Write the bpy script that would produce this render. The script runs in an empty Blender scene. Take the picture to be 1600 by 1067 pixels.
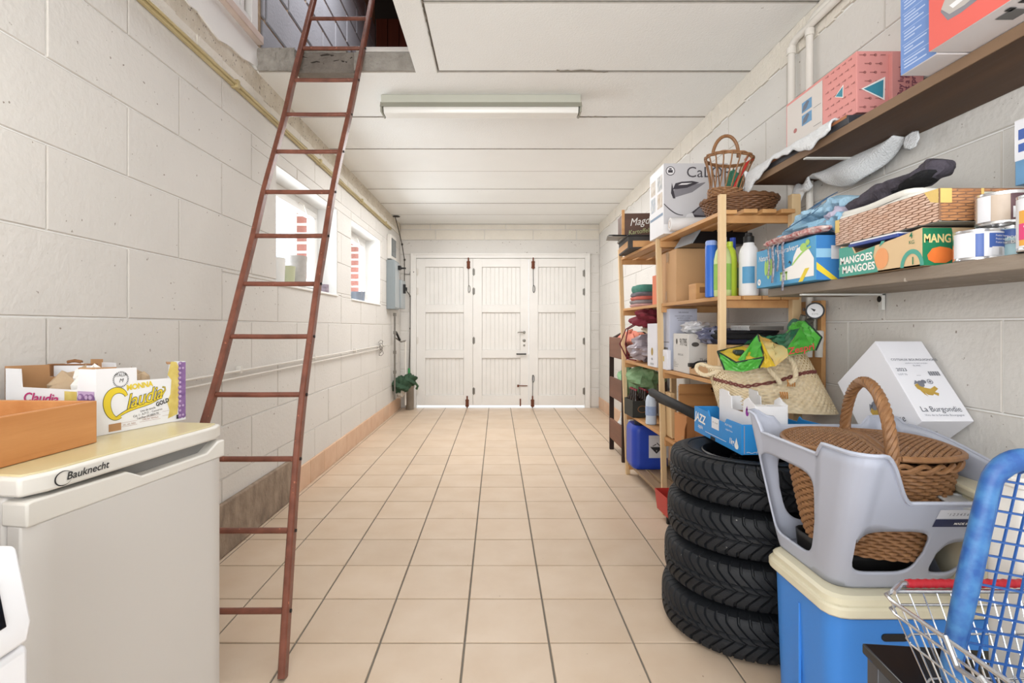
import bpy, math, random
from mathutils import Vector, Matrix, Euler
R = random.Random(7)
SC = bpy.context.scene
COL = SC.collection
PI = math.pi
# ------------------------------------------------------------------ camera, world, light, exposure
FPX, VX, VY, HC = 815.0, 777.0, 511.0, 1.12      # focal length in pixels, vanishing point, eye height
cam = bpy.data.cameras.new('camera'); cam.sensor_width = 36; cam.lens = FPX/1600*36
cam.shift_x = (800-VX)/1600; cam.shift_y = -(533.5-VY)/1600; cam.clip_start = .02
cam_o = bpy.data.objects.new('camera', cam); COL.objects.link(cam_o)
cam_o.location = (0, 0, HC); cam_o.rotation_euler = (PI/2, 0, 0); SC.camera = cam_o
w = bpy.data.worlds.new('overcast_sky'); SC.world = w; w.use_nodes = True
w.node_tree.nodes['Background'].inputs[0].default_value = (.90, .95, 1, 1)
w.node_tree.nodes['Background'].inputs[1].default_value = 2.2
def lamp(name, loc, rot, size, power, col=(1, 1, 1), sy=None):
    l = bpy.data.lights.new(name, 'AREA'); l.energy = power; l.color = col; l.size = size
    if sy: l.shape = 'RECTANGLE'; l.size_y = sy
    o = bpy.data.objects.new(name, l); COL.objects.link(o); o.location = loc; o.rotation_euler = rot
    return o
lamp('fill_behind_camera', (-.15, -1.5, 1.1), (math.radians(108), 0, math.radians(-12)), 2.2, 60, (1, .992, .985), 2.0)  # unseen fill lamp added behind the camera to brighten the room
lamp('daylight_window_near', (-2.5, 3.7, 1.3), (0, math.radians(-112), 0), 1.2, 60, (.97, .985, 1), 1.5)
lamp('daylight_window_far', (-2.5, 5.3, 1.3), (0, math.radians(-112), 0), 1.2, 60, (.97, .985, 1), 1.5)
lamp('attic_fill', (-.6, 3.6, 4.3), (0, 0, 0), 1.2, 50, (.95, .97, 1))  # added lamp under the closed attic roof; no skylight is built
lamp('upward_fill', (-.35, -.35, 1.55), (math.radians(150), 0, math.radians(-25)), .9, 26, (1, .995, .99), .6)  # added unseen fill, tilted upwards to brighten the ceiling
lamp('far_end_fill', (-.1, 5.05, 2.5), (0, 0, 0), 1.6, 50, (1, .99, .985), 2.6)  # added fill for the far end; the ceiling batten itself is unlit
SC.view_settings.view_transform = 'Standard'; SC.view_settings.look = 'None'
SC.view_settings.exposure = 0.09; SC.view_settings.gamma = 1.0; SC.view_settings.use_curve_mapping = False
# ------------------------------------------------------------------ helpers
def at(px, py, Y): return Vector(((px-VX)*Y/FPX, Y, HC-(py-VY)*Y/FPX))
def lin(h):
    h = h.lstrip('#'); o = []
    for i in (0, 2, 4):
        c = int(h[i:i+2], 16)/255
        o.append(c/12.92 if c <= .04045 else ((c+.055)/1.055)**2.4)
    return (*o, 1)
class NT:
    def __init__(s, name):
        s.m = bpy.data.materials.new(name); s.m.use_nodes = True; s.t = s.m.node_tree
        s.b = s.t.nodes['Principled BSDF']
    def n(s, typ, **k):
        nd = s.t.nodes.new(typ)
        for a, v in k.items():
            if a in nd.inputs: nd.inputs[a].default_value = v
            else: setattr(nd, a, v)
        return nd
    def l(s, a, b): s.t.links.new(a, b)
def coords(N, scale=(1, 1, 1), local=False):
    if local: src = N.n('ShaderNodeTexCoord').outputs['Object']
    else: src = N.n('ShaderNodeNewGeometry').outputs['Position']
    mp = N.n('ShaderNodeMapping'); mp.inputs['Scale'].default_value = scale
    N.l(src, mp.inputs[0]); return mp.outputs[0]
MATS = {}
def mat(name, col, rough=.6, metal=0, var=.08, vs=6, col2=None, bump=0, bs=60, rnd=0, spots=None, stretch=(1, 1, 1), spec=.4, local=False, contrast=.5, alpha=None):
    """plain surface colour with soft mottling (var/col2), fine relief (bump), per-object tone (rnd) and dark specks (spots)"""
    if name in MATS: return MATS[name]
    N = NT(name); b = N.b
    b.inputs['Roughness'].default_value = rough; b.inputs['Metallic'].default_value = metal
    b.inputs['Specular IOR Level'].default_value = spec
    c = lin(col); out = None
    if var or col2:
        nz = N.n('ShaderNodeTexNoise'); nz.inputs['Scale'].default_value = vs; nz.inputs['Detail'].default_value = 5
        N.l(coords(N, stretch, local), nz.inputs['Vector'])
        rp = N.n('ShaderNodeValToRGB'); e = rp.color_ramp.elements
        e[0].position = .5-contrast/2; e[1].position = .5+contrast/2
        e[0].color = lin(col2) if col2 else tuple(x*(1-var) for x in c[:3])+(1,)
        e[1].color = c
        N.l(nz.outputs[0], rp.inputs[0]); out = rp.outputs[0]
    if spots:
        nz = N.n('ShaderNodeTexNoise'); nz.inputs['Scale'].default_value = spots[0]; nz.inputs['Detail'].default_value = 2
        N.l(coords(N, (1, 1, 1), local), nz.inputs['Vector'])
        rp = N.n('ShaderNodeValToRGB'); e = rp.color_ramp.elements
        e[0].position = spots[1]; e[1].position = spots[1]+.03; e[0].color = (0, 0, 0, 1); e[1].color = (1, 1, 1, 1)
        N.l(nz.outputs[0], rp.inputs[0])
        mx = N.n('ShaderNodeMix', data_type='RGBA'); N.l(rp.outputs[0], mx.inputs[0])
        if out: N.l(out, mx.inputs[6])
        else: mx.inputs[6].default_value = c
        mx.inputs[7].default_value = lin(spots[2]); out = mx.outputs[2]
    if rnd:
        oi = N.n('ShaderNodeObjectInfo'); hs = N.n('ShaderNodeHueSaturation')
        mr = N.n('ShaderNodeMapRange'); mr.inputs[3].default_value = 1-rnd; mr.inputs[4].default_value = 1+rnd*.5
        N.l(oi.outputs['Random'], mr.inputs[0]); N.l(mr.outputs[0], hs.inputs['Value'])
        if out: N.l(out, hs.inputs['Color'])
        else: hs.inputs['Color'].default_value = c
        out = hs.outputs[0]
    if out: N.l(out, b.inputs['Base Color'])
    else: b.inputs['Base Color'].default_value = c
    if alpha is not None: b.inputs['Alpha'].default_value = alpha
    if bump:
        nz = N.n('ShaderNodeTexNoise'); nz.inputs['Scale'].default_value = bs; nz.inputs['Detail'].default_value = 4
        N.l(coords(N, stretch, local), nz.inputs['Vector'])
        bp = N.n('ShaderNodeBump'); bp.inputs['Strength'].default_value = bump; bp.inputs['Distance'].default_value = .01
        N.l(nz.outputs[0], bp.inputs['Height']); N.l(bp.outputs[0], b.inputs['Normal'])
    MATS[name] = N.m; return N.m
def wood(name, light, dark, axis=1, sc=14, rough=.55, rnd=.08):
    st = [1, 1, 1]; st[axis] = .07
    return mat(name, light, rough, var=0, col2=dark, vs=sc, stretch=tuple(st), bump=.12, bs=sc*3, rnd=rnd, contrast=.6)
def glassy(name, tint=(.95, .98, 1), mixf=.1, rough=.02):
    if name in MATS: return MATS[name]
    N = NT(name); t = N.n('ShaderNodeBsdfTransparent'); t.inputs[0].default_value = (*tint, 1)
    g = N.n('ShaderNodeBsdfGlossy'); g.inputs['Roughness'].default_value = rough
    mx = N.n('ShaderNodeMixShader'); mx.inputs[0].default_value = mixf
    N.l(t.outputs[0], mx.inputs[1]); N.l(g.outputs[0], mx.inputs[2])
    N.l(mx.outputs[0], N.t.nodes['Material Output'].inputs[0]); MATS[name] = N.m; return N.m
class G:
    """collects triangles and quads; build() links them as ONE mesh object"""
    def __init__(s): s.v = []; s.f = []; s.m = []; s.k = 0
    def add(s, vs, fs, M=None):
        o = len(s.v)
        s.v += [tuple(M @ Vector(p)) for p in vs] if M is not None else [tuple(p) for p in vs]
        s.f += [tuple(i+o for i in f) for f in fs]; s.m += [s.k]*len(fs); return s
    def box(s, x0, x1, y0, y1, z0, z1, M=None):
        v = [(x, y, z) for x in (x0, x1) for y in (y0, y1) for z in (z0, z1)]
        return s.add(v, [(0, 1, 3, 2), (4, 6, 7, 5), (0, 4, 5, 1), (2, 3, 7, 6), (0, 2, 6, 4), (1, 5, 7, 3)], M)
    def beam(s, a, b, wx, wy, up=(0, 0, 1)):
        a, b = Vector(a), Vector(b); d = (b-a); L = d.length; d.normalize(); u = Vector(up)
        x = u.cross(d)
        if x.length < 1e-4: x = Vector((1, 0, 0)).cross(d)
        x.normalize(); y = d.cross(x)
        M = Matrix(((x.x, y.x, d.x, a.x), (x.y, y.y, d.y, a.y), (x.z, y.z, d.z, a.z), (0, 0, 0, 1)))
        return s.box(-wx/2, wx/2, -wy/2, wy/2, 0, L, M)
    def grid(s, fn, nu, nv, cu=False, cv=False, M=None):
        U = nu if cu else nu+1; V = nv if cv else nv+1
        vs = [fn(i/nu, j/nv) for i in range(U) for j in range(V)]
        fs = []
        for i in range(nu):
            for j in range(nv):
                a, b = i % U, (i+1) % U; c, d = j % V, (j+1) % V
                fs.append((a*V+c, b*V+c, b*V+d, a*V+d))
        return s.add(vs, fs, M)
    def tube(s, path, r, n=8, closed=False, cap=True, sq=1, M=None):
        P = [Vector(p) for p in path]; L = len(P); rings = []
        rr = r if isinstance(r, (list, tuple)) else [r]*L
        prev = None
        for i in range(L):
            if closed: t = P[(i+1) % L]-P[i-1]
            else: t = P[min(i+1, L-1)]-P[max(i-1, 0)]
            if t.length < 1e-9: t = Vector((0, 0, 1))
            t.normalize()
            if prev is None:
                a = Vector((0, 0, 1)) if abs(t.z) < .9 else Vector((1, 0, 0))
                x = a.cross(t).normalized()
            else:
                x = prev-t*prev.dot(t)
                x = x.normalized() if x.length > 1e-6 else Vector((1, 0, 0)).cross(t).normalized()
            prev = x; y = t.cross(x)
            rings.append([P[i]+(x*math.cos(2*PI*k/n)+y*math.sin(2*PI*k/n)*sq)*rr[i] for k in range(n)])
        vs = [p for q in rings for p in q]; fs = []
        for i in range(L if closed else L-1):
            j = (i+1) % L
            for k in range(n): fs.append((i*n+k, i*n+(k+1) % n, j*n+(k+1) % n, j*n+k))
        if cap and not closed: fs += [tuple(range(n-1, -1, -1)), tuple((L-1)*n+k for k in range(n))]
        return s.add(vs, fs, M)
    def lathe(s, prof, n=32, M=None, cap=True):
        vs = [(r*math.cos(2*PI*k/n), r*math.sin(2*PI*k/n), z) for (r, z) in prof for k in range(n)]; fs = []
        for i in range(len(prof)-1):
            for k in range(n): fs.append((i*n+k, i*n+(k+1) % n, (i+1)*n+(k+1) % n, (i+1)*n+k))
        if cap:
            fs += [tuple(range(n-1, -1, -1)), tuple((len(prof)-1)*n+k for k in range(n))]
        return s.add(vs, fs, M)
    def prism(s, pts, z0, z1, M=None):
        n = len(pts); vs = [(x, y, z0) for x, y in pts]+[(x, y, z1) for x, y in pts]
        fs = [tuple(range(n-1, -1, -1)), tuple(range(n, 2*n))]+[(i, (i+1) % n, n+(i+1) % n, n+i) for i in range(n)]
        return s.add(vs, fs, M)
    def mesh(s, name, mats, smooth=True, ang=35):
        me = bpy.data.meshes.new(name); me.from_pydata(s.v, [], s.f)
        for m in (mats if isinstance(mats, (list, tuple)) else [mats]): me.materials.append(m)
        if any(s.m): me.polygons.foreach_set('material_index', s.m)
        if smooth:
            me.shade_smooth(); me.set_sharp_from_angle(angle=math.radians(ang))
        me.update(); return me
    def build(s, name, mats, parent=None, loc=(0, 0, 0), rot=(0, 0, 0), bevel=0, seg=2, smooth=True, ang=35, kind=None, solid=0, sub=0, label=None):
        o = link(name, s.mesh(name, mats, smooth, ang), parent, loc, rot)
        if solid:
            md = o.modifiers.new('s', 'SOLIDIFY'); md.thickness = solid; md.offset = 0
        if bevel:
            md = o.modifiers.new('b', 'BEVEL'); md.width = bevel; md.segments = seg; md.limit_method = 'ANGLE'; md.angle_limit = math.radians(40)
        if sub:
            md = o.modifiers.new('u', 'SUBSURF'); md.levels = sub; md.render_levels = sub
        if kind: o['kind'] = kind
        if label: o['label'] = label
        return o
def link(name, me, parent=None, loc=(0, 0, 0), rot=(0, 0, 0)):
    o = bpy.data.objects.new(name, me); COL.objects.link(o); o.location = loc; o.rotation_euler = rot
    if parent is not None: o.parent = parent
    return o
def tag(o, label, cat, group=None):
    o['label'] = label; o['category'] = cat
    if group: o['group'] = group
    return o
def thing(name, label, cat, loc=(0, 0, 0), rz=0, rot=None, group=None):
    o = bpy.data.objects.new(name, None); COL.objects.link(o); o.location = loc
    o.empty_display_size = .05
    o.rotation_euler = rot if rot is not None else (0, 0, rz)
    return tag(o, label, cat, group)
def struct(name, parent=None, loc=(0, 0, 0), label=None):
    o = bpy.data.objects.new(name, None); COL.objects.link(o); o.location = loc; o['kind'] = 'structure'
    if label: o['label'] = label
    if parent: o.parent = parent
    return o
def frame(c, u, v):
    c, u, v = Vector(c), Vector(u).normalized(), Vector(v).normalized(); n = u.cross(v)
    return Matrix(((u.x, v.x, n.x, c.x), (u.y, v.y, n.y, c.y), (u.z, v.z, n.z, c.z), (0, 0, 0, 1)))
def face(size, which):
    """frame on a face of a box of SIZE standing on its local origin: u to the reader's right, v up, n outwards"""
    x, y, z = size
    return {'-x': frame((-x/2, 0, z/2), (0, -1, 0), (0, 0, 1)), '+x': frame((x/2, 0, z/2), (0, 1, 0), (0, 0, 1)),
            '-y': frame((0, -y/2, z/2), (1, 0, 0), (0, 0, 1)), '+y': frame((0, y/2, z/2), (-1, 0, 0), (0, 0, 1)),
            '+z': frame((0, 0, z), (1, 0, 0), (0, 1, 0)), '-z': frame((0, 0, 0), (1, 0, 0), (0, -1, 0))}[which]
def flat(M, polys, m, parent, name='printed_panel', lift=.0008, label=None):
    """thin print on a face: polys is a list of point lists in the face's (u, v)"""
    g = G()
    for p in polys: g.add([(x, y, lift) for x, y in p], [tuple(range(len(p)))], M)
    return g.build(name, m, parent, smooth=False, label=label, kind='stuff' if len(polys) > 1 else None)
def rect(x0, x1, y0, y1): return [(x0, y0), (x1, y0), (x1, y1), (x0, y1)]
def disc(cx, cy, rx, ry=None, n=20, a0=0, a1=2*PI):
    ry = ry or rx; full = abs(a1-a0-2*PI) < 1e-6; k = n if full else n+1
    return [(cx+rx*math.cos(a0+(a1-a0)*i/n), cy+ry*math.sin(a0+(a1-a0)*i/n)) for i in range(k)]
TEXTS = []
def text(s, size, M, m, parent, x=0, y=0, sx=1, shear=0, bold=0, rot=0, align='CENTER', lift=.0014, name='lettering', curve=None, gap=1):
    TEXTS.append((s, size, M @ Matrix.Translation((x, y, lift)) @ Matrix.Rotation(rot, 4, 'Z') @ Matrix.Diagonal((sx, 1, 1, 1)), m, parent, shear, bold, align, name, curve, gap))
def flush_texts():
    tmp = []
    for (s, size, M, m, parent, shear, bold, align, name, curve, gap) in TEXTS:
        c = bpy.data.curves.new('lettering', 'FONT'); c.body = s; c.size = size; c.shear = shear; c.offset = bold*size
        c.align_x = align; c.align_y = 'CENTER'; c.resolution_u = 3; c.space_character = gap
        o = bpy.data.objects.new('lettering', c); COL.objects.link(o); tmp.append(o)
    dg = bpy.context.evaluated_depsgraph_get(); dg.update()
    for o, (s, size, M, m, parent, shear, bold, align, name, curve, gap) in zip(tmp, TEXTS):
        me = bpy.data.meshes.new_from_object(o.evaluated_get(dg)); me.materials.clear(); me.materials.append(m)
        if curve:
            for v in me.vertices: v.co.x, v.co.y = curve(v.co.x, v.co.y)
        me.transform(M); me.name = name
        link(name, me, parent)
    for o in tmp:
        c = o.data; bpy.data.objects.remove(o); bpy.data.curves.remove(c)
def sm(a, b, x):
    t = max(0, min(1, (x-a)/(b-a))); return t*t*(3-2*t)
def rrect(a, b, r, u):
    """point on a rounded rectangle of half sizes a, b; u in 0..1 from the middle of the +x side, anticlockwise"""
    segs = [(b-r)]; q = PI*r/2
    L = [b-r, q, 2*(a-r), q, 2*(b-r), q, 2*(a-r), q, b-r]; T = sum(L); s = (u % 1)*T; i = 0
    while i < 8 and s > L[i]: s -= L[i]; i += 1
    if i == 0: return (a, s)
    if i == 1: t = s/r; return (a-r+r*math.cos(t), b-r+r*math.sin(t))
    if i == 2: return (a-r-s, b)
    if i == 3: t = s/r; return (-a+r-r*math.sin(t), b-r+r*math.cos(t))
    if i == 4: return (-a, b-r-s)
    if i == 5: t = s/r; return (-a+r-r*math.cos(t), -b+r-r*math.sin(t))
    if i == 6: return (-a+r+s, -b)
    if i == 7: t = s/r; return (a-r+r*math.sin(t), -b+r-r*math.cos(t))
    return (a, -(b-r)+s)
def slab_mesh(name, sx, sy, sz, bev, m, side=None):
    """shared mesh of one block or tile: a box with chamfered edges on its +z side, centred on its top face"""
    g = G(); x, y, c = sx/2, sy/2, bev
    v = [(-x, -y, -sz), (x, -y, -sz), (x, y, -sz), (-x, y, -sz), (-x, -y, -c), (x, -y, -c), (x, y, -c), (-x, y, -c),
         (-x+c, -y+c, 0), (x-c, -y+c, 0), (x-c, y-c, 0), (-x+c, y-c, 0)]
    f = [(8, 9, 10, 11)]
    for i in range(4):
        j = (i+1) % 4; f += [(i, j, 4+j, 4+i), (4+i, 4+j, 8+j, 8+i)]
    g.add(v, f)
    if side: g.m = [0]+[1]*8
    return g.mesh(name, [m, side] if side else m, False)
_SL = {}
def slab(name, sx, sy, sz, bev, m, parent, M, side=None):
    k = (name, round(sx, 3), round(sy, 3), m.name)
    if k not in _SL: _SL[k] = slab_mesh(name, sx, sy, sz, bev, m, side)
    o = link(name, _SL[k], parent); o.matrix_local = M; return o
# ------------------------------------------------------------------ setting
XL, XR, YB, ZC, YN = -1.351, 1.422, 7.245, 2.551, -1.6
m_wall = mat('painted_block', '#DBD8D3', .75, var=.06, vs=2.5, bump=.26, bs=50, spots=(48, .72, '#93897f'))
m_wallr = mat('rough_painted_concrete', '#DDD5C7', .85, var=0, col2='#C6BBA8', vs=9, bump=.8, bs=70, spots=(60, .66, '#6d655b'))
m_band = mat('lime_washed_beam', '#E6E0D5', .85, var=.06, vs=7, bump=.6, bs=60, spots=(70, .74, '#8d8378'))
m_ceil = mat('painted_concrete_plank', '#F1F2F0', .8, var=.035, vs=3, bump=.25, bs=110, spots=(40, .77, '#a9a59b'))
m_white = mat('white_gloss_paint', '#EEEDEA', .4, var=.03, vs=5)
m_reveal = mat('smooth_white_render', '#F0F0EE', .7, var=.03, vs=8, bump=.1)
m_door = mat('door_white_paint', '#ECEAE6', .5, var=.05, vs=6, bump=.08, bs=120)
m_tile = mat('terracotta_tile', '#D8C5B0', .42, var=0, col2='#CAB298', vs=5, rnd=.05, spots=(60, .76, '#94765c'), bump=.05, bs=40, contrast=.7)
m_grout = mat('grey_grout', '#7d766c', .9, var=.1, vs=20)
m_base = mat('skirting_tile', '#DDBDA2', .5, var=0, col2='#CFA98B', vs=7, rnd=.05)
m_plinth = mat('stained_concrete', '#B5A28E', .9, var=0, col2='#66564a', vs=16, bump=.7, bs=60, contrast=.8, stretch=(1, 1, .6))
m_brick = mat('red_brick', '#8A5245', .85, var=.15, vs=20, bump=.4, bs=90, rnd=.12)
m_mortar = mat('pale_mortar', '#B5AFA6', .9, var=.1, vs=20)
m_dark = mat('shadow_gap', '#3a342e', .9, var=.1)
m_rust = mat('rusty_iron', '#7d4a35', .75, var=.3, vs=40, metal=.2, bump=.3, bs=120)
m_steel = mat('worn_steel', '#8f8c86', .4, metal=.8, var=.15, vs=30)
m_black = mat('black_iron', '#1c1b1b', .5, var=.2, vs=30)
m_pvc = mat('cream_conduit', '#CDBF95', .5, var=0, col2='#A69468', vs=9, stretch=(1, .3, 1), contrast=.8)
m_pipe = mat('painted_pipe', '#E2DED7', .5, var=.06, vs=10)
# ground outside, floor bed and tiles
g = G(); g.box(-14, 14, -14, 22, -.3, -.03)
o = g.build('ground', mat('outdoor_paving', '#D6D4CF', .9, var=.1, vs=1), smooth=False); o['kind'] = 'structure'
floor = struct('floor')
g = G(); g.box(XL-.25, XR+.25, YN, YB+.05, -.12, -.005); g.build('grout_bed', m_grout, floor, smooth=False)
gx0, gy0, T = -.116, 1.8515, .3
def clipmid(a, b, lo, hi): return max(a, lo), min(b, hi)
for i in range(-5, 6):
    for j in range(-7, 19):
        x0, x1 = clipmid(gx0+i*T, gx0+(i+1)*T, XL, XR); y0, y1 = clipmid(gy0+j*T, gy0+(j+1)*T, -.25, YB)
        if x1-x0 < .03 or y1-y0 < .03: continue
        slab('tile', x1-x0-.007, y1-y0-.007, .01, .0015, m_tile, floor, Matrix.Translation(((x0+x1)/2, (y0+y1)/2, R.uniform(-.0006, .0006))))
# ---- left wall with two window openings
W = [(3.19, 4.404, 1.39, 2.113), (4.83, 6.017, 1.38, 2.116)]
def wall_boxes(g, x0, x1, ya, yb, za, zb, holes):
    ys = sorted({ya, yb, *[h[0] for h in holes], *[h[1] for h in holes]})
    for a, b in zip(ys, ys[1:]):
        hs = [h for h in holes if h[0] < (a+b)/2 < h[1]]
        if not hs: g.box(x0, x1, a, b, za, zb)
        else:
            g.box(x0, x1, a, b, za, hs[0][2]); g.box(x0, x1, a, b, hs[0][3], zb)
wl = struct('wall_left')
g = G(); wall_boxes(g, XL-.17, XL-.005, YN, YB+.25, -.1, 2.551, W); g.build('wall_core', m_reveal, wl, smooth=False)
g = G(); wall_boxes(g, XL-.36, XL-.23, YN, YB+.25, -.1, 2.551, [(a, b, c-.02, d) for a, b, c, d in W]); g.build('outer_leaf', m_mortar, wl, smooth=False)
m_jw = mat('block_joint_shade', '#D1CCC5', .9, var=.12, vs=12)  # darker tone on block edges paints in the shade of the joints
def subtract(r, hs):
    out = [r]
    for (a, b, c, d) in hs:
        nx = []
        for (y0, y1, z0, z1) in out:
            if b <= y0 or a >= y1 or d <= z0 or c >= z1: nx.append((y0, y1, z0, z1)); continue
            if z1 > d: nx.append((y0, y1, d, z1))
            if z0 < c: nx.append((y0, y1, z0, c))
            zz0, zz1 = max(z0, c), min(z1, d)
            if y0 < a: nx.append((y0, a, zz0, zz1))
            if y1 > b: nx.append((b, y1, zz0, zz1))
        out = nx
    return out
def block_wall(parent, X, sign, courses, joint_even, joint_odd, L, ya, yb, holes, m, name='block', zmax=9, gap=.005, bev=.003):
    for ci, (z0, z1, odd) in enumerate(courses):
        off = joint_odd if odd else joint_even
        k = math.floor((ya-off)/L)
        while off+k*L < yb:
            y0, y1 = max(ya, off+k*L), min(yb, off+(k+1)*L); k += 1
            if y1-y0 < .03: continue
            for (a, b, c, d) in subtract((y0, y1, z0, min(z1, zmax)), holes):
                if b-a < .02 or d-c < .015: continue
                M = frame((X, (a+b)/2, (c+d)/2), (0, -sign, 0), (0, 0, 1)) if sign < 0 else frame((X, (a+b)/2, (c+d)/2), (0, -1, 0), (0, 0, 1))
                if sign < 0: M = frame((X, (a+b)/2, (c+d)/2), (0, 1, 0), (0, 0, 1))
                M = M @ Matrix.Translation((0, 0, R.uniform(-.0012, .0012)))
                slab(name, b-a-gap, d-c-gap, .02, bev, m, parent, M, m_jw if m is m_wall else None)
CO = [(1.15+.2595*k, 1.15+.2595*(k+1), k % 2 == 0) for k in range(-5, 5)]
CO[0] = (0.0, CO[0][1], CO[0][2])
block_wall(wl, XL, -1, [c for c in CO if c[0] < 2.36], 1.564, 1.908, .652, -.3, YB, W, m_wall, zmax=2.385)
# sign<0 means the face looks towards +x
g = G(); wall_boxes(g, XL-.006, XL+.004, -1.5, YB, 2.43, 2.552, []); g.build('concrete_beam', m_wallr, wl, smooth=False)
pts = [(-1.5, 2.385)]; y = -1.5
g = G()
while y < YB-.05:
    y2 = min(YB, y+R.uniform(.05, .16)); g.box(XL-.004, XL+R.uniform(.005, .010), y, y2, 2.386, 2.43+R.uniform(-.006, .006)); y = y2
o = g.build('plaster_ridge', m_band, wl, smooth=False); o['kind'] = 'stuff'
# plaster strip and torn edge by the hatch
g = G(); top = []; bot = []; y = .9
while y < 2.95:
    top.append((y, 2.69)); bot.append((y, 2.535+R.uniform(-.012, .012)+.02*math.sin(y*7))); y += .06
for i in range(len(top)-1):
    g.add([(XL+.012, *bot[i]), (XL+.012, *bot[i+1]), (XL+.012, *top[i+1]), (XL+.012, *top[i]), (XL-.05, *bot[i]), (XL-.05, *bot[i+1])], [(0, 1, 2, 3), (4, 5, 1, 0)])
g.build('plaster_strip', m_reveal, wl, smooth=False)
# brick jambs outside the windows
for (a, b, c, d) in W:
    k = 0; z = c-.02
    while z < d+.1:
        for q, (xa, xb) in enumerate(((XL-.345, XL-.235),)):
            M = frame(((xa+xb)/2, b-.001, z+.032), (1, 0, 0), (0, 0, 1))
            slab('brick', xb-xa, .062, .05, .004, m_brick, wl, M)
        z += .078
# ---- windows
m_glass = glassy('window_glass', (.97, .985, 1), .06)
m_frost = mat('pale_window_bar', '#F4F6F8', .5, var=.02)
for n, (a, b, c, d) in enumerate(W):
    wn = struct('window_%d' % (n+1), label=('window behind the ladder, wire mesh and pots' if n == 0 else 'far window with small grey pots on its sill'))
    x0, x1 = XL-.235, XL-.165
    g = G(); t = .045
    g.box(x0, x1, a, b, c, c+t); g.box(x0, x1, a, b, d-t, d); g.box(x0, x1, a, a+t, c+t, d-t); g.box(x0, x1, b-t, b, c+t, d-t)
    g.build('window_frame', m_white, wn, bevel=.004)
    g = G(); t2 = .05; e = .046; X0, X1 = x0+.012, x1+.008
    g.box(X0, X1, a+e, b-e, c+e, c+e+t2); g.box(X0, X1, a+e, b-e, d-e-t2, d-e); g.box(X0, X1, a+e, a+e+t2, c+e+t2, d-e-t2); g.box(X0, X1, b-e-t2, b-e, c+e+t2, d-e-t2)
    g.build('sash', m_white, wn, bevel=.005)
    g = G(); g.box(x0+.03, x0+.034, a+.09, b-.09, c+.09, d-.09); g.build('pane', m_glass, wn, smooth=False)
    g = G(); g.box(XL-.17, XL+.012, a, b, c-.012, c+.004); g.build('sill', m_reveal, wn, bevel=.004)
    yc = a+(.62 if n == 0 else .55)*(b-a)
    g = G(); g.tube([(XL-.15, yc, d-.05), (XL-.13, yc+.05, d-.055), (XL-.12, yc+.1, d-.12), (XL-.13, yc+.16, d-.16)], .005, 6)
    g.build('stay', m_pipe, wn)
    if n == 0:
        g = G(); k = -12
        while k < 30:
            y0 = a+k*.045; pa = []
            for s_ in (1, -1):
                # clip the diagonal to the opening
                pts = []
                for i in range(41):
                    y = y0+i*.03 if s_ > 0 else y0+1.2-i*.03*1.0
                    z = c+i*.03*.62
                    if a+.02 <= y <= b-.26 and z <= d: pts.append((XL-.262, y, z))
                if len(pts) > 1: g.tube([pts[0], pts[-1]], .0012, 3, cap=False)
            k += 1
        o = g.build('wire_mesh', mat('galvanised_wire', '#B7BCC0', .5, metal=.4), wn); o['kind'] = 'stuff'
# ---- right wall
wr = struct('wall_right')
g = G(); g.box(XR+.005, XR+.2, YN, YB+.25, -.1, 2.70); g.build('wall_core', m_reveal, wr, smooth=False)
CR = [(.875+.267*k, .875+.267*(k+1), k % 2 == 0) for k in range(-4, 6)]; CR[0] = (0.0, CR[0][1], CR[0][2])
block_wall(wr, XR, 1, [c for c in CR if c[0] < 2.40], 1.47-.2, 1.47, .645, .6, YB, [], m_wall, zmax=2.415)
g = G(); y = .5
while y < YB:
    y2 = min(YB, y+R.uniform(.04, .12)); g.box(XR-R.uniform(.004, .009), XR+.01, y, y2, 2.415+R.uniform(-.004, .010), 2.552); y = y2
o = g.build('mortar_band', m_band, wr, smooth=False); o['kind'] = 'stuff'
# ---- back wall around the garage door
wb = struct('wall_back'); DX0, DX1, DZ = -1.175, 1.255, 2.125
g = G(); g.box(XL-.2, DX0, YB+.004, YB+.2, -.1, 2.7); g.box(DX1, XR+.2, YB+.004, YB+.2, -.1, 2.7); g.box(DX0, DX1, YB+.004, YB+.2, DZ, 2.7)
g.build('wall_core', m_wall, wb, smooth=False)
def bblock(x0, x1, z0, z1, m=m_wall):
    slab('block', x1-x0-.008, z1-z0-.008, .02, .006, m, wb, frame(((x0+x1)/2, YB-R.uniform(0, .004), (z0+z1)/2), (1, 0, 0), (0, 0, 1)))
g = G(); g.box(XL, XR, YB-.008, YB+.01, DZ+.005, DZ+.20); g.build('lintel', m_wall, wb, bevel=.006)
xs = [XL, -.86, -.18, .50, 1.10, XR]
for a, b in zip(xs, xs[1:]): bblock(a, b, DZ+.205, DZ+.345, m_band)
xs = [XL, -.93, .12, .95, XR]
for a, b in zip(xs, xs[1:]): bblock(a, b, DZ+.35, ZC, m_band)
for k in range(8):
    bblock(XL, DX0, k*.265, min((k+1)*.265, DZ)); bblock(DX1, XR, k*.265+.01, min((k+1)*.265, DZ))
# ---- near wall with the open entrance behind the viewer
wn_ = struct('wall_near'); g = G()
g.box(XL-.3, -1.15, YN-.2, YN, -.1, 2.7); g.box(1.2, XR+.3, YN-.2, YN, -.1, 2.7); g.box(-1.15, 1.2, YN-.2, YN, 2.25, 2.7)
g.build('wall_core', m_wall, wn_, smooth=False)
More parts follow.
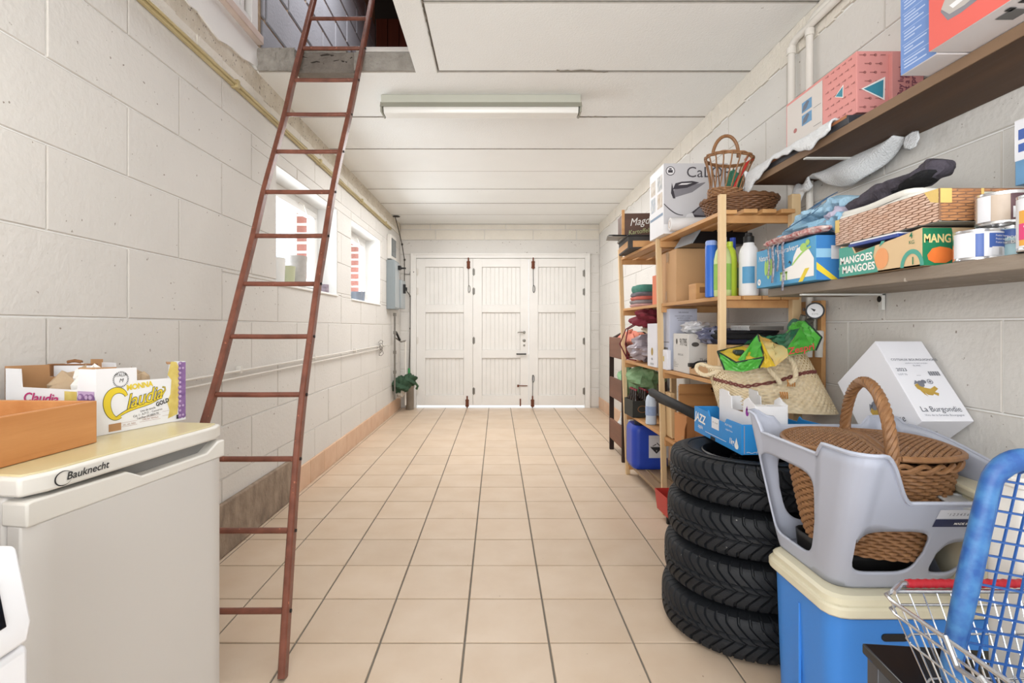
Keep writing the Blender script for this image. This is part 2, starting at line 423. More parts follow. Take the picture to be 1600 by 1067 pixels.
# ---- ceiling planks, hatch, broken lip
ce = struct('ceiling'); HX, HY0, HY1 = -.458, 1.35, 2.923
js = [2.299, 2.923, 3.55, 4.185, 4.79, 5.41, 6.03, 6.64, YB]
k = 2.299
while k > YN: k -= .6255; js.insert(0, max(k, YN))
m_jd = mat('plank_joint_shade', '#b5afa6', .95, var=.2, vs=30)  # greyer plank sides paint in the shade inside the gaps
def plank(x0, x1, y0, y1, z=ZC):
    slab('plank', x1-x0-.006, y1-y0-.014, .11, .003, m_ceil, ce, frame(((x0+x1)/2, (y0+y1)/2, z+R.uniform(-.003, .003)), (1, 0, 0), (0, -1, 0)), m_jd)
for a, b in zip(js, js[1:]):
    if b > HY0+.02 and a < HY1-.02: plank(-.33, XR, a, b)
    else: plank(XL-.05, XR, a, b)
g = G(); g.box(HX, -.334, HY0, HY1+.012, ZC-.006, ZC+.13); g.build('trimmer', m_ceil, ce, bevel=.006)
g = G()
for (bx0, by0, bx1, by1) in ((XL-.3, YN, -.3, HY0), (XL-.3, HY1+.02, XR+.3, YB+.3), (-.44, YN, XR+.3, HY1+.02)):
    g.box(bx0, bx1, by0, by1, ZC+.014, ZC+.119)
g.build('screed', mat('dark_gap_screed', '#857f76', .9, var=.15), ce, smooth=False)  # dark backing set low over the gaps, standing in for their shade
# jagged cracks: thin open seams in the ceiling paint
m_crack = mat('crack_edge', '#8f877b', .9)
def crack(p0, p1, n, amp, wd, parent, axis=2, off=-.001):
    g = G(); P = []
    for i in range(n+1):
        t = i/n; q = Vector(p0).lerp(Vector(p1), t); q.y += R.uniform(-amp, amp)*(0 < i < n) if abs(p1[0]-p0[0]) > abs(p1[1]-p0[1]) else 0
        if abs(p1[0]-p0[0]) <= abs(p1[1]-p0[1]): q.x += R.uniform(-amp, amp)*(0 < i < n)
        P.append(q)
    g.tube(P, wd, 4); return g.build('crack', m_crack, parent)
crack((-.322, 1.9, ZC-.001), (-.345, 2.93, ZC-.001), 26, .006, .0025, ce)
crack((.33, 2.90, ZC-.002), (.62, 2.92, ZC-.002), 14, .012, .003, ce)
crack((.44, 3.535, ZC-.002), (.75, 3.55, ZC-.002), 14, .010, .003, ce)
# lip of the hatch
m_lip = mat('broken_concrete', '#B3AEA6', .95, var=0, col2='#8b857c', vs=14, bump=1, bs=50, contrast=.7)
m_lipd = mat('sooty_concrete', '#979087', .95, var=0, col2='#5a5149', vs=9, bump=1, bs=45, contrast=1.0)
def lump(x0, x1, z0, z1, y, dep, amp, m, name):
    g = G(); nu, nv = 22, 8; rr = random.Random(int(x0*1000)+7)
    off = [[rr.uniform(-amp, amp) for _ in range(nv+1)] for _ in range(nu+1)]
    def fn(u, v):
        i, j = round(u*nu), round(v*nv); e = off[i][j]
        return (x0+(x1-x0)*u, y+e*.9, z0+(z1-z0)*v+(e*.7 if j in (0, nv) else 0))
    g.grid(fn, nu, nv)
    g.box(x0, x1, y+amp, y+dep, z0+.004, z1-.004)
    return g.build(name, m, ce, ang=60)
lump(XL, -1.13, ZC+.0, ZC+.128, HY1-.012, .1, .009, m_lip, 'lip_concrete')
lump(-1.13, -.80, ZC-.012, ZC+.10, HY1-.010, .1, .007, m_lipd, 'lip_concrete')
lump(-.80, HX+.01, ZC, ZC+.102, HY1-.012, .1, .004, m_lip, 'lip_concrete')
g = G()
for (a_, b_, z_) in ((-1.12, -1.06, .075), (-1.05, -.97, .045), (-.93, -.84, .052), (-1.0, -.9, .085), (-1.13, -1.1, .03), (-.82, -.805, .07)):
    g.tube([(a_, HY1-.003, ZC+z_), ((a_+b_)/2, HY1-.006, ZC+z_+.006), (b_, HY1-.003, ZC+z_-.003)], .008, 6, sq=.6)
g.build('fissure', m_dark, ce, kind='stuff')
g = G(); g.box(-1.10, -.845, HY1-.01, HY1+.1, ZC+.105, ZC+.135); g.build('lip_stone', m_lip, ce, bevel=.008)
g = G(); g.box(-.79, HX+.005, HY1-.018, HY1+.1, ZC+.105, ZC+.132); g.build('lip_stone', mat('pale_plaster', '#D9D5D0', .9, var=.06, bump=.4), ce, bevel=.006)
# ---- attic seen through the hatch
aw = struct('wall_attic')
m_ablock = mat('grey_attic_block', '#A3A5AC', .9, var=.1, vs=5, bump=.3, bs=60, rnd=.05)
m_amort = mat('ochre_mortar', '#B09A7E', .9, var=.25, vs=10, bump=.8, bs=40)
g = G(); g.box(XL-.2, XL-.01, HY1, 5.8, 2.6, 4.8); g.box(XL-.2, XL-.01, YN, HY1, 2.69, 4.8); g.build('attic_core', m_amort, aw, smooth=False)
AC = [(2.64+.2595*k, 2.64+.2595*(k+1), k % 2 == 0) for k in range(7)]
block_wall(aw, XL, -1, AC, 3.05, 3.38, .652, 2.99, 5.78, [], m_ablock, gap=.02, bev=.005)
ab = struct('wall_attic_end'); m_plank = wood('dark_red_boarding', '#7a3a26', '#4a2216', 2, 10, .7, rnd=.25)
g = G(); g.box(XL-.2, XR, 5.84, 5.95, 2.6, 4.8); g.build('attic_core', m_dark, ab, smooth=False)
x = XL
while x < -.2:
    slab('board', .125, 1.9, .03, .004, m_plank, ab, frame((x+.064, 5.80, 3.6), (1, 0, 0), (0, 0, 1))); x += .13
g = G(); g.box(-.3, -.24, YN, 5.9, 2.67, 4.8); g.box(XL-.2, -.24, YN, YN+.05, 2.67, 4.8); g.box(XL-.2, -.24, YN, 5.9, 4.8, 4.9)
o = g.build('roof', m_plank, smooth=False); o['kind'] = 'structure'
hf = struct('trim_1', label='white hatch frame above the ladder')
g = G(); g.beam((XL+.02, .8, 2.69), (XL+.015, 2.93, 2.725), .05, .045); g.build('batten', mat('bare_pink_batten', '#D9C7BC', .7, var=.1, vs=15), hf, bevel=.004)
g = G(); g.beam((XL+.012, .8, 2.735), (XL+.01, 2.88, 2.765), .035, .035); g.build('batten', m_white, hf, bevel=.003)
g = G(); g.box(XL-.012, XL+.01, 1.0, 2.72, 2.74, 3.7); g.build('panel', m_white, hf, bevel=.004)
g = G(); g.box(XL-.01, XL+.035, 2.80, 2.87, 2.72, 3.8); g.build('post', m_white, hf, bevel=.004)
g = G(); g.box(XL-.012, XL+.015, 2.725, 2.755, 2.74, 3.8); g.build('post', m_white, hf, bevel=.003)
# ---- skirting
bl = struct('baseboard_left'); y = 3.44
while y < YB-.02:
    y2 = min(YB, y+.3); slab('tile', y2-y-.004, .165, .014, .003, m_base, bl, frame((XL+.013, (y+y2)/2, .083), (0, 1, 0), (0, 0, 1))); y = y2
g = G(); g.box(XL-.002, XL+.022, -1.4, 3.435, 0, .262); o = g.build('trim_2', m_plinth, bevel=.008); o['kind'] = 'structure'
br = struct('baseboard_right'); y = 3.0
while y < YB-.02:
    y2 = min(YB, y+.3); slab('tile', y2-y-.004, .15, .014, .003, m_base, br, frame((XR-.013, (y+y2)/2, .075), (0, -1, 0), (0, 0, 1))); y = y2
# ---- garage door: frame and three leaves of tongue-and-groove boards
S = YB/FPX
def dx(px): return (px-VX)*S
def dz(py): return HC-(py-VY)*S
df = struct('trim_3', label='white wooden frame of the garage door')
g = G(); yF = YB-.02
g.box(dx(645), dx(650.5), yF, YB+.1, 0, dz(398)); g.box(dx(914), dx(919), yF, YB+.1, 0, dz(398)); g.box(dx(650.5), dx(914), yF, YB+.1, dz(403.5), dz(398))
g.build('frame', m_door, df, bevel=.004)
g = G(); g.box(dx(642), dx(646), yF-.012, YB, 0, dz(396)); g.box(dx(918), dx(921.5), yF-.012, YB, 0, dz(396)); g.box(dx(646), dx(918), yF-.012, YB, dz(398.5), dz(396)); g.build('architrave', m_door, df, bevel=.003)
LV = [(650.7, 738.7, 664.5, 724.5), (739.0, 826, 753, 812.8), (826.5, 913.8, 840.8, 899.4)]
PZ = [(417, 476), (488, 547), (559.5, 617.5)]
DY = YB+.02
for n, (a, b, pa, pb) in enumerate(LV):
    dr = struct('door_%d' % (n+1), label=['garage door leaf nearest the fuse boxes', 'middle garage door leaf with latch and lock', 'garage door leaf nearest the brown rack'][n])
    z0, z1 = .034, dz(404)
    g = G(); g.box(dx(b)-.03, dx(b)+(.002 if n == 1 else .03), DY+.021, DY+.03, z0, z1)
    if n < 2: g.build('rebate_strip', m_door, dr)
    for (sa, sb) in ((a, pa), (pb, b)):
        g = G(); g.box(dx(sa), dx(sb), DY-.02, DY+.02, z0, z1); g.build('stile', m_door, dr, bevel=.003)
    zr = [405]+[q for p in PZ for q in p]+[None]
    for i in range(0, 8, 2):
        zt = dz(zr[i]) if i else z1; zb = dz(zr[i+1]) if zr[i+1] else z0
        g = G(); g.box(dx(pa), dx(pb), DY-.02, DY+.02, zb, zt); g.build('rail', m_door, dr, bevel=.003)
    nb = 9
    for (p0, p1) in PZ:
        bw = (dx(pb)-dx(pa))/nb
        for k in range(nb):
            slab('board', bw-.004, dz(p0)-dz(p1), .012, .004, m_door, dr, frame((dx(pa)+(k+.5)*bw, DY+.004, (dz(p0)+dz(p1))/2), (1, 0, 0), (0, 0, 1)))
        g = G(); g.box(dx(pa), dx(pb), DY+.012, DY+.018, dz(p1), dz(p0)); g.build('backing', m_door, dr, smooth=False)
    hx = a+1.2 if n < 2 else b-1.2
    for py in ((425, 455, 532, 611) if n != 2 else (427, 456, 533, 611)):
        g = G(); g.tube([(dx(hx), DY-.026, dz(py)-.05), (dx(hx), DY-.026, dz(py)+.05)], .007, 8)
        g.box(dx(hx)-.018, dx(hx)+.018, DY-.0225, DY-.019, dz(py)-.04, dz(py)+.04); g.build('hinge', m_pipe if n == 0 else m_steel, dr)
    def bolt(px, pt, pb_, ring=None, rp=None):
        g = G(); g.box(dx(px)-.022, dx(px)+.022, DY-.032, DY-.019, dz(pb_), dz(pt)); g.tube([(dx(px), DY-.034, dz(pb_)-.01), (dx(px), DY-.034, dz(pt)+.05)], .010, 8)
        g.box(dx(px)-.026, dx(px)+.026, DY-.036, DY-.022, dz(pb_)+.01, dz(pb_)+.02); g.box(dx(px)-.026, dx(px)+.026, DY-.036, DY-.022, dz(pt)-.02, dz(pt)-.01)
        b_ = g.build('bolt', m_rust, dr, bevel=.002)
        if ring:
            g = G(); g.tube([(dx(px), DY-.028, dz(rp)), (dx(px)+.003, DY-.028, dz(ring))], .004, 6)
            g.tube([(dx(px)+.005+.02*math.cos(t)*(1 if math.cos(t) > 0 else .35), DY-.03, dz(ring)-.04+.05*math.sin(t)) for t in [2*PI*i/18 for i in range(18)]], .0045, 6, closed=True)
            g.build('pull_rod', m_black if n != 0 else m_steel, dr)
    if n == 0: bolt(732, 408, 419.5, 447, 420); bolt(730, 624, 637-1.5)
    if n == 2: bolt(833, 408, 419.5, 447, 420); bolt(832, 624, 635.5, 587, 624)
    if n == 1:
        g = G(); g.lathe([(.02, 0), (.02, .006), (.012, .008), (.012, .04)], 16, frame((dx(819), DY-.02, dz(519)), (1, 0, 0), (0, 0, 1)))
        g.tube([(dx(819), DY-.055, dz(519)), (dx(812), DY-.06, dz(519)+.002), (dx(808.5), DY-.058, dz(519)-.004)], .009, 8); g.build('latch', m_steel, dr)
        for py, m_, r_ in ((532, m_steel, .022), (539.5, m_steel, .014)):
            g = G(); g.lathe([(r_, 0), (r_, .006), (r_*.6, .010)], 16, frame((dx(819), DY-.02, dz(py)), (1, 0, 0), (0, 0, 1))); g.build('lock', m_, dr)
        g = G(); g.tube([(dx(807.5), DY-.02, dz(553)), (dx(807.5), DY-.055, dz(553)), (dx(821.5), DY-.055, dz(553)), (dx(821.5), DY-.02, dz(553))], .009, 8); g.build('handle', m_black, dr)
        g = G(); g.box(dx(808), dx(824), DY-.03, DY-.02, dz(603.2), dz(602)); g.box(dx(808), dx(811), DY-.034, DY-.02, dz(604.5), dz(601)); g.build('hasp', m_rust, dr)
        g = G(); g.box(dx(812), dx(814), DY-.026, DY-.019, dz(634.5), dz(623)); g.build('strap', m_rust, dr)
# ------------------------------------------------------------------ services on the left wall
t = thing('cable_conduit', 'long yellowed conduit running under the ceiling along the window wall', 'conduit', (XL+.03, 3, 2.352))
g = G(); g.box(-.026, -.006, -3.6, 3.55, -.014, .018); g.build('trunking', m_pvc, t, bevel=.004)
g = G(); g.tube([(0, -3.6, -.004), (.001, -1, .003), (-.001, 1, -.002), (0, 3.5, .004)], .007, 8); g.build('cable', m_pvc, t)
for y in (-1.55, -.35, .9, 2.1, 3.2):
    g = G(); g.box(-.028, .010, y-.012, y+.012, -.018, .022); g.build('clip', m_pvc, t, bevel=.003)
t = thing('water_pipe', 'thin white twin water pipe at waist height along the window wall', 'pipe', (XL, 4.3, .90))
g = G(); g.tube([(.022, -2.9, -.01), (.022, 0, 0), (.022, 1.95, .01)], .006, 8); g.build('pipe', m_pipe, t)
g = G(); g.tube([(.02, -2.9, -.045), (.02, -.3, -.035), (.022, 1.5, -.025), (.022, 1.75, .005)], .0045, 8); g.build('pipe', m_pipe, t)
for y in (-1.6, -.5, .6, 1.6):
    g = G(); g.box(0, .03, y-.01, y+.01, -.02, .02); g.build('clip', m_pipe, t, bevel=.003)
t = thing('loose_wire', 'tangled loop of loose grey wire hooked on the waist high pipe', 'wire', (XL+.02, 5.9, .93))
g = G(); rr = random.Random(3)
g.tube([(.015+.01*math.sin(i*1.7), .10*math.cos(i*.8)*(.6+.4*math.sin(i*.37)), .05*math.sin(i*.8)-.004*i) for i in range(26)], .003, 5)
g.build('wire', mat('grey_wire', '#77716a', .6), t)
m_grey = mat('grey_enamel', '#8E979B', .5, var=.06, vs=10)
m_greyl = mat('light_grey_plastic', '#A9B0B3', .5, var=.05, vs=10)
t = thing('electricity_meter', 'small glazed meter cupboard high on the wall by the door corner', 'meter box', (XL, 6.55, 1.98))
g = G(); g.box(0, .05, -.16, .16, -.02, .28); g.build('body', m_pipe, t, bevel=.006)
g = G(); g.box(.05, .056, -.13, .13, .02, .24); g.build('pane', mat('smoky_glass', '#5c676b', .15, var=.1), t, bevel=.002)
t = thing('fuse_box', 'tall grey steel fuse box with a dark switch below the meter', 'fuse box', (XL, 6.55, 1.34))
g = G(); g.box(0, .10, -.2, .1, 0, .60); g.build('body', m_grey, t, bevel=.006)
g = G(); g.box(.10, .106, -.18, .08, .02, .58); g.build('cover', m_greyl, t, bevel=.003)
g = G(); g.box(.106, .14, -.02, .05, .50, .55); g.box(.13, .2, 0, .03, .51, .53); g.build('switch', m_black, t, bevel=.003)
t = thing('switch_box', 'shorter grey switch box with a black lever beside the fuse box', 'fuse box', (XL, 6.86, 1.36))
g = G(); g.box(0, .12, -.17, .12, 0, .37); g.build('body', m_greyl, t, bevel=.006)
g = G(); g.box(.12, .15, -.04, .0, .20, .32); g.box(.13, .17, -.03, -.01, .24, .28); g.build('switch', m_black, t, bevel=.003)
t = thing('black_cable', 'black cable clipped down the corner from a burnt ceiling hole', 'cable', (XL+.02, 7.0, 0))
P = [(.01, -.25, 2.545), (.02, -.1, 2.43), (.03, .12, 2.25), (.05, .2, 2.05), (.05, .2, 1.66), (.13, .215, 1.55), (.13, .218, 1.1), (.11, .22, .5), (.10, .22, .1)]
g = G(); g.tube(P, .006, 6); g.build('cable', mat('dark_cable', '#4a453f', .7), t)
for p in P[2:8]:
    g = G(); g.box(p[0]-.012, p[0]+.012, p[1], p[1]+.02, p[2]-.012, p[2]+.012); g.build('clip', m_black, t)
g = G(); g.lathe([(.03, 0), (.045, -.004), (.05, -.006)], 12, Matrix.Translation((.03, -.28, 2.549))); g.build('hole_rim', m_dark, t)
t = thing('door_wire', 'short bell wire crossing from the cable to the door frame', 'wire', (XL, 7.22, 1.85))
g = G(); g.tube([(.07, 0, 0), (.14, 0, 0), (.145, 0, .035), (.2, 0, .035), (.19, 0, .025)], .004, 5); g.build('wire', mat('dark_cable', '#4a453f', .7), t)
t = thing('gas_pipe', 'thin corner riser pipe with lever valve below the fuse box', 'pipe', (XL+.05, 6.62, 0))
g = G(); g.tube([(0, 0, .2), (0, 0, 1.3)], .012, 8); g.build('riser', m_steel, t)
g = G(); g.tube([(.0, .06, .98), (.06, .12, .93), (.1, .2, .94)], .010, 8); g.build('branch', m_steel, t)
g = G(); g.tube([(.01, .02, 1.06), (.05, .08, .95)], .014, 8); g.build('lever', m_black, t)
g = G(); g.tube([(.1, .2, .94), (.1, .2, .1)], .012, 8); g.build('riser', m_pipe, t)
for z in (.55, .8, 1.05, 1.28):
    g = G(); g.lathe([(.02, -.02), (.02, .02)], 10, Matrix.Translation((0, 0, z))); g.build('coupling', m_steel, t)
t = thing('drain_pipe', 'short brown drain stub standing in the corner by the door', 'pipe', (-1.19, 7.1, 0))
g = G(); g.lathe([(.055, 0), (.055, .30), (.062, .30), (.062, .36), (.05, .36), (.05, .32)], 16, cap=False); g.build('pipe', mat('dirty_drain', '#8b7f70', .8, var=.2, vs=12), t)
t = thing('hanging_cloth', 'crumpled green cloth and hose hung over the corner tap by the door', 'cloth', (-1.22, 6.75, .36))
m_gr = mat('dark_green_cloth', '#3E5A44', .9, var=.3, vs=14, bump=.5, bs=50)
g = G()
def fold(cx, cy, cz, rx, ry, rz, seed):
    rr = random.Random(seed); ph = [rr.uniform(0, 6) for _ in range(6)]
    def fn(u, v):
        a, b = 2*PI*u, PI*(v-.5); q = 1+.18*math.sin(3*a+ph[0]+4*b)+.12*math.sin(5*b+ph[1]+2*a)+.08*math.sin(9*a+ph[2])
        return (cx+rx*q*math.cos(a)*math.cos(b), cy+ry*q*math.sin(a)*math.cos(b), cz+rz*q*math.sin(b))
    g.grid(fn, 28, 14, cu=True)
fold(-.02, 0, .0, .12, .10, .08, 1); fold(.07, .05, .07, .09, .09, .07, 2); fold(-.02, .02, .06, .08, .08, .06, 5); g.build('cloth', m_gr, t)
g = G(); g.tube([(.11, .1, .13), (.13, .12, .04), (.17, .14, -.02), (.15, .15, -.06)], .016, 8); g.build('hose', mat('hose_green', '#4B6B4C', .6, var=.2), t)
g = G(); g.tube([(.06, .1, .10), (.06, .1, .22)], .014, 8); g.build('nozzle', mat('bright_green_plastic', '#3b9a57', .4), t)
g = G(); fold(-.03, .0, -.10, .05, .05, .05, 8); g.build('rag', mat('dirty_white_rag', '#CFC6BA', .9, var=.2, vs=20), t)
# ------------------------------------------------------------------ ceiling lamp
m_lampw = mat('aged_lamp_enamel', '#C3C4B8', .45, var=.05, vs=6)
m_lampd = mat('lamp_shade_grey', '#9C9B8E', .5, var=.05, vs=6)
t = thing('fluorescent_lamp', 'long white fluorescent batten screwed to the ceiling planks', 'lamp', (-.10, 3.25, ZC))
L = .615
g = G(); g.box(-L, L, -.045, .045, -.058, 0); g.build('housing', m_lampw, t, bevel=.004)
g = G()
g.prism([(-.062, -.082), (-.058, -.082), (-.040, -.050), (.040, -.050), (.058, -.082), (.062, -.082), (.043, -.045), (-.043, -.045)], -L-.004, L+.004, Matrix(((0, 0, 1, 0), (1, 0, 0, 0), (0, 1, 0, 0), (0, 0, 0, 1))))
g.build('reflector', m_lampd, t, bevel=.0015)
g = G(); g.prism([(-.050, -.070), (-.052, -.088), (-.040, -.115), (.040, -.115), (.052, -.088), (.050, -.070)], -L+.015, L-.015, Matrix(((0, 0, 1, 0), (1, 0, 0, 0), (0, 1, 0, 0), (0, 0, 0, 1))))
g.build('diffuser', mat('opal_plastic', '#ECEBE6', .25, var=.03), t, bevel=.004)
for s in (-1, 1):
    g = G(); g.box(s*(L-.004)-.006, s*(L-.004)+.006, -.054, .054, -.112, -.055); g.build('end_cap', m_lampd, t, bevel=.003)
# ------------------------------------------------------------------ ladder
m_lad = mat('red_brown_ladder_paint', '#8B5645', .33, var=0, col2='#663d30', vs=18, spots=(70, .70, '#b5735a'), bump=.1, bs=80)
t = thing('wooden_ladder', 'tall red-brown ladder leaning up into the ceiling hatch', 'ladder', (-.86, 1.65, 0))
def rung(i): return (1.736+.105*i, .176+.2263*i)
XRt = [-.701, -.725, -.747, -.7625, -.770, -.777, -.778, -.779, -.7715, -.760, -.752, -.745, -.740, -.735, -.73]
XLt = [-1.150, -1.143, -1.132, -1.117, -1.110, -1.107, -1.1035, -1.1035, -1.096, -1.089, -1.09, -1.086, -1.082, -1.078, -1.075]
up = Vector((0, .105, .2263)).normalized(); nrm = Vector((0, -.2263, .105)).normalized()
for X, e in ((XRt, -.684), (XLt, -1.165)):
    g = G(); P = [Vector((e, 1.736-.105*.778+.008, .002))]+[Vector((X[i], *rung(i))) for i in range(15)]+[Vector((X[14]+.003, *rung(15.0)))]
    def fn(u, v):
        k = u*(len(P)-1); i = min(int(k), len(P)-2); f = k-i; p0 = P[max(i-1, 0)]; p1 = P[i]; p2 = P[i+1]; p3 = P[min(i+2, len(P)-1)]
        q = .5*((2*p1)+(p2-p0)*f+(2*p0-5*p1+4*p2-p3)*f*f+(3*p1-p0-3*p2+p3)*f**3)
        a, b = rrect(.012, .021, .008, v)
        q = q+Vector((a, 0, 0))+nrm*b; q.z = max(q.z, .001)
        return tuple(q-Vector((-.86, 1.65, 0)))
    g.grid(fn, 64, 16, cv=True); g.build('rail', m_lad, t)
for i in range(15):
    y, z = rung(i); g = G(); g.tube([(XLt[i]+.86, y-1.65, z), ((XLt[i]+XRt[i])/2+.86, y-1.65, z-.001), (XRt[i]+.86, y-1.65, z)], .0105, 10); g.build('rung', m_lad, t)
    g = G(); g.lathe([(.006, 0), (.006, .006)], 8, frame((XRt[i]+.86+.0105, y-1.65, z), (0, 1, 0), (0, 0, 1))); g.build('peg', m_black, t)
# ------------------------------------------------------------------ refrigerator
m_fr = mat('fridge_enamel', '#D3D0CC', .35, var=.02, vs=2)
m_frt = mat('yellowed_worktop', '#D8CDA9', .3, var=0, col2='#CBBD8F', vs=4)
m_frh = mat('fridge_cream_edge', '#E0DDD6', .3, var=.02)
m_ink = mat('dark_ink', '#2a2a2c', .6, var=0)
ang = math.atan2(.537, .08)            # direction of the front edge, near corner to far corner
t = thing('refrigerator', 'cream under-counter fridge with crates on its yellowed top', 'fridge', (-.85, .94, 0), ang)
# local x runs along the front (near to far), local y runs back towards the wall
FW, FD = .543, .49
g = G(); g.box(.004, FW-.004, .05, FD, .03, .808); g.build('body', m_fr, t, bevel=.008)
g = G(); g.prism([(x, y+FD/2) for x, y in [(rrect(FW/2, FD/2, .013, (k+.5)/40)[0]+FW/2, rrect(FW/2, FD/2, .013, (k+.5)/40)[1]) for k in range(40)]], .81, .846); g.build('worktop', m_frh, t, bevel=.006, seg=3)
g = G(); g.prism([(x*1+FW/2, y+FD/2) for x, y in [rrect(FW/2-.010, FD/2-.010, .012, (k+.5)/40) for k in range(40)]], .844, .8492); g.build('top_panel', m_frt, t, bevel=.002)
d = G()
d.prism([(x+FW/2, y+.030) for x, y in [rrect(FW/2-.002, .028, .02, (k+.5)/40) for k in range(40)]], .04, .757)
o_door = d.build('door', m_fr, t, bevel=.003)
# handle strip along the door's head: low grip recess along the far two thirds
g = G(); pr = [(0, .756), (FW-.004, .756), (FW-.004, .803), (FW-.03, .803), (FW-.075, .780), (.255, .780), (.215, .800), (.01, .803), (0, .800)]
g.prism(pr, -.056, .0, Matrix(((1, 0, 0, .002), (0, 0, -1, 0), (0, 1, 0, 0), (0, 0, 0, 1)))); g.build('handle_strip', m_frh, o_door, bevel=.004)
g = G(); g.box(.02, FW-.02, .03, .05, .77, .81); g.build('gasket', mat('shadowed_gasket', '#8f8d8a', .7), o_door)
for x in (.05, FW-.05):
    for y in (.08, FD-.06):
        g = G(); g.lathe([(.02, 0), (.02, .03)], 12, Matrix.Translation((x, y, 0))); g.build('foot', m_black, t)
Mf = frame((.115, -.0005, .829), (1, 0, 0), (0, 0, 1))
text('Bauknecht', .021, Mf, m_ink, t, x=.006, sx=1.05, shear=.2, bold=.012)
flat(Mf, [[*disc(-.046, -.001, .018, .0145, 28, .5, 5.9), *reversed(disc(-.0445, -.001, .0165, .0130, 28, .5, 5.9))]], m_ink, t, 'emblem', lift=.0012)
# ------------------------------------------------------------------ washing machine corner
m_wm = mat('washer_white', '#EDEEF2', .3, var=.02)
t = thing('washing_machine', 'white washing machine corner in front of the fridge with dark display', 'washing machine', (-.585, .05, 0))
g = G(); g.prism([(-.60, 0), (.003, 0), (.003, .728), (-.60, .728)], 0, .60, frame((0, 0, 0), (1, 0, 0), (0, 0, 1)) @ Matrix.Scale(-1, 4, (0, 0, 1))); g.build('body', m_wm, t, bevel=.008)
g = G(); g.prism([(-.60, .730), (.003, .730), (.008, .757), (-.010, .845), (-.014, .850), (-.60, .850)], 0, .598, frame((0, 0, 0), (1, 0, 0), (0, 0, 1)) @ Matrix.Scale(-1, 4, (0, 0, 1))); pn = g.build('control_panel', m_wm, t, bevel=.005, seg=3)
sl = Vector((-.018, 0, .088)).normalized()
Mw = frame((-.0012, .50, .800), (0, 1, 0), (sl.x, 0, sl.z))
g = G(); g.prism(rect(-.095, .064, -.034, .026), 0, .0025, Mw); ds = g.build('display', mat('display_glass', '#17161a', .12, var=.1), t, bevel=.001)
for k in range(3):
    text(['40°  1:30', 'coton  eco', 'rapide 800'][k], .010, Mw, mat('display_glyphs', '#9aa0ad', .5), t, x=.025-.01*k, y=.010-.014*k, lift=.004)
text('6300', .018, frame((.0035, .54, .700), (0, 1, 0), (0, 0, 1)), mat('grey_print', '#9b9ca0', .6), t)
# ------------------------------------------------------------------ things on the fridge
m_pine = wood('orange_pine_board', '#D49A63', '#B87A45', 1, 16)
t = thing('wooden_crate', 'shallow orange pine crate at the near edge of the fridge top', 'crate', (-1.105, .985, .85), math.radians(-3))
lx, ly, hh = .155, .245, .098
def crate_solid(t, lx, ly, h, m, th=.012, nm='board'):
    for s in (-1, 1):
        g = G(); g.box(s*lx-(th if s > 0 else 0), s*lx+(th if s < 0 else 0), -ly, ly, 0, h); g.build(nm, m, t, bevel=.002)
        g = G(); g.box(-lx+th, lx-th, s*ly-(th if s > 0 else 0), s*ly+(th if s < 0 else 0), 0, h); g.build(nm, m, t, bevel=.002)
    g = G(); g.box(-lx+th, lx-th, -ly+th, ly-th, .0, .008); g.build('bottom', m, t)
crate_solid(t, lx, ly, hh, m_pine)
m_cart = mat('white_carton', '#EDEDF0', .6, var=.03, vs=10)
m_kraft = mat('kraft_cardboard', '#B98D63', .8, var=.1, vs=14)
m_kraftd = mat('dark_kraft', '#8d623f', .8, var=.1, vs=14)
m_grape = mat('grape_purple', '#9A77A8', .5, var=0, col2='#6d4f86', vs=45, contrast=.8)
m_grapel = mat('grape_highlight', '#C3A9CE', .5, var=.1, vs=40)
m_yel = mat('print_yellow', '#E8CE3B', .6, var=.05)
m_yelp = mat('pale_grape_yellow', '#DDCB7A', .6, var=0, col2='#C8AE58', vs=40)
m_mag = mat('print_magenta', '#C23377', .6, var=.03)
# grape carton: local x along its short front (near to far), local y back to the wall
a2 = math.atan2(1.528-1.287, -.913+.99)
t = thing('fruit_carton', 'white grape carton with yellow cursive lettering on the fridge', 'carton', (-.99, 1.287, .85), a2)
GW, GD = .253, .335
fr = [(0, 0), (GW, 0), (GW, .170), (GW-.034, .172), (GW-.036, .125), (.105, .128), (.104, .163), (0, .166)]
hole1 = None
g = G(); g.prism([(x, z) for x, z in fr], 0, .004, frame((0, .004, 0), (1, 0, 0), (0, 0, 1))); g.build('front_panel', m_cart, t, smooth=False)
sd = [(0, 0), (GD, 0), (GD, .16), (GD-.06, .16), (GD-.065, .112), (.062, .112), (.055, .165), (0, .165)]
for x in (0, GW-.004):
    g = G(); g.prism(sd, 0, .004, frame((x, .004, 0), (0, 1, 0), (0, 0, 1))); g.build('side_panel', m_cart, t, smooth=False)
g = G(); g.prism([(x, z) for x, z in fr], 0, .004, frame((0, GD+.004, 0), (1, 0, 0), (0, 0, 1))); g.build('back_panel', m_kraft, t, smooth=False)
g = G(); g.box(.004, GW-.004, .004, GD, .001, .005); g.build('bottom', m_kraft, t)
for e in (.005, GW-.005):
    g = G(); q = 1 if e < .1 else -1; g.add([(e, .006, .166), (e+q*.05, .006, .166), (e, .07, .166)], [(0, 1, 2) if q > 0 else (0, 2, 1)]); g.build('corner_gusset', m_kraft, t, solid=.003, smooth=False)
Mg = frame((0, -.0001, 0), (1, 0, 0), (0, 0, 1))
mo = mat('print_outline', '#5d5a3c', .6, var=0)
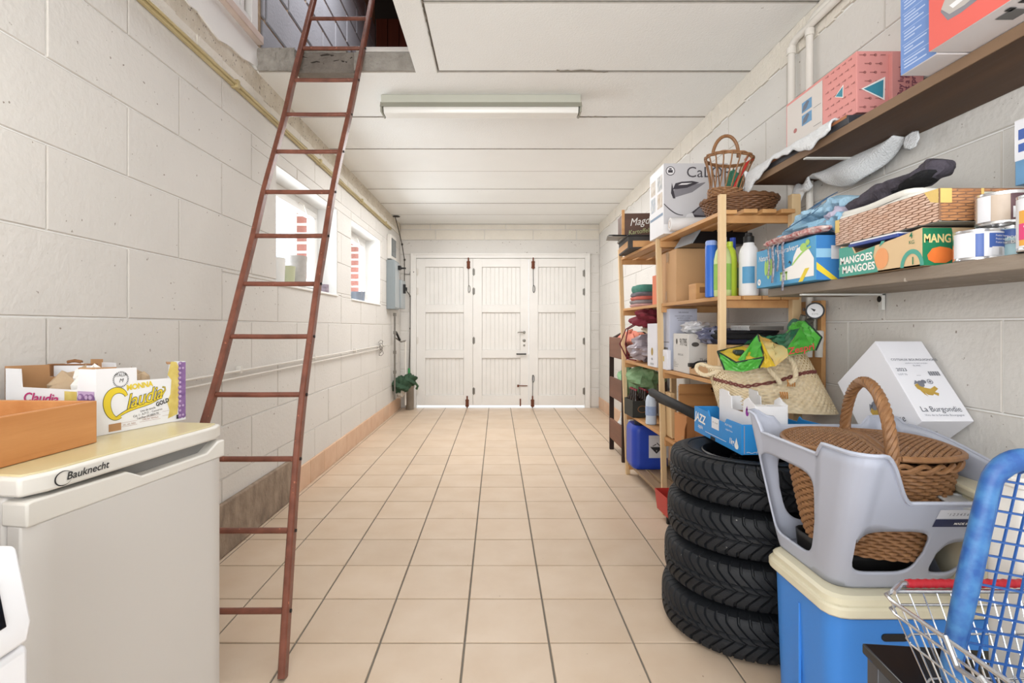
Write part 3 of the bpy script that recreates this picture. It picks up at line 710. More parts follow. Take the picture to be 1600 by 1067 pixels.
# big C swash and script
sw = []
for i in range(30):
    q = .55+i/29*4.6; sw.append((.052+.026*math.cos(q)*(1.0+.15*math.sin(q)), .072+.036*math.sin(q)))
def ribbon(pts, w0, w1):
    out1, out2 = [], []
    for i, (x, y) in enumerate(pts):
        a, b = pts[max(i-1, 0)], pts[min(i+1, len(pts)-1)]; d = math.hypot(b[0]-a[0], b[1]-a[1]) or 1
        nx, ny = -(b[1]-a[1])/d, (b[0]-a[0])/d; k = i/(len(pts)-1); ww = w0+(w1-w0)*math.sin(PI*min(1, k*1.1)) if w1 > w0 else w0
        out1.append((x+nx*ww, y+ny*ww)); out2.append((x-nx*ww, y-ny*ww))
    return [[out1[i], out1[i+1], out2[i+1], out2[i]] for i in range(len(pts)-1)]
tail = [(.045+i*.0081, .036+.0027*i+.004*math.sin(i*.35)) for i in range(17)]+[(.18, .085), (.187, .094), (.186, .101), (.178, .103)]
flat(Mg, ribbon(sw, .0045, .0105)+ribbon(tail, .0025, .0055), mo, t, 'printed_swash', lift=.0005)
flat(Mg, ribbon(sw, .003, .009)+ribbon(tail, .001, .004), m_yel, t, 'printed_swash', lift=.0009)
text('laudia', .052, Mg, mo, t, x=.124, y=.080, sx=.86, shear=.45, bold=.035, rot=.16, lift=.0010)
text('laudia', .052, Mg, m_yel, t, x=.124, y=.080, sx=.86, shear=.45, bold=.005, rot=.16, lift=.0014)
text('MONNA', .020, Mg, m_yel, t, x=.112, y=.113, sx=.95, bold=.04, rot=.06)
text('GOLD', .016, Mg, m_ink, t, x=.178, y=.060, sx=.9, bold=.03, rot=.22)
for k, s_ in enumerate(['Uva da tavola', 'Cat. I - A.P.O. - Conserve', 'Tel./Fax 39 0804 95']):
    text(s_, .008, Mg, m_ink, t, x=.135, y=.047-.009*k, rot=.1)
m_brn = mat('print_brown', '#9d6a4e', .7, var=0)
flat(Mg, [rect(.062, .105, .022, .0225), rect(.062, .105, .012, .0125), rect(.112, .172, .027, .0275), rect(.112, .172, .016, .0165), rect(.178, .20, .034, .0345), rect(.178, .20, .022, .0225)], m_brn, t)
text('cat.  cal.  lotto', .006, Mg, m_brn, t, x=.083, y=.017); text('UVA DA TAVOLA', .006, Mg, m_brn, t, x=.142, y=.0215)
text('ITALIA', .011, Mg, m_ink, t, x=.061, y=.146, sx=1)
flat(Mg, [[*disc(.061, .135, .021, .021, 28), ][i:i+1]*0 or [(.061+.021*math.cos(2*PI*i/28), .135+.021*math.sin(2*PI*i/28)), (.061+.021*math.cos(2*PI*(i+.55)/28), .135+.021*math.sin(2*PI*(i+.55)/28)), (.061+.017*math.cos(2*PI*(i+.55)/28), .135+.017*math.sin(2*PI*(i+.55)/28)), (.061+.017*math.cos(2*PI*i/28), .135+.017*math.sin(2*PI*i/28))] for i in range(28)], mat('stamp_grey', '#6b6b6b', .7), t, 'emblem')
text('M', .014, Mg, m_ink, t, x=.061, y=.132, shear=.3)
flat(Mg, [rect(.03, .062, .005, .024)], m_kraft, t, 'hand_hole'); flat(Mg, [rect(.222, .238, .006, .018)], m_ink, t, 'hand_hole')
def grapes(M, x0, x1, y0, y1, r, seed, t, mats=(m_grape, m_grapel)):
    rr = random.Random(seed); A, B = [], []
    y = y0+r*.6; row = 0
    while y < y1-r*.3:
        x = x0+(r if row % 2 else r*.4)
        while x < x1-r*.3:
            q = r*rr.uniform(.85, 1.08); x = max(min(x, x1-q), x0+q); A.append(disc(x, y, q, q, 14)); B.append(disc(x-q*.25, y+q*.3, q*.5, q*.45, 10)); x += r*1.75
        y += r*1.6; row += 1
    flat(M, A, mats[0], t, 'printed_grapes', lift=.0009); flat(M, B, mats[1], t, 'printed_grapes', lift=.0012)
flat(Mg, [[(.195, .012), (.225, .02), (.232, .08), (.232, .150), (.222, .170), (.205, .172), (.198, .150), (.194, .135), (.206, .12), (.203, .08), (.192, .06), (.200, .035)]], m_yelp, t, 'printed_grapes')
flat(Mg, [rect(.229, .2525, .008, .168)], m_grape, t, 'printed_grapes', lift=.0006)
grapes(Mg, .227, .2525, .008, .166, .0085, 4, t)
Ms = frame((-.0003, 0, 0), (0, -1, 0), (0, 0, 1))
flat(Ms, [rect(-.062, -.005, .004, .110)], m_grapel, t, 'printed_grapes'); grapes(Ms, -.064, -.003, .004, .112, .0125, 9, t)
flat(Ms, [rect(-.11, -.066, .03, .108)], m_yelp, t, 'printed_grapes')
text('Claudia', .034, Ms, m_mag, t, x=-.20, y=.086, sx=1.3, shear=.3, bold=.02)
# things inside and behind the grape carton
t = thing('brown_paper', 'crumpled torn brown paper stuffed in the grape carton', 'paper', (-1.12, 1.46, .857))
g = G()
def crum(cx, cy, cz, rx, ry, rz, seed, n=26):
    rr = random.Random(seed); ph = [rr.uniform(0, 6) for _ in range(8)]
    def fn(u, v):
        a, b = 2*PI*u, PI*(v-.5)
        q = 1+.16*math.sin(4*a+ph[0]+3*b)+.10*math.sin(7*a+ph[1]-5*b)+.08*math.sin(11*b+ph[2])+rr.uniform(-.05, .05)
        return (cx+rx*q*math.cos(a)*math.cos(b), cy+ry*q*math.sin(a)*math.cos(b), cz+rz*q*math.sin(b))
    g.grid(fn, n, n//2, cu=True)
crum(-.03, .0, .06, .10, .085, .075, 3); crum(.075, .03, .055, .055, .06, .075, 6); g.build('paper', mat('crumpled_kraft_paper', '#BBA386', .85, var=.12, vs=14, bump=.3), t, smooth=False)
g = G(); crum(.03, -.05, .10, .05, .04, .05, 12, 18); g.build('white_sheet', mat('white_tissue', '#E6E3DE', .8, var=.05), t, smooth=False)
t = thing('cardboard_tray', 'open brown cardboard tray with white lining at the back of the grape carton', 'box', (-1.262, 1.50, .885), math.radians(4))
t.scale = (.66,)*3
g = G(); g.box(-.09, .09, -.10, .10, 0, .006); g.build('bottom', m_kraft, t)
g = G(); g.prism([(-.1, 0), (.1, 0), (.1, .115), (.078, .135), (-.078, .135), (-.1, .115)], 0, .005, frame((-.085, 0, 0), (0, 1, 0), (0, 0, 1))); g.build('side_panel', m_cart, t, smooth=False)
g = G(); g.prism([(-.1, 0), (.1, 0), (.1, .19), (.06, .194), (.03, .205), (-.03, .205), (-.06, .194), (-.1, .19)], 0, .005, frame((0, .098, 0), (1, 0, 0), (0, 0, 1)) @ Matrix.Scale(.95, 4)); g.build('end_panel', m_cart, t, smooth=False)
g = G(); g.box(-.105, -.088, .075, .1, .0, .19); g.box(.088, .1, .075, .1, .0, .19); g.box(-.095, .095, .090, .105, .182, .19); g.build('folded_edge', m_kraftd, t, bevel=.003)
g = G(); g.tube([(-.03, .097, .197), (0, .097, .203), (.03, .097, .197)], .008, 8); g.build('handle', m_kraftd, t)
t = thing('oval_dish', 'brown rimmed oval dish sitting in the grape carton', 'dish', (-1.20, 1.485, .885), rot=(math.radians(8), math.radians(4), 0))
t.scale = (.6,)*3
g = G(); g.lathe([(.03, .0), (.07, .008), (.095, .05), (.105, .085), (.108, .088), (.10, .086), (.088, .05), (.06, .016), (.0, .012)], 32); g.build('dish', mat('dark_brown_glaze', '#5c4a40', .25, var=.2, vs=20), t)
g = G(); g.lathe([(.0, .055), (.085, .062), (.087, .075), (.0, .078)], 28); g.build('lid_disc', mat('terracotta_disc', '#A8573B', .6, var=.15, vs=20), t)
# ------------------------------------------------------------------ pots on the window sills
def pot(name, label, px, Y, X, r0, r1, h, m, cat='pot', grp='pots on the near window sill'):
    t = thing(name, label, cat, (X, Y, 1.394 if Y < 4.6 else 1.384))
    g = G(); g.lathe([(r0*.9, 0), (r0, .004), (r1, h), (r1-.006, h), (r0-.008, .02), (0, .012)], 24, cap=False); g.build('body', m, t)
    g = G(); g.lathe([(0, h*.80), (r1-.008, h*.80)], 20, cap=False); g.build('soil', mat('potting_soil', '#5b5048', .95, var=.3, vs=40), t); return t
pot('flower_pot', 'plain white pot nearest on the first window sill', 0, 3.36, -1.43, .055, .062, .17, m_white)
pot('flower_pot', 'pale green pot between the white and marbled pots', 0, 3.52, -1.425, .052, .060, .135, mat('pale_green_glaze', '#C3C7A6', .4, var=.08, vs=20))
pot('flower_pot', 'tall marbled grey pot, largest on the first window sill', 0, 3.72, -1.43, .060, .072, .23, mat('marbled_grey', '#C9C5C2', .4, var=0, col2='#A29D99', vs=18, contrast=.7))
t = thing('candle_jar', 'small mottled purple grey jar at the far end of first sill', 'jar', (-1.40, 4.22, 1.394))
g = G(); g.lathe([(.032, 0), (.036, .003), (.036, .07), (.031, .07), (.030, .01), (0, .01)], 20, cap=False); g.build('jar', mat('mottled_purple', '#B8A9B5', .4, var=0, col2='#5d5560', vs=30, contrast=.6), t)
g = G(); g.lathe([(.030, .01), (.030, .05), (0, .052)], 16, cap=False); g.build('wax', m_white, t)
t = thing('mug', 'wide blue grey bowl with wire handle on the far window sill', 'bowl', (-1.41, 5.18, 1.384))
g = G(); g.lathe([(.05, 0), (.058, .003), (.068, .085), (.062, .085), (.054, .01), (0, .01)], 24, cap=False); g.build('bowl', mat('blue_grey_zinc', '#8F99A8', .4, var=.12, vs=20, metal=.2), t)
g = G(); g.tube([(.065*math.cos(a), .065*math.sin(a)*.3, .085+.07*math.sin(a)) for a in [PI*i/12 for i in range(13)]], .003, 6); g.build('handle', mat('pink_wire', '#C9A29A', .5), t)
pot('flower_pot', 'slim blue grey pot beside the wide zinc bowl', 0, 5.36, -1.40, .034, .042, .10, mat('blue_grey_zinc', '#8F99A8', .4), grp=None)
pot('flower_pot', 'small white cup at the far end of the second sill', 0, 5.50, -1.40, .028, .034, .075, m_white)
# ------------------------------------------------------------------ pine shelf unit by the right wall
m_pl = wood('pale_pine_post', '#E6CDA6', '#D2AF7E', 2, 18)
m_ps = wood('orange_pine_slat', '#D3A46F', '#B98552', 1, 18)
m_psd = wood('dusty_old_slat', '#A58A6B', '#7f664c', 1, 18)
unit = thing('pine_shelf_unit', 'tall two-bay open pine shelf unit crowded with boxes', 'shelf')
PF = [(2.345, 1.00, 1.00, 1.715), (3.118, .991, .952, 1.66), (3.974, .985, .925, 1.71)]     # Y, X foot, X top, height
for (Y, xf, xt, h) in PF:
    g = G(); g.beam((xf+.01, Y, 0), (xt+.01, Y, h), .026, .030, up=(1, 0, 0)); g.build('post', m_pl, unit, bevel=.002)
    g = G(); g.beam((1.345, Y, 0), (1.335, Y, h), .036, .040, up=(1, 0, 0)); g.build('post', m_pl, unit, bevel=.002)
def xfront(Y, z):
    for a, b in zip(PF, PF[1:]):
        if Y <= b[0]+.001:
            f = (Y-a[0])/(b[0]-a[0]); p = [a[1]+(a[2]-a[1])*z/1.7, b[1]+(b[2]-b[1])*z/1.7]; return p[0]+(p[1]-p[0])*f
    return .96
LEV = [(1.645, m_ps, .018, .32), (1.26, m_ps, .018, .0), (.87, m_ps, .018, .0), (.475, m_ps, .018, .0), (.10, m_psd, .02, .3)]
for bay in (0, 1):
    y0, y1 = PF[bay][0], PF[bay+1][0]
    for li, (z, m, th, gapf) in enumerate(LEV):
        if bay == 0 and li == 3: z = .47
        n = 4
        for k in range(n):
            def xx(Y):
                a = xfront(Y, z)+.012; b = 1.345; w_ = (b-a)/n
                gp = .022 if gapf else .004
                return a+k*w_, a+(k+1)*w_-gp
            a0, b0 = xx(y0); a1, b1 = xx(y1); g = G()
            ya, yb = (y0-.012 if bay == 0 else y0+.022), y1-(.0 if bay else .022)+(.02 if bay else 0)
            if k: ya, yb = y0-.03 if bay == 0 else y0+.002, y1-.002 if bay == 0 else y1+.03
            g.prism([(a0, ya), (b0, ya), (b1, yb), (a1, yb)], z-th, z); g.build('slat', m, unit, bevel=.0015)
        for (Y, s) in ((y0, 1), (y1, -1)):
            g = G(); yy = Y+s*.03; g.box(xfront(Y, z)+.012, 1.345, yy-.009, yy+.009, z-th-.035, z-th); g.build('cross_rail', m_ps, unit, bevel=.0015)
# ------------------------------------------------------------------ generic carton
def carton(name, label, size, loc, rz=0, m=None, cat='box', rot=None, group=None, seam=None, bev=.002, inner=None, open_top=0):
    t = thing(name, label, cat, loc, rz, rot, group); x, y, z = size
    if not open_top:
        g = G(); g.box(-x/2, x/2, -y/2, y/2, 0, z); g.build('body', m, t, bevel=bev)
        if seam:
            g = G(); g.box(-x/2+.002, x/2-.002, -.022, .022, z-.0005, z+.0006); g.build('tape', seam, t)
            g = G(); g.box(-x/2-.0005, x/2+.0005, -.022, .022, z-.06, z+.0003); g.build('tape', seam, t)
    else:
        th = .004
        g = G(); g.box(-x/2, x/2, -y/2, -y/2+th, 0, z); g.box(-x/2, x/2, y/2-th, y/2, 0, z); g.box(-x/2, -x/2+th, -y/2+th, y/2-th, 0, z); g.box(x/2-th, x/2, -y/2+th, y/2-th, 0, z); g.box(-x/2, x/2, -y/2, y/2, 0, th)
        g.build('body', m, t, bevel=.0012)
    return t
m_tape = mat('clear_brown_tape', '#B08A5E', .25, var=.05)
# ---- top of the unit
# iron carton
m_ccard = mat('silver_grey_print', '#C9C8CC', .5, var=.04, vs=4)
sz = (.36, .27, .395)
t = carton('iron_carton', 'white iron carton with steam iron picture on the top shelf', sz, (1.117, 3.07, 1.646), 0, mat('coated_white_card', '#E9E9EC', .5, var=.03))
M = face(sz, '-y')
flat(M, [rect(-.18, .18, -.1975, .1975)], m_ccard, t, lift=.0005)
flat(M, [rect(-.18, .18, -.1975, -.145)], mat('coated_white_card', '#E9E9EC', .5), t, lift=.0008)
text('CaLOR', .085, M, mat('print_charcoal', '#4a474d', .6), t, x=.075, y=.145, sx=1.0, bold=.0)
mi1, mi2, mi3 = mat('print_iron_dark', '#3c3840', .5, var=.1, vs=20), mat('print_iron_mid', '#85838a', .5, var=.1, vs=20), mat('print_iron_light', '#e4e3e6', .5)
flat(M, [disc(-.143, .155, .026, .026)], mi1, t, 'printed_badge', lift=.001); flat(M, [disc(-.143, .155, .022, .022)], mi3, t, 'printed_badge', lift=.0012); flat(M, [rect(-.156, -.130, .145, .16), rect(-.15, -.136, .162, .17)], mi1, t, 'printed_badge', lift=.0014)
# upper iron: soleplate, body, handle
flat(M, [[(-.135, .03), (-.12, .005), (-.02, .035), (.05, .085), (.055, .092), (-.03, .075), (-.12, .05)]], mi2, t, 'printed_iron', lift=.001)
flat(M, [[(-.13, .05), (-.05, .06), (.02, .09), (-.02, .098), (-.08, .094), (-.115, .085)], [(-.135, .09), (-.12, .02), (-.115, .0), (-.128, .0), (-.14, .03)]], mi1, t, 'printed_iron', lift=.0013)
flat(M, [[(-.10, .075), (-.05, .078), (-.02, .088), (-.08, .085)]], mi3, t, 'printed_iron', lift=.0016)
# lower iron seen from the sole
flat(M, [[(-.04, -.09), (-.02, -.115), (.10, -.12), (.18, -.06), (.18, .06), (.10, .02), (.0, -.06)]], mi1, t, 'printed_iron', lift=.001)
flat(M, [[(-.02, -.09), (.08, -.10), (.16, -.04), (.15, .03), (.09, .0), (.01, -.06)]], mi2, t, 'printed_iron', lift=.0013)
flat(M, [[(-.075, -.145), (-.05, -.09), (-.02, -.08), (.0, -.12), (-.03, -.145)]], mi3, t, 'printed_iron', lift=.0015)
flat(M, ribbon([(-.18+.012*i, -.03-.0045*i-.03*math.sin(i*.25)) for i in range(10)], .002, .003), mi1, t, 'printed_iron', lift=.0015)
M = face(sz, '-x')
flat(M, [rect(-.12, .12, -.09, -.075)], mat('print_steel_blue', '#7e93ad', .6), t)
for k, (a, b, hcol) in enumerate(((-.11, .06, '#b7a795'), (.02, .06, '#8d97a3'), (-.11, -.04, '#8aa0b8'), (.02, -.04, '#b99f7f'))):
    flat(M, [rect(a, a+.09, b, b+.085)], mat('photo_patch_%d' % k, hcol, .6, var=0, col2='#e5e0d8', vs=30, contrast=.5), t, 'printed_photo')
# white roll
t = thing('paper_roll', 'white paper roll lying in front of the iron carton', 'roll', (.945, 2.86, 1.683), rot=(0, math.radians(90), math.radians(-4)))
g = G(); g.lathe([(.020, 0), (.034, .0), (.036, .002), (.036, .27), (.034, .272), (.020, .272)], 28); g.build('roll', mat('roll_white', '#E4E2E2', .6, var=.03), t)
g = G(); g.lathe([(.021, -.001), (.019, -.001), (.019, .02)], 20, cap=False); g.build('core', m_kraft, t)
# brown crate with sign and flat trays, far bay
t = thing('label_crate', 'small dark crate with white cursive lettering at the far end on top', 'crate', (1.005, 3.77, 1.755), math.radians(-4))
mw = wood('brown_stained_board', '#6d4f42', '#4e372d', 0, 14)
sz = (.22, .20, .175)
for s in (-1, 1):
    g = G(); g.box(-.11, .11, s*.1-.006, s*.1+.006, 0, .165); g.build('board', mw, t, bevel=.002)
    g = G(); g.box(s*.11-.006, s*.11+.006, -.094, .094, 0, .165); g.build('board', mw, t, bevel=.002)
g = G(); g.box(-.1, .1, -.09, .09, 0, .01); g.build('bottom', mw, t)
for s in (-1, 1):
    g = G(); g.box(s*.112-.01, s*.112+.01, -.112, -.1, 0, .22 if s > 0 else .19); g.build('post', m_ps, t, bevel=.002)
M = frame((0, -.107, .082), (1, 0, 0), (0, 0, 1)); mwp = mat('print_white', '#F2F0EC', .6, var=0)
text('Magda', .075, M, mwp, t, x=.012, y=.025, shear=.4, bold=.0, rot=.12, sx=.85); text('Kartoffeln', .045, M, mat('print_pale_green', '#b9c08a', .6), t, x=.005, y=-.045, rot=.12, sx=.9, shear=.2)
g = G(); g.box(-.12, .12, -.11, .112, -.014, -.004); g.build('card_tray', mat('grey_card', '#A7A29A', .8), t)
t = thing('flat_box', 'flat black and wood toned box under the lettered crate', 'box', (1.06, 3.66, 1.646), math.radians(-3))
g = G(); g.box(-.17, .17, -.16, .20, 0, .09); g.build('body', mat('charcoal_leatherette', '#3d3a38', .6, var=.2, vs=30), t, bevel=.006)
g = G(); g.box(-.172, -.169, -.14, .18, .012, .055); g.box(-.14, .14, -.163, -.159, .012, .055); g.build('wood_panel', m_ps, t)
g = G(); g.box(-.175, .175, -.17, .20, .086, .094); g.build('lid', m_black, t, bevel=.002)
t = thing('serving_tray', 'thin grey tray sticking out above the flat black box', 'tray', (1.0, 3.70, 1.742), rot=(math.radians(4), math.radians(3), math.radians(-10)))
g = G(); g.box(-.22, .2, -.16, .16, 0, .006); g.build('base', mat('dull_steel_tray', '#8f8c88', .4, metal=.5, var=.1), t, bevel=.002)
g = G(); g.tube([(x*1, y, .008) for x, y in [rrect(.21, .16, .03, k/40) for k in range(40)]], .006, 6, closed=True); g.build('rim', m_black, t)
# wicker
m_wick = mat('brown_wicker', '#8A6243', .55, var=0, col2='#5d3f29', vs=60, contrast=.9)
m_wickl = mat('honey_wicker', '#A0764F', .5, var=0, col2='#6f4b30', vs=60, contrast=.9)
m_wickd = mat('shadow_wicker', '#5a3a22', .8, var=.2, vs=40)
def weave(g, loop, z0, z1, rows, nst, r, amp, spst=4, sq=1.35):
    """woven strands: every row is one undulating ring that passes in and out of the stakes"""
    for k in range(rows):
        z = z0+(z1-z0)*(k+.5)/rows; P = []; N = nst*spst
        for i in range(N):
            u = i/N; off = amp*math.sin(PI*nst*u+(PI if k % 2 else 0)); P.append(loop(u, z, off))
        g.tube(P, r, 5, closed=True)
def circ(cx, cy, rf):
    return lambda u, z, off: (cx+(rf(z)+off)*math.cos(2*PI*u), cy+(rf(z)+off)*math.sin(2*PI*u), z)
t = thing('wicker_bowl', 'wide flat brown wicker bowl on the near top shelf', 'basket', (1.185, 2.56, 1.647))
g = G(); weave(g, circ(0, 0, lambda z: .128+.5*z), .008, .085, 9, 44, .0055, .004); o = g.build('woven_wall', m_wick, t); o['kind'] = 'stuff'
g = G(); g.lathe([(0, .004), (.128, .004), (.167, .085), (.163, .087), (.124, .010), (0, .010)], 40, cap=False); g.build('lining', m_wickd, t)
g = G(); g.tube([(.173*math.cos(a), .173*math.sin(a), .088+.003*math.sin(22*a)) for a in [2*PI*i/90 for i in range(90)]], .009, 6, closed=True); g.build('rim', m_wick, t)
t = thing('wire_basket', 'small openwork wicker basket with loop handle atop the flat bowl', 'basket', (1.085, 2.49, 1.725), rot=(math.radians(0), math.radians(6), 0))
g = G(); weave(g, circ(0, 0, lambda z: .070+.12*z), .004, .045, 5, 26, .0055, .004); weave(g, circ(0, 0, lambda z: .065+.20*z), .19, .205, 2, 30, .005, .003); o = g.build('woven_band', m_wickl, t); o['kind'] = 'stuff'
for i in range(18):
    a = 2*PI*i/18; g = G(); g.tube([((.068+.21*z*z/.2+.0)*math.cos(a+.25*math.sin(9*z)), (.068+.21*z*z/.2)*math.sin(a+.25*math.sin(9*z)), z) for z in (.03, .08, .13, .17, .2)], .0035, 5); g.build('stake', m_wickl, t)
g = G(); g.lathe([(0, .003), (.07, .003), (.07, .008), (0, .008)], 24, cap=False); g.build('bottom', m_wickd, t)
g = G(); g.tube([(-.03+.06*math.cos(a), -.03, .20+.095*math.sin(a)) for a in [PI*i/16 for i in range(17)]], .008, 8); g.build('handle', m_wickl, t)
m_red = mat('bright_red_plastic', '#C8322B', .45, var=.1)
t = thing('red_scissors', 'red handled tool inside the openwork basket', 'tool', (1.10, 2.47, 1.745), rot=(.15, .45, 0))
g = G(); g.beam((0, 0, 0), (0, 0, .16), .02, .012); g.build('blade', m_red, t, bevel=.003)
g = G(); g.tube([(.0, 0, .16), (.015, 0, .19), (-.01, 0, .2), (-.012, 0, .17)], .006, 6); g.build('grip', m_red, t)
t = thing('green_string', 'green and teal rag bundle inside the openwork basket', 'cloth', (1.13, 2.50, 1.80))
g = G(); fold(0, 0, 0, .035, .035, .06, 4); g.build('rag', mat('teal_rag', '#3d7a62', .8, var=.3, vs=40), t)
# ---- shelf at eye level
sz = (.25, .30, .30)
t = carton('plain_carton', 'plain brown cardboard box on the eye level shelf', sz, (1.13, 3.08, 1.262), 0, mat('clean_kraft', '#C89F74', .75, var=.05, vs=8), seam=m_tape)
flat(face(sz, '-x'), [rect(-.03, -.005, -.13, -.08), rect(.02, .03, .08, .14)], m_tape, t, 'tape')
t = thing('black_bin', 'black open bin lying on the brown cardboard box under the slats', 'drawer', (1.17, 2.87, 1.563), math.radians(6))
g = G(); g.prism([(-.15, .0), (.16, .0), (.16, .075), (-.10, .075)], -.10, .10, frame((0, 0, 0), (1, 0, 0), (0, 0, 1))); g.build('body', mat('satin_black', '#141418', .3, var=.1), t, bevel=.004)
g = G(); g.prism([(-.16, -.001), (-.149, -.001), (-.099, .074), (-.11, .076)], -.10, .10, frame((0, 0, 0), (1, 0, 0), (0, 0, 1))); g.build('side', mat('pewter_grey', '#8f959b', .4, var=.05), t, bevel=.001)
def bottle(name, label, X, Y, z, prof, m, capm, cap, lab=None, group=None, band=None, M=None):
    t = thing(name, label, 'bottle', (X, Y, z))
    g = G(); g.lathe(prof, 28); g.build('body', m, t)
    if cap: g = G(); g.lathe(cap, 20); g.build('cap', capm, t)
    if lab:
        (za, zb, rl, lm, a0, a1) = lab; g = G()
        g.grid(lambda u, v: (rl*math.cos(a0+(a1-a0)*u), rl*math.sin(a0+(a1-a0)*u), za+(zb-za)*v), 20, 1); g.build('paper_label', lm, t)
    return t
m_blue = mat('strong_blue_plastic', '#3169C9', .35, var=.05); m_lime = mat('lime_liquid', '#C7DE4A', .3, var=.05); m_wpl = mat('white_plastic', '#EEEEF0', .35, var=.02)
m_yl = mat('yellow_plastic', '#E2C62C', .4, var=.05); m_lab = mat('label_blue', '#5FA3CF', .5, var=.1, vs=30)
bottle('spray_can', 'slim royal blue bottle on the eye level shelf', 1.015, 2.475, 1.261, [(.024, 0), (.027, .004), (.027, .24), (.025, .245)], m_blue, mat('pale_blue_cap', '#8ea6df', .4), [(.026, .245), (.026, .262), (.022, .268)])
bottle('detergent_bottle', 'lime and white detergent bottle behind the near post', 1.045, 2.42, 1.261, [(.034, 0), (.038, .006), (.038, .17), (.03, .21), (.016, .235), (.016, .245)], mat('pale_lime_bottle', '#D6E6A0', .35, var=.1), m_wpl, [(.018, .245), (.018, .275)], (.03, .15, .0388, mat('lime_label', '#9CCB5F', .5, var=.2, vs=20), PI*.9, PI*1.8))
bottle('detergent_bottle', 'bright lime yellow bottle just behind the near post', 1.10, 2.47, 1.261, [(.03, 0), (.033, .006), (.033, .18), (.027, .22), (.014, .24)], m_lime, m_lime, [(.015, .24), (.015, .262)])
bottle('spray_bottle', 'yellow bottle with printed sleeve standing behind the white bottle', 1.165, 2.58, 1.261, [(.03, 0), (.033, .006), (.033, .14), (.022, .18), (.012, .2)], m_yl, mat('blue_cap', '#2d4fb5', .4), [(.014, .2), (.014, .30), (.006, .3)], (.05, .15, .0338, mat('green_sleeve', '#7aa56a', .5, var=.4, vs=25), PI*.9, PI*1.9))
bottle('cleaning_bottle', 'white bottle with black cap and blue label by the wall shelf', 1.14, 2.365, 1.261, [(.038, 0), (.042, .006), (.042, .19), (.036, .215), (.024, .232), (.021, .245)], m_wpl, m_black, [(.023, .24), (.023, .268), (.016, .272), (.014, .285)], (.055, .13, .0428, m_lab, PI*1.15, PI*1.55))
bottle('cleaning_bottle', 'purple tinted clear bottle with blue cap behind the white bottle', 1.205, 2.50, 1.261, [(.04, 0), (.044, .006), (.044, .2), (.03, .23), (.018, .24)], mat('mauve_bottle', '#B9A5B5', .25, var=.15), mat('blue_cap', '#2d4fb5', .4), [(.02, .24), (.02, .27)])
t = thing('red_sprayer', 'small red spray head poking up behind the bottles', 'sprayer', (1.27, 2.47, 1.261))
g = G(); g.lathe([(.03, 0), (.03, .16), (.012, .19), (.012, .2)], 20); g.build('body', m_wpl, t)
g = G(); g.box(-.02, .03, -.01, .01, .2, .225); g.box(-.03, -.015, -.006, .006, .18, .215); g.build('trigger', m_red, t, bevel=.004)
t = thing('small_wood_box', 'little wooden box between the brown carton and blue bottle', 'box', (1.07, 2.73, 1.261))
g = G(); g.box(-.05, .05, -.05, .05, 0, .085); g.build('body', m_ps, t, bevel=.003)
g = G(); g.box(-.03, .03, -.052, -.049, .035, .065); g.build('opening', m_kraftd, t)
# folded clothes, far bay at eye level
def pile(name, group, X, Y, z, w_, d, items, cat='garment'):
    zz = 0
    for k, (h, m, sx, lab) in enumerate(items):
        t = thing(name, lab, cat, (X, Y, z+zz), 0, None, group)
        g = G(); rr = random.Random(k*13+int(X*1000)); ph = [rr.uniform(0, 6) for _ in range(4)]
        def fn(u, v):
            a, b = rrect(1, 1, .5, u); q = math.sin(PI*v); s_ = (.93+.07*q)*sx
            return (a*w_/2*s_*(1+.03*math.sin(9*u*6+ph[0])), b*d/2*s_*(1+.03*math.sin(31*u+ph[1])), h*v+.006*math.sin(14*u+ph[2])*q)
        g.grid(fn, 40, 6, cu=True)
        g.add([fn(i/40, 1) for i in range(40)], [tuple(range(40))]); g.add([fn(i/40, 0) for i in range(40)], [tuple(range(39, -1, -1))])
        g.build('folded_fabric', m, t); zz += h
mt = lambda n, c, v=.2: mat(n, c, .85, var=v, vs=25, bump=.3, bs=120)
pile('folded_garment', 'folded clothes on the far eye level shelf', 1.075, 3.68, 1.262, .24, .30, [(.02, mt('pink_linen', '#D9A9A6'), 1, 'pink folded garment, lowest of the far shelf pile'), (.025, mt('grey_linen', '#8e8788'), 1, 'grey folded garment just above the pink one'), (.025, mt('red_linen', '#C7685a'), .98, 'brick red folded garment in the far shelf pile'), (.03, mt('slate_linen', '#6f6a70'), .95, 'slate folded garment under the sea green one'), (.05, mt('sea_green_linen', '#4f8a7c'), .9, 'sea green folded garment on top of the far shelf pile')])
t = carton('orange_binder', 'orange cardboard file standing beside the folded clothes', (.06, .20, .19), (1.045, 3.30, 1.262), .05, mat('coral_card', '#E58764', .6, var=.05))
g = G(); g.lathe([(.02, .189), (.018, .21), (.02, .215)], 12); g.build('knob', mat('coral_card', '#E58764', .6), t)
t = carton('purple_box', 'small purple box standing behind the folded clothes', (.07, .10, .17), (1.12, 3.46, 1.262), .1, mat('violet_card', '#6F5D95', .6, var=.05))
flat(face((.07, .10, .17), '-y'), [rect(-.02, .02, -.03, .05)], mat('violet_pale', '#9a8bbd', .6), t)
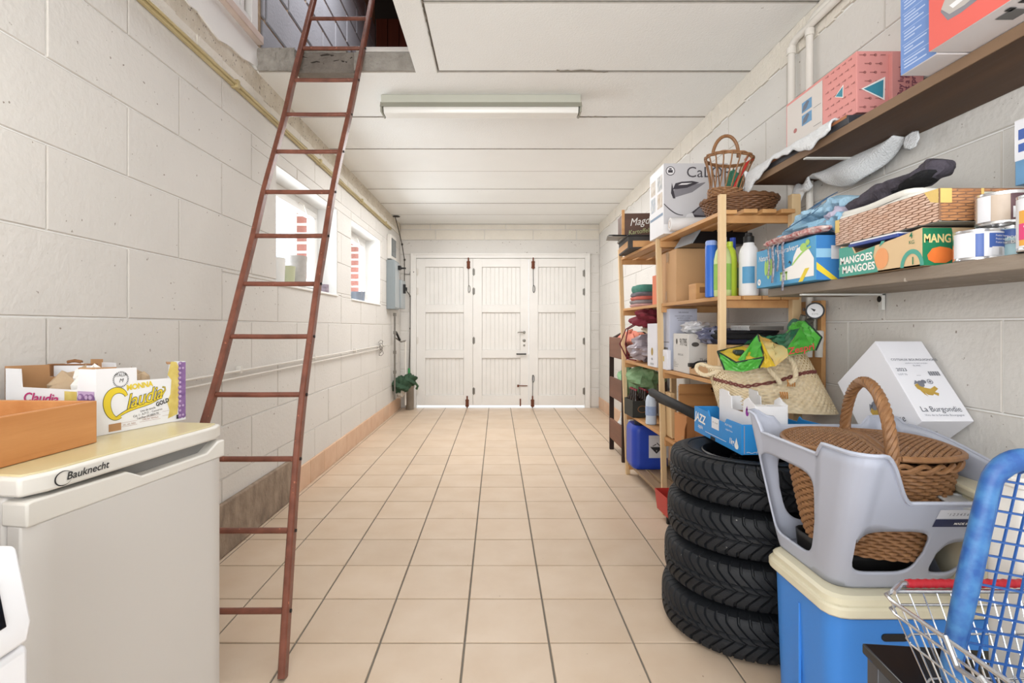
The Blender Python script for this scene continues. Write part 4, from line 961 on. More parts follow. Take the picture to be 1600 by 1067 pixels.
# ---- shelf at waist height, far bay
t = thing('burgundy_bag', 'burgundy cloth bag with long loop handles at the shelf end', 'bag', (1.01, 3.50, .985), .2)
mb = mt('burgundy_cloth', '#7d2937')
g = G(); fold(0, -.02, .19, .11, .10, .055, 21); g.build('bag', mb, t)
for k in (0, 1):
    g = G(); g.tube([(-.06-.02*k, .02, .16), (-.12-.015*k, .05, .12), (-.135-.02*k, .06+.04*k, .02), (-.11-.01*k, .06, -.08), (-.06, .05, -.09)], .010, 7, sq=.4); g.build('handle', mb, t)
t = thing('coral_cloth', 'salmon coloured cloth draped low behind the far post', 'cloth', (1.11, 3.80, .905), -.2)
g = G(); fold(-.03, .02, .04, .11, .13, .06, 31); g.build('cloth', mt('salmon_cloth', '#E08D78'), t)
t = thing('plastic_bag', 'crinkled clear grey plastic bag on the waist high shelf', 'bag', (1.08, 3.68, .905), .1)
g = G(); crum(0, 0, .07, .14, .13, .085, 77, 40); g.build('bag', mat('crinkled_polythene', '#BDB3BC', .2, var=0, col2='#8b838c', vs=25, contrast=.9, spec=.8), t, smooth=False)
g = G(); g.box(-.06, -.03, -.145, -.135, .05, .075); g.build('pink_label', mat('hot_pink', '#d23c8c', .5), t, bevel=.002)
sz = (.09, .17, .27)
t = carton('wine_carton_small', 'tall white bottle carton with a small emblem by the middle post', sz, (1.015, 3.27, .872), .06, mat('gloss_white_card', '#E5E5EC', .5, var=.03))
for wch in ('-x', '-y'):
    M = face(sz, wch); flat(M, [disc(0, -.04, .018, .025)], mat('emblem_ochre', '#B59A55', .6, var=.3, vs=60), t, 'emblem'); text('vin', .025, M, m_ink, t, y=-.085)
    flat(M, [rect(-.03, .03, -.115, -.112), rect(-.03, .03, -.122, -.119)], mat('stamp_grey', '#6b6b6b', .7), t)
t = thing('sloping_lid', 'loose beige box lid sloping against the bottle carton', 'lid', (1.06, 3.42, 1.12), rot=(.2, -.35, 0))
g = G(); g.box(-.1, .1, -.07, .07, 0, .012); g.build('lid', mat('beige_card', '#CDBFA6', .7, var=.05), t, bevel=.003)
g = G(); g.box(-.03, .02, -.072, -.069, -.03, .0); g.build('tab', mat('stamp_grey', '#6b6b6b', .7), t)
# ---- shelf at waist height, near bay
sz = (.16, .12, .355)
t = carton('pale_blue_carton', 'pale blue-grey carton with printed lines behind numbered box', sz, (1.08, 3.085, .872), 0, mat('lavender_card', '#BFC4D6', .6, var=.04))
M = face(sz, '-y')
text('VIN ROUGE', .011, M, m_ink, t, y=.155)
for k in range(3): text(['mis en bouteille au domaine', 'appellation contrôlée', 'produit de france'][k], .009, M, m_ink, t, y=.135-.012*k)
for (s_, yy) in (('-x', 0),):
    flat(face(sz, s_), [rect(-.05, .05, -.02, -.016), rect(-.05, .03, -.06, -.05)], mat('stamp_grey', '#6b6b6b', .7), t)
sz = (.024, .075, .115)
t = carton('small_white_carton', 'small blank white carton at the shelf edge by middle post', sz, (.990, 3.045, .872), .0, mat('gloss_white_card', '#E5E5EC', .5))
flat(face(sz, '-x'), [rect(-.03, -.01, -.01, .02)], m_yelp, t)
sz = (.15, .24, .212)
t = carton('numbered_carton', 'grey-white carton printed with number 91795', sz, (1.085, 2.872, .872), .0, mat('pale_grey_card', '#D3D1CE', .6, var=.04), open_top=0)
M = face(sz, '-x'); mg = mat('print_dark_grey', '#55524f', .6)
text('91795', .056, M, mg, t, x=.042, y=.058, sx=.8); flat(M, [disc(-.062, .062, .013, .016)], mg, t, 'emblem')
text('SPARKLING', .016, M, mat('stamp_grey', '#6b6b6b', .7), t, x=.0, y=-.01)
for k in range(4): text(['ref.', 'lot 0427 A', 'contenu net 6 x 75 cl', 'conserver au frais'][k], .0085, M, mg, t, x=-.105, y=-.045-.011*k, align='LEFT')
M = face(sz, '-y'); text('75 cl', .02, M, mg, t, y=-.03); flat(M, [disc(-.04, .05, .02, .012)], mg, t)
t = thing('white_plastic_bag', 'crinkled white plastic bag lying on the numbered carton', 'bag', (1.09, 2.86, 1.087))
g = G(); crum(0, 0, .03, .075, .08, .03, 15, 30); g.build('bag', mat('white_polythene', '#DADBE0', .3, var=.1), t, smooth=False)
sz = (.20, .17, .165)
t = carton('bamboo_box', 'wood-grain printed carton between numbered box and near post', sz, (1.125, 2.46, .872), .05, wood('bamboo_print', '#D9B684', '#C49C68', 2, 22), bev=.003)
M = face(sz, '-y'); flat(M, [rect(-.1+.012*k, -.0992+.012*k, -.082, .082) for k in range(1, 17)], m_ps, t, 'printed_lines')
sz = (.22, .17, .165)
t = carton('bamboo_box', 'wood-grain printed carton on the wall side of the near post', sz, (1.225, 2.68, .872), .03, wood('bamboo_print', '#D9B684', '#C49C68', 2, 22), bev=.003)
g = G(); g.box(-.03, .03, -.088, -.0845, .09, .115); g.build('hand_hole', m_kraftd, t)
t = thing('black_strap', 'black strap with buckle lying at the shelf edge', 'strap', (1.03, 2.64, .90))
g = G(); g.tube([(-.02, .05, .03), (.0, .02, .045), (.02, -.03, .05), (.03, -.08, .02), (.05, -.12, .03)], .012, 6, sq=.35); g.tube([(-.03, .04, .01), (.01, -.02, .035), (.05, -.08, .02)], .010, 6, sq=.4); g.build('strap', m_black, t)
g = G(); g.box(-.045, -.015, .03, .06, .015, .035); g.build('buckle', m_black, t, bevel=.003)
t = thing('cardboard_tray', 'low brown cardboard tray front along the waist high shelf', 'box', (1.035, 2.65, .872), .0)
g = G(); g.box(-.02, -.015, -.21, .15, 0, .055); g.box(-.02, .16, -.21, -.205, 0, .04); g.box(-.02, .02, -.21, .15, 0, .004); g.build('tray', mat('clean_kraft', '#C89F74', .75), t, bevel=.001)
pile('dark_garment', 'dark clothes heaped on the wood-grain cartons', 1.20, 2.56, 1.04, .30, .26, [(.022, mt('navy_cloth', '#23263f'), 1, 'navy garment, lowest of the dark heap on wood-grain cartons'), (.025, mt('black_cloth', '#17171b'), 1.02, 'black garment in the middle of the dark heap'), (.018, mt('black_cloth', '#17171b'), .95, 'black garment directly under the spiral notebook')])
t = thing('blue_bag', 'shiny blue-black plastic bag beside the heaped dark clothes', 'bag', (1.10, 2.62, 1.04))
g = G(); crum(0, 0, .035, .09, .08, .04, 91, 30); g.build('bag', mat('navy_polythene', '#2b2f4d', .25, var=0, col2='#8c90a8', vs=30, contrast=.5), t, smooth=False)
t = thing('notebook', 'spiral notebook with grey cover on top of the dark clothes', 'notebook', (1.255, 2.52, 1.107), .2)
g = G(); g.box(-.09, .09, -.07, .07, 0, .016); g.build('pages', mat('paper_grey', '#7d7974', .7), t, bevel=.001)
g = G(); g.box(-.091, .091, -.071, .071, .016, .018); g.build('cover', mat('cover_grey', '#A9A59e', .5), t)
for k in range(14):
    g = G(); g.tube([(-.092+.004*math.cos(a), -.065+k*.01, .009+.011*math.sin(a)) for a in [2*PI*i/8 for i in range(8)]], .0012, 4, closed=True); g.build('ring', m_wpl, t)
# ---- low shelf, far bay
t = thing('bottle_carton', 'dark carrier carton holding small bottles on the low shelf', 'box', (1.025, 3.80, .477), .05)
mdk = mat('dark_green_card', '#2c2f2b', .6, var=.1)
g = G(); g.box(-.07, .07, -.10, -.096, 0, .12); g.box(-.07, .07, .096, .10, 0, .12); g.box(-.07, -.066, -.1, .1, 0, .12); g.box(.066, .07, -.1, .1, 0, .12); g.box(-.07, .07, -.1, .1, 0, .004); g.build('carrier', mdk, t, bevel=.001)
M = frame((0, -.1, .06), (1, 0, 0), (0, 0, 1)); flat(M, [[(.035*math.cos(2*PI*i/24), .025*math.sin(2*PI*i/24)), (.035*math.cos(2*PI*(i+1)/24), .025*math.sin(2*PI*(i+1)/24)), (.03*math.cos(2*PI*(i+1)/24), .021*math.sin(2*PI*(i+1)/24)), (.03*math.cos(2*PI*i/24), .021*math.sin(2*PI*i/24))] for i in range(24)], m_kraftd, t, 'emblem')
mbt = mat('dark_bottle_glass', '#2a1d18', .1, var=.1)
bt0 = None
for i in range(2):
    for j in range(3):
        b_ = thing('beer_bottle', 'dark glass bottle in the low carrier, ' + ['wall side', 'aisle side'][i] + ', ' + ['nearest', 'middle', 'furthest'][j], 'bottle', (1.025-.033+.066*(1-i), 3.738+.062*j, .482), .05, group='bottles in the dark carrier')
        if bt0 is None:
            bt0 = b_; g = G(); g.lathe([(.026, 0), (.028, .004), (.028, .11), (.012, .15), (.011, .185)], 16); b0m = g.build('body', mbt, b_); g = G(); g.lathe([(.013, .183), (.013, .195)], 14); b0c = g.build('cap', mat('bottle_cap', '#9d4a55', .4, metal=.3), b_)
        else:
            for q in (b0m, b0c):
                c = q.copy(); COL.objects.link(c); c.parent = b_
t = thing('white_bottle_box', 'white and grey printed bottle box left of the dark carrier', 'box', (1.16, 3.86, .477), .05)
g = G(); g.box(-.05, .05, -.08, .08, 0, .13); g.build('body', mat('pale_grey_card', '#D3D1CE', .6), t, bevel=.002)
flat(frame((0, -.08, .065), (1, 0, 0), (0, 0, 1)), [rect(-.04, .0, -.05, .05)], mat('stamp_grey', '#6b6b6b', .7, var=.3), t)
for k in range(3):
    t = thing('small_jar', ['red lidded little jar behind the bottle carrier, nearest the aisle', 'dark lidded little jar between the two red lidded jars', 'red lidded little jar behind the bottle carrier, nearest the wall'][k], 'jar', (1.12+.045*k, 3.85-.005*k, .607), 0, None, 'little jars on the bottle box')
    g = G(); g.lathe([(.018, 0), (.019, .004), (.019, .03)], 14); g.build('glass', mbt, t)
    g = G(); g.lathe([(.02, .03), (.02, .042)], 14); g.build('lid', m_red if k % 2 == 0 else mbt, t)
t = thing('green_net_bag', 'bunched pale green net bag above the bottle carrier', 'bag', (1.10, 3.90, .65))
g = G(); fold(0, 0, .085, .13, .13, .085, 41); g.build('net', mat('pale_green_net', '#9DBB93', .7, var=0, col2='#5f8a5b', vs=35, contrast=.8), t)
t = thing('water_bottle', 'clear plastic water bottle with blue label by middle post', 'bottle', (1.02, 3.46, .477))
g = G(); g.lathe([(.032, 0), (.036, .006), (.034, .05), (.036, .1), (.036, .15), (.03, .18), (.014, .2), (.014, .215)], 20); g.build('body', mat('pet_plastic', '#CBD9EA', .12, var=.05), t)
g = G(); g.lathe([(.0365, .06), (.0365, .12)], 20, cap=False); g.build('wrapper', mat('pale_blue_print', '#9db4dc', .5, var=.3, vs=40), t)
g = G(); g.lathe([(.016, .213), (.016, .228)], 14); g.build('cap', m_blue, t)
t = thing('chip_board', 'upright pale pine board leaning by the middle post', 'board', (1.02, 3.06, .477), rot=(0, -.03, 0))
g = G(); g.box(-.012, .012, -.05, .05, 0, .26); g.build('board', m_pl, t, bevel=.002)
# ---- low shelf, near bay
t = thing('wine_crate', 'wooden wine crate with burnt mark on the low near shelf', 'crate', (1.175, 2.79, .472), 0)
mwc = wood('crate_pine', '#C8965F', '#a87444', 0, 14)
g = G(); g.box(-.16, .16, .125, .137, 0, .32); bb = g.build('board', mwc, t, bevel=.002)
g = G(); g.box(-.16, -.148, -.13, .125, 0, .05); g.build('board', mwc, t, bevel=.002)
g = G(); g.box(.148, .16, -.13, .125, 0, .32); g.build('board', mwc, t, bevel=.002)
g = G(); g.box(-.148, .148, -.13, .125, 0, .01); g.build('board', mwc, t)
for k in range(2):
    g = G(); g.box(-.16, .16, .118, .125, .21+.065*k, .265+.065*k); g.build('board', mwc, t, bevel=.002)
M = frame((0, .1175, .30), (1, 0, 0), (0, 0, 1)); flat(M, [disc(.04, .005, .026, .012), rect(.02, .06, -.012, -.006)], mat('burnt_mark', '#4a3020', .8), t, 'emblem')
for k in (0, 1):
    t = thing('black_tube', ['upper black foam pipe sleeve slanting from the wine crate', 'lower black foam pipe sleeve slanting beside its twin'][k], 'tube', (.882+.030*k, 2.97-.03*k, .748-.030*k))
    d = Vector((.055, -.58+.02*k, -.045+.026*k)); g = G(); g.tube([(0, 0, 0), tuple(d*.5), tuple(d)], .022, 14, cap=False); g.tube([(0, 0, 0), tuple(d*.5), tuple(d)], .012, 14, cap=False)
    n_ = d.normalized()
    g.build('sleeve', mat('black_foam', '#1d1d1f', .7, var=.15, vs=40), t, solid=.004)
    g = G(); g.tube([tuple(-n_*.001), tuple(n_*.02)], .0215, 14); g.build('end_plug', m_black, t)
t = thing('torn_carton', 'torn open orange-brown carton crammed on the low near shelf', 'box', (1.065, 2.88, .472), .1)
mtc = mat('orange_kraft', '#C68A58', .75, var=.06, vs=10)
g = G(); g.box(-.05, .08, -.06, .09, 0, .165); g.build('body', mtc, t, bevel=.002)
g = G(); g.add([(-.051, -.062, .0), (-.085, -.10, .0), (-.075, -.09, .105), (-.051, -.062, .13)], [(0, 1, 2, 3)]); g.add([(-.0, -.062, .0), (.06, -.09, .0), (.055, -.08, .11), (.0, -.062, .12)], [(0, 1, 2, 3)]); g.build('flap', mtc, t, solid=.004, smooth=False)
flat(frame((.02, -.0605, .08), (1, 0, 0), (0, 0, 1)), [disc(.03, .0, .008, .014)], mat('print_slate', '#6d7686', .6), t, 'emblem')
# ---- bottom shelf
m_jer = mat('jerrycan_blue', '#2747B5', .4, var=.06, vs=8)
t = thing('jerrycan', 'blue plastic jerrycan with corrosive warning label on bottom slats', 'canister', (1.10, 3.84, .102), .0)
g = G(); g.grid(lambda u, v: (lambda p, q: (p[0]*q, p[1]*q, .31*v))(rrect(.13, .12, .05, u), 1-.12*max(0, (v-.86)/.14)**2-.10*max(0, (.1-v)/.1)**2), 48, 24, cu=True)
for z_, s_ in ((0, .9), (.31, .88)): g.add([(rrect(.13, .12, .05, k/48)[0]*s_, rrect(.13, .12, .05, k/48)[1]*s_, z_) for k in range(48)], [tuple(range(48)) if z_ else tuple(range(47, -1, -1))])
bd = g.build('body', m_jer, t)
g = G(); g.tube([(.02, 0, .31), (.02, 0, .335), (.10, 0, .335), (.10, 0, .31)], .013, 8); g.build('handle', m_jer, t)
g = G(); g.lathe([(.035, .31), (.035, .34), (.031, .345)], 20, Matrix.Translation((-.065, -.03, 0))); g.build('cap', mat('dark_blue_cap', '#1d2440', .5), t)
M = frame((.035, -.121, .15), (1, 0, 0), (0, 0, 1))
flat(M, [rect(-.055, .085, -.065, .095)], mat('label_paper', '#D9DADF', .6, var=.03), t, 'paper_label', lift=.001)
flat(M, [[(-.045, .012), (.045, .012), (.0, -.035)]], m_ink, t, 'hazard_mark', lift=.0016)
flat(M, [rect(-.045, .045, .014, .016), [(-.03, .02), (-.005, .035), (.0, .03), (-.025, .018)], [(.03, .02), (.005, .045), (.0, .04), (.025, .018)]], m_ink, t, 'hazard_mark', lift=.0016)
text('8', .012, M, mwp, t, y=-.014, lift=.002)
t = thing('red_tray', 'red metal box on the floor at the foot of the middle post', 'box', (1.010, 3.02, .015), .05)
mrd = mat('red_enamel', '#C23A33', .45, var=.1)
g = G(); fl = lambda s, z: [(-.07*s, -.11*s, z), (.07*s, -.11*s, z), (.07*s, .08*s, z), (-.07*s, .08*s, z)]
v = fl(.85, .035)+fl(1, .15)
g.add(v, [(0, 1, 2, 3)]+[(i, (i+1) % 4, 4+(i+1) % 4, 4+i) for i in range(4)]); g.build('tray', mrd, t, solid=.004, smooth=False)
for s in (-1, 1):
    g = G(); g.box(s*.04-.008, s*.04+.008, -.06, -.04, -.015, .038); g.build('foot', m_black, t)
# ------------------------------------------------------------------ dark brown rack beyond the unit
m_br = wood('walnut_board', '#80543f', '#5a3828', 1, 10)
m_brd = wood('dark_walnut', '#3d2820', '#281812', 2, 10)
rack = thing('tray_rack', 'dark brown rack with three tray shelves past the pine unit', 'shelf', (1.235, 4.62, 0))
for y in (-.30, .17):
    for x in (-.185, .15):
        g = G(); pts = [(x-.02, 0), (x+.02, 0), (x+.02, 1.03 if x > 0 else .99), (x, 1.04 if x > 0 else 1.0), (x-.02, 1.02 if x > 0 else .96)]
        g.prism(pts, y-.012, y+.012, frame((0, 0, 0), (1, 0, 0), (0, 0, 1)) @ Matrix.Scale(-1, 4, (0, 0, 1))); g.build('upright', m_brd, rack, bevel=.003)
g = G(); g.tube([(-.185, .17, .96), (-.17, .17, 1.01), (-.10, .17, 1.05), (.15, .17, 1.06)], .02, 8); g.build('top_rail', m_brd, rack)
for z in (.12, .50, .86):
    g = G(); g.box(-.178, .15, -.288, .158, z, z+.012); tr = g.build('shelf_board', m_br, rack)
    g = G(); g.box(-.205, -.185, -.30, .18, z-.01, z+.17); g.build('front_board', m_br, rack, bevel=.004)
    g = G(); g.box(.13, .15, -.288, .158, z, z+.15); g.build('back_board', m_br, rack, bevel=.003)
t = thing('crumpled_paper', 'crumpled white paper in the lowest tray of brown rack', 'paper', (1.20, 4.62, .135))
g = G(); crum(0, 0, .12, .11, .15, .115, 55, 30); g.build('paper', mat('white_tissue', '#E6E3DE', .8), t, smooth=False)
t = thing('green_net', 'light green net bundle in the middle tray of brown rack', 'bag', (1.18, 4.60, .515))
g = G(); fold(0, 0, .115, .11, .16, .11, 19); g.build('net', mat('mint_net', '#A3CFA0', .7, var=.25, vs=30), t)
t = thing('salmon_towel', 'salmon pink towel folded in the top tray of brown rack', 'cloth', (1.19, 4.62, .875))
g = G(); fold(0, 0, .10, .11, .18, .10, 23); g.build('towel', mt('salmon_cloth', '#E08D78'), t)
# ------------------------------------------------------------------ wall shelves
m_dkw = mat('dark_walnut_plank', '#60422a', .6, var=0, col2='#2c1a0b', vs=9, stretch=(1, .09, 1), bump=.15, bs=40, contrast=.7)
m_edge = mat('worn_plank_edge', '#94795f', .7, var=0, col2='#665040', vs=12, stretch=(1, .2, 1), contrast=.7)
m_gw = mat('weathered_grey_plank', '#9b8f82', .8, var=0, col2='#7b6d5f', vs=16, stretch=(1, .2, 1), bump=.5, bs=60, contrast=.8, spots=(30, .70, '#b8ada0'))
m_brk = mat('white_bracket', '#DADAD6', .5, var=.05)
UZ0, UZ1, UX, UY = 1.77, 1.80, 1.172, 2.39
t = thing('wall_shelf', 'dark brown upper wall shelf plank above eye level', 'shelf', (1.297, 1.6, UZ0))
g = G(); g.box(-.122, .123, -.9, UY-1.6, 0, .03); g.build('plank', m_dkw, t, bevel=.002)
g = G(); g.box(-.125, -.1215, -.9, UY-1.6, .0005, .0295); g.build('edge_strip', m_edge, t)
for y in (2.0, 1.15):
    g = G(); g.box(-.118, .122, y-1.6-.010, y-1.6+.010, -.006, -.0005); g.box(.112, .122, y-1.6-.010, y-1.6+.010, -.07, 0); g.build('bracket', m_brk, t, bevel=.001)
LZ0, LZ1, LX, LY = 1.243, 1.277, 1.11, 2.14
t = thing('wall_shelf', 'weathered grey lower wall shelf plank holding cartons and tins', 'shelf', (1.265, 1.5, LZ0))
g = G(); g.box(-.155, .156, -.8, LY-1.5, 0, .034); g.build('plank', m_gw, t, bevel=.003)
for y in (1.915, 1.05):
    g = G(); g.box(-.150, .152, y-1.5-.010, y-1.5+.010, -.007, -.0005); g.box(.14, .152, y-1.5-.010, y-1.5+.010, -.06, 0); g.build('bracket', m_brk, t, bevel=.001)
    g = G(); g.lathe([(.012, 0), (.012, .01), (.006, .012)], 10, frame((.150, y-1.5+.004, -.02), (0, -1, 0), (0, 0, 1))); g.build('bolt', m_black, t)
# ---- upper shelf
m_tow = mat('pale_blue_towel', '#E4E7EA', .9, var=.06, vs=12, bump=.6, bs=160)
t = thing('black_tray', 'black flat tray on the front edge of the upper shelf', 'tray', (1.225, 2.02, 1.801), rot=(0, math.radians(-3), 0))
g = G(); g.box(-.055, .18, -.28, .30, 0, .03); g.build('base', mat('charcoal_tray', '#3b3b3f', .5, var=.1), t, bevel=.003)
g = G(); g.box(-.056, -.05, -.275, .29, .022, .032); g.build('rim', mat('tray_edge_wood', '#a96f4a', .6), t)
t = thing('towel', 'pale blue-white towel draped along the upper shelf edge', 'cloth', (1.2, 2.0, 1.8))
def fn(u, v):
    Y = -.20+.62*u; wob = .006*math.sin(23*u)+.004*math.sin(51*u+2)
    # v 0 back under the carton, v 1 hanging over the front edge
    s = v*.20; hang = .024+.03*sm(.75, 1, u)+.010*math.sin(9*u)
    if s < .13: return (.10-s, Y, .040+.004*math.sin(17*u+8*v)+.018*sm(.55, .9, u)*(1-sm(.9, 1, u))*0)
    f = (s-.13)/.07
    return (-.03-.022*math.sin(f*PI/2)-.005*wob, Y, .040-hang*1.8*f*f+wob*f)
g = G(); g.grid(fn, 70, 16); g.build('sheet', m_tow, t, solid=.006)
g = G()
def fn(u, v):
    a = .42+.05*u; return (-.055+.05*v+.012*math.sin(6*u), a, .035-.16*u*(1-.55*v)+.01*math.sin(9*v))
g.grid(fn, 16, 12); g.build('corner', m_tow, t, solid=.006)
t = thing('hanging_towel', 'white towel sagging behind and below the upper shelf', 'cloth', (1.385, 1.9, 1.76))
def fn(u, v):
    Y = -.13+.50*u; sag = .10*math.sin(PI*min(1, u*1.12))**.8
    zt = .02+.0*u; zb = .005-sag
    q = zt+(zb-zt)*v
    return (-.055*math.sin(PI*v)*.6-.02*math.sin(PI*u)-.012*math.sin(14*u+3*v)*v+.0, Y, q)
g = G(); g.grid(fn, 50, 12); g.build('sheet', m_tow, t, solid=.007)
g = G(); g.add([(-.02, -.235, .012), (-.02, -.135, .01), (-.03, -.15, -.055), (-.028, -.22, -.075)], [(0, 1, 2, 3)]); g.build('corner', m_tow, t, solid=.006, sub=1)
g = G()
def fn(u, v): return (-.02-.02*math.sin(3*v), .35+.13*u, .02-.10*v*(.4+.6*u)-.02*u+.012*math.sin(8*u+4*v))
g.grid(fn, 14, 10); g.build('corner', m_tow, t, solid=.006)
# pink patterned carton
m_pink = mat('dusty_pink_card', '#DE9792', .6, var=.04, vs=9); m_pinkd = mat('dark_rose_print', '#B0706C', .6, var=0)
sz = (.205, .425, .205)
t = thing('patterned_carton', 'dusty pink patterned carton with open flap on the upper shelf', 'box', (1.304, 1.956, 1.838))
x, y, z = .1025, .2125, .205
g = G(); g.box(-x, x, -y, y, 0, z); g.build('body', m_pink, t, bevel=.002)
g = G(); g.box(.004, x+.006, -y-.016, -y-.012, .004, z-.012); g.box(.004, .008, -y-.014, -y, .004, z-.012); g.build('flap', m_pink, t, bevel=.001)
M = face(sz, '-x')
flat(M, [rect(-.205, .03, -.10, .092)], mat('pale_grey_print', '#D6D0CB', .6, var=.03), t)
for k in range(2):
    flat(M, [rect(-.10, -.035, -.03+.05*k, .01+.05*k)], mat('print_sky_blue', '#6E9CC4', .6, var=.15, vs=30), t, lift=.0012)
    flat(M, [[(-.095, -.025+.05*k), (-.07, -.022+.05*k), (-.05, .0+.05*k), (-.065, .008+.05*k), (-.09, -.005+.05*k)]], mat('print_slate', '#6d7686', .6), t, lift=.0016)
flat(M, [disc(-.145, -.03, .012, .009)], m_pinkd, t, 'emblem', lift=.0014)
for k in range(2):
    for q in range(5): flat(M, [rect(-.025, .022, -.06+.07*k+.009*q, -.0585+.07*k+.009*q)], mat('stamp_grey', '#6b6b6b', .7), t, 'printed_lines', lift=.0012) if q == 0 else None
key = lambda x_, y_, s: [rect(x_-.5*s, x_+.35*s, y_-.09*s, y_+.09*s), disc(x_+.45*s, y_, .26*s, .26*s, 8)]
P = []
for i in range(5):
    for j in range(7): P += key(.055+.031*i+(.015 if j % 2 else 0), -.085+.029*j, .016)
flat(M, [p for p in P if all(q[0] < .21 for q in p)], m_pinkd, t, 'printed_pattern')
M2 = face(sz, '-y'); P = []
for i in range(5):
    for j in range(7): P += key(-.085+.036*i+(.018 if j % 2 else 0), -.085+.029*j, .02)
flat(M2, [p for p in P if all(-.10 < q[0] < -.002 for q in p)], m_pinkd, t, 'printed_pattern')
m_teal = mat('teal_print', '#3f8fa5', .5, var=.1, vs=40)
for MM, cx, cy, s in ((M2, -.046, -.02, .95), (M, .125, .0, .55)):
    flat(MM, [[(cx-.045*s, cy-.005*s), (cx+.04*s, cy+.038*s), (cx+.038*s, cy-.045*s)]], mat('print_white', '#F2F0EC', .6, var=0), t, 'printed_sticker', lift=.0011)
    flat(MM, [[(cx-.036*s, cy-.005*s), (cx+.034*s, cy+.028*s), (cx+.032*s, cy-.037*s)]], m_teal, t, 'printed_sticker', lift=.0014)
Mfl = frame((.050, -y-.0165, z/2-.004), (1, 0, 0), (0, 0, 1))
for k, s_ in enumerate(['Buy lunch', 'get a free', 'surprise']): text(s_, .026, Mfl, mat('plum_print', '#7c4257', .6, var=0), t, x=-.018+.020*k, y=.0, rot=PI/2-.05, sx=1.05, bold=.01)
# iron boxes near the front
m_cblue = mat('cornflower_card', '#6F8FC8', .5, var=.03); m_cred = mat('coral_red_card', '#D9655C', .5, var=.03); m_wcard = mat('white_card_base', '#DAD5D6', .6, var=.03)
sz = (.30, .115, .36)
t = thing('appliance_box', 'tall blue printed appliance box on the upper shelf beside the red one', 'box', (1.247, 1.36, 1.801))
g = G(); g.box(-.15, .15, -.0575, .0575, .001, .36); g.build('body', m_wcard, t, bevel=.002)
M = face(sz, '-x'); flat(M, [rect(-.0573, .0573, -.178, .18)], m_cblue, t)
flat(face(sz, '+y'), [rect(-.149, .149, -.178, .18)], m_cblue, t)
rr = random.Random(5); mpl = mat('print_pale_blue', '#B9C8E4', .6, var=0)
yy = .165
while yy > -.165:
    n_ = rr.randint(3, 5)
    flat(M, [rect(-.050, .050, yy, yy+.0012)], mpl, t, 'printed_lines', lift=.0012)
    for k in range(n_):
        yy -= .0085; flat(M, [rect(-.045, -.045+rr.uniform(.03, .075), yy, yy+.0035)], mpl, t, 'printed_lines', lift=.0012)
    yy -= .012
sz = (.32, .40, .36)
t = thing('appliance_box', 'red appliance box with grey iron picture at the shelf front', 'box', (1.232, 1.095, 1.801))
g = G(); g.box(-.16, .16, -.2, .2, .001, .36); g.build('body', m_wcard, t, bevel=.002)
M = face(sz, '-x'); flat(M, [rect(-.1995, .1995, -.1785, .18)], m_cred, t)
flat(M, [[(-.165, -.10), (-.145, -.132), (-.11, -.135), (.0, -.125), (.12, -.12), (.14, -.02), (.10, .11), (.0, .10), (-.09, .04)]], mi2, t, 'printed_iron', lift=.0012)
flat(M, [[(-.163, -.095), (-.14, -.12), (-.10, -.123), (.0, -.11), (.115, -.10), (.13, -.02), (.09, .10), (.0, .09), (-.085, .035)]], mat('print_warm_grey', '#B5AFAA', .5, var=.05), t, 'printed_iron', lift=.0016)
flat(M, [[(-.14, -.10), (-.0, -.09), (.11, -.075), (.11, -.085), (0, -.10), (-.13, -.112)]], mi3, t, 'printed_iron', lift=.002)
flat(M, [disc(-.06, -.025, .022, .012)], mi2, t, 'printed_iron', lift=.002); flat(M, [disc(-.062, -.022, .019, .009)], mat('print_warm_grey', '#B5AFAA', .5), t, 'printed_iron', lift=.0023)
Mb = face(sz, '-z'); flat(Mb, [rect(-.13, -.09, -.06, -.02), rect(-.14, -.12, .12, .15)], mat('stamp_grey', '#6b6b6b', .7), t, 'printed_mark')
for k in range(4): flat(Mb, [rect(-.14, -.125, .06-.03*k, .075-.03*k)], m_ink, t, 'printed_mark')
# ---- lower shelf
m_bcard = mat('azure_card', '#4C9CCB', .45, var=.05, vs=10); m_bcard2 = mat('deep_blue_card', '#3E7FBF', .45, var=.05)
sz = (.24, .40, .150)
t = thing('glove_carton', 'azure printed carton with green leaf print on lower shelf', 'box', (1.185, 1.943, 1.278))
g = G(); g.box(-.12, .12, -.2, .2, 0, .15); g.build('body', m_bcard, t, bevel=.002)
M = face(sz, '-x'); mlg = mat('print_leaf_green', '#A9D36B', .5, var=.1, vs=30)
flat(M, [[(-.02, -.06), (.19, -.06), (.19, .0), (.165, .03), (.13, .055), (.09, .045), (.07, .02), (.06, -.01), (.0, -.02)]], mat('print_white', '#F2F0EC', .6), t, lift=.0010)
flat(M, ribbon([(.06+.0042*i, -.01+.05*math.sin(i*.055)) for i in range(28)], .003, .004), mlg, t, 'printed_swash', lift=.0014)
flat(M, [disc(.13, .045, .020, .014), disc(.155, .058, .012, .010)], mlg, t, 'printed_leaf', lift=.0015)
flat(M, [disc(-.105, -.005, .014, .04), disc(-.125, .0, .009, .03), disc(-.085, .0, .010, .034)], mlg, t, 'printed_leaf', lift=.0012)
flat(M, [rect(-.02, .03, -.035, -.028), rect(-.018, -.01, -.06, -.03), rect(.02, .028, -.06, -.03)], mlg, t, 'printed_swash', lift=.0013)
flat(M, [[(.035, .0), (.045, .01), (.055, .0), (.05, -.008), (.047, .002)]], m_ink, t, 'printed_mark', lift=.0016)
flat(M, [disc(-.175, -.052, .013, .013)], mat('print_white', '#F2F0EC', .6), t, 'emblem', lift=.0012); text('N', .016, M, m_bcard2, t, x=-.175, y=-.052, lift=.0018)
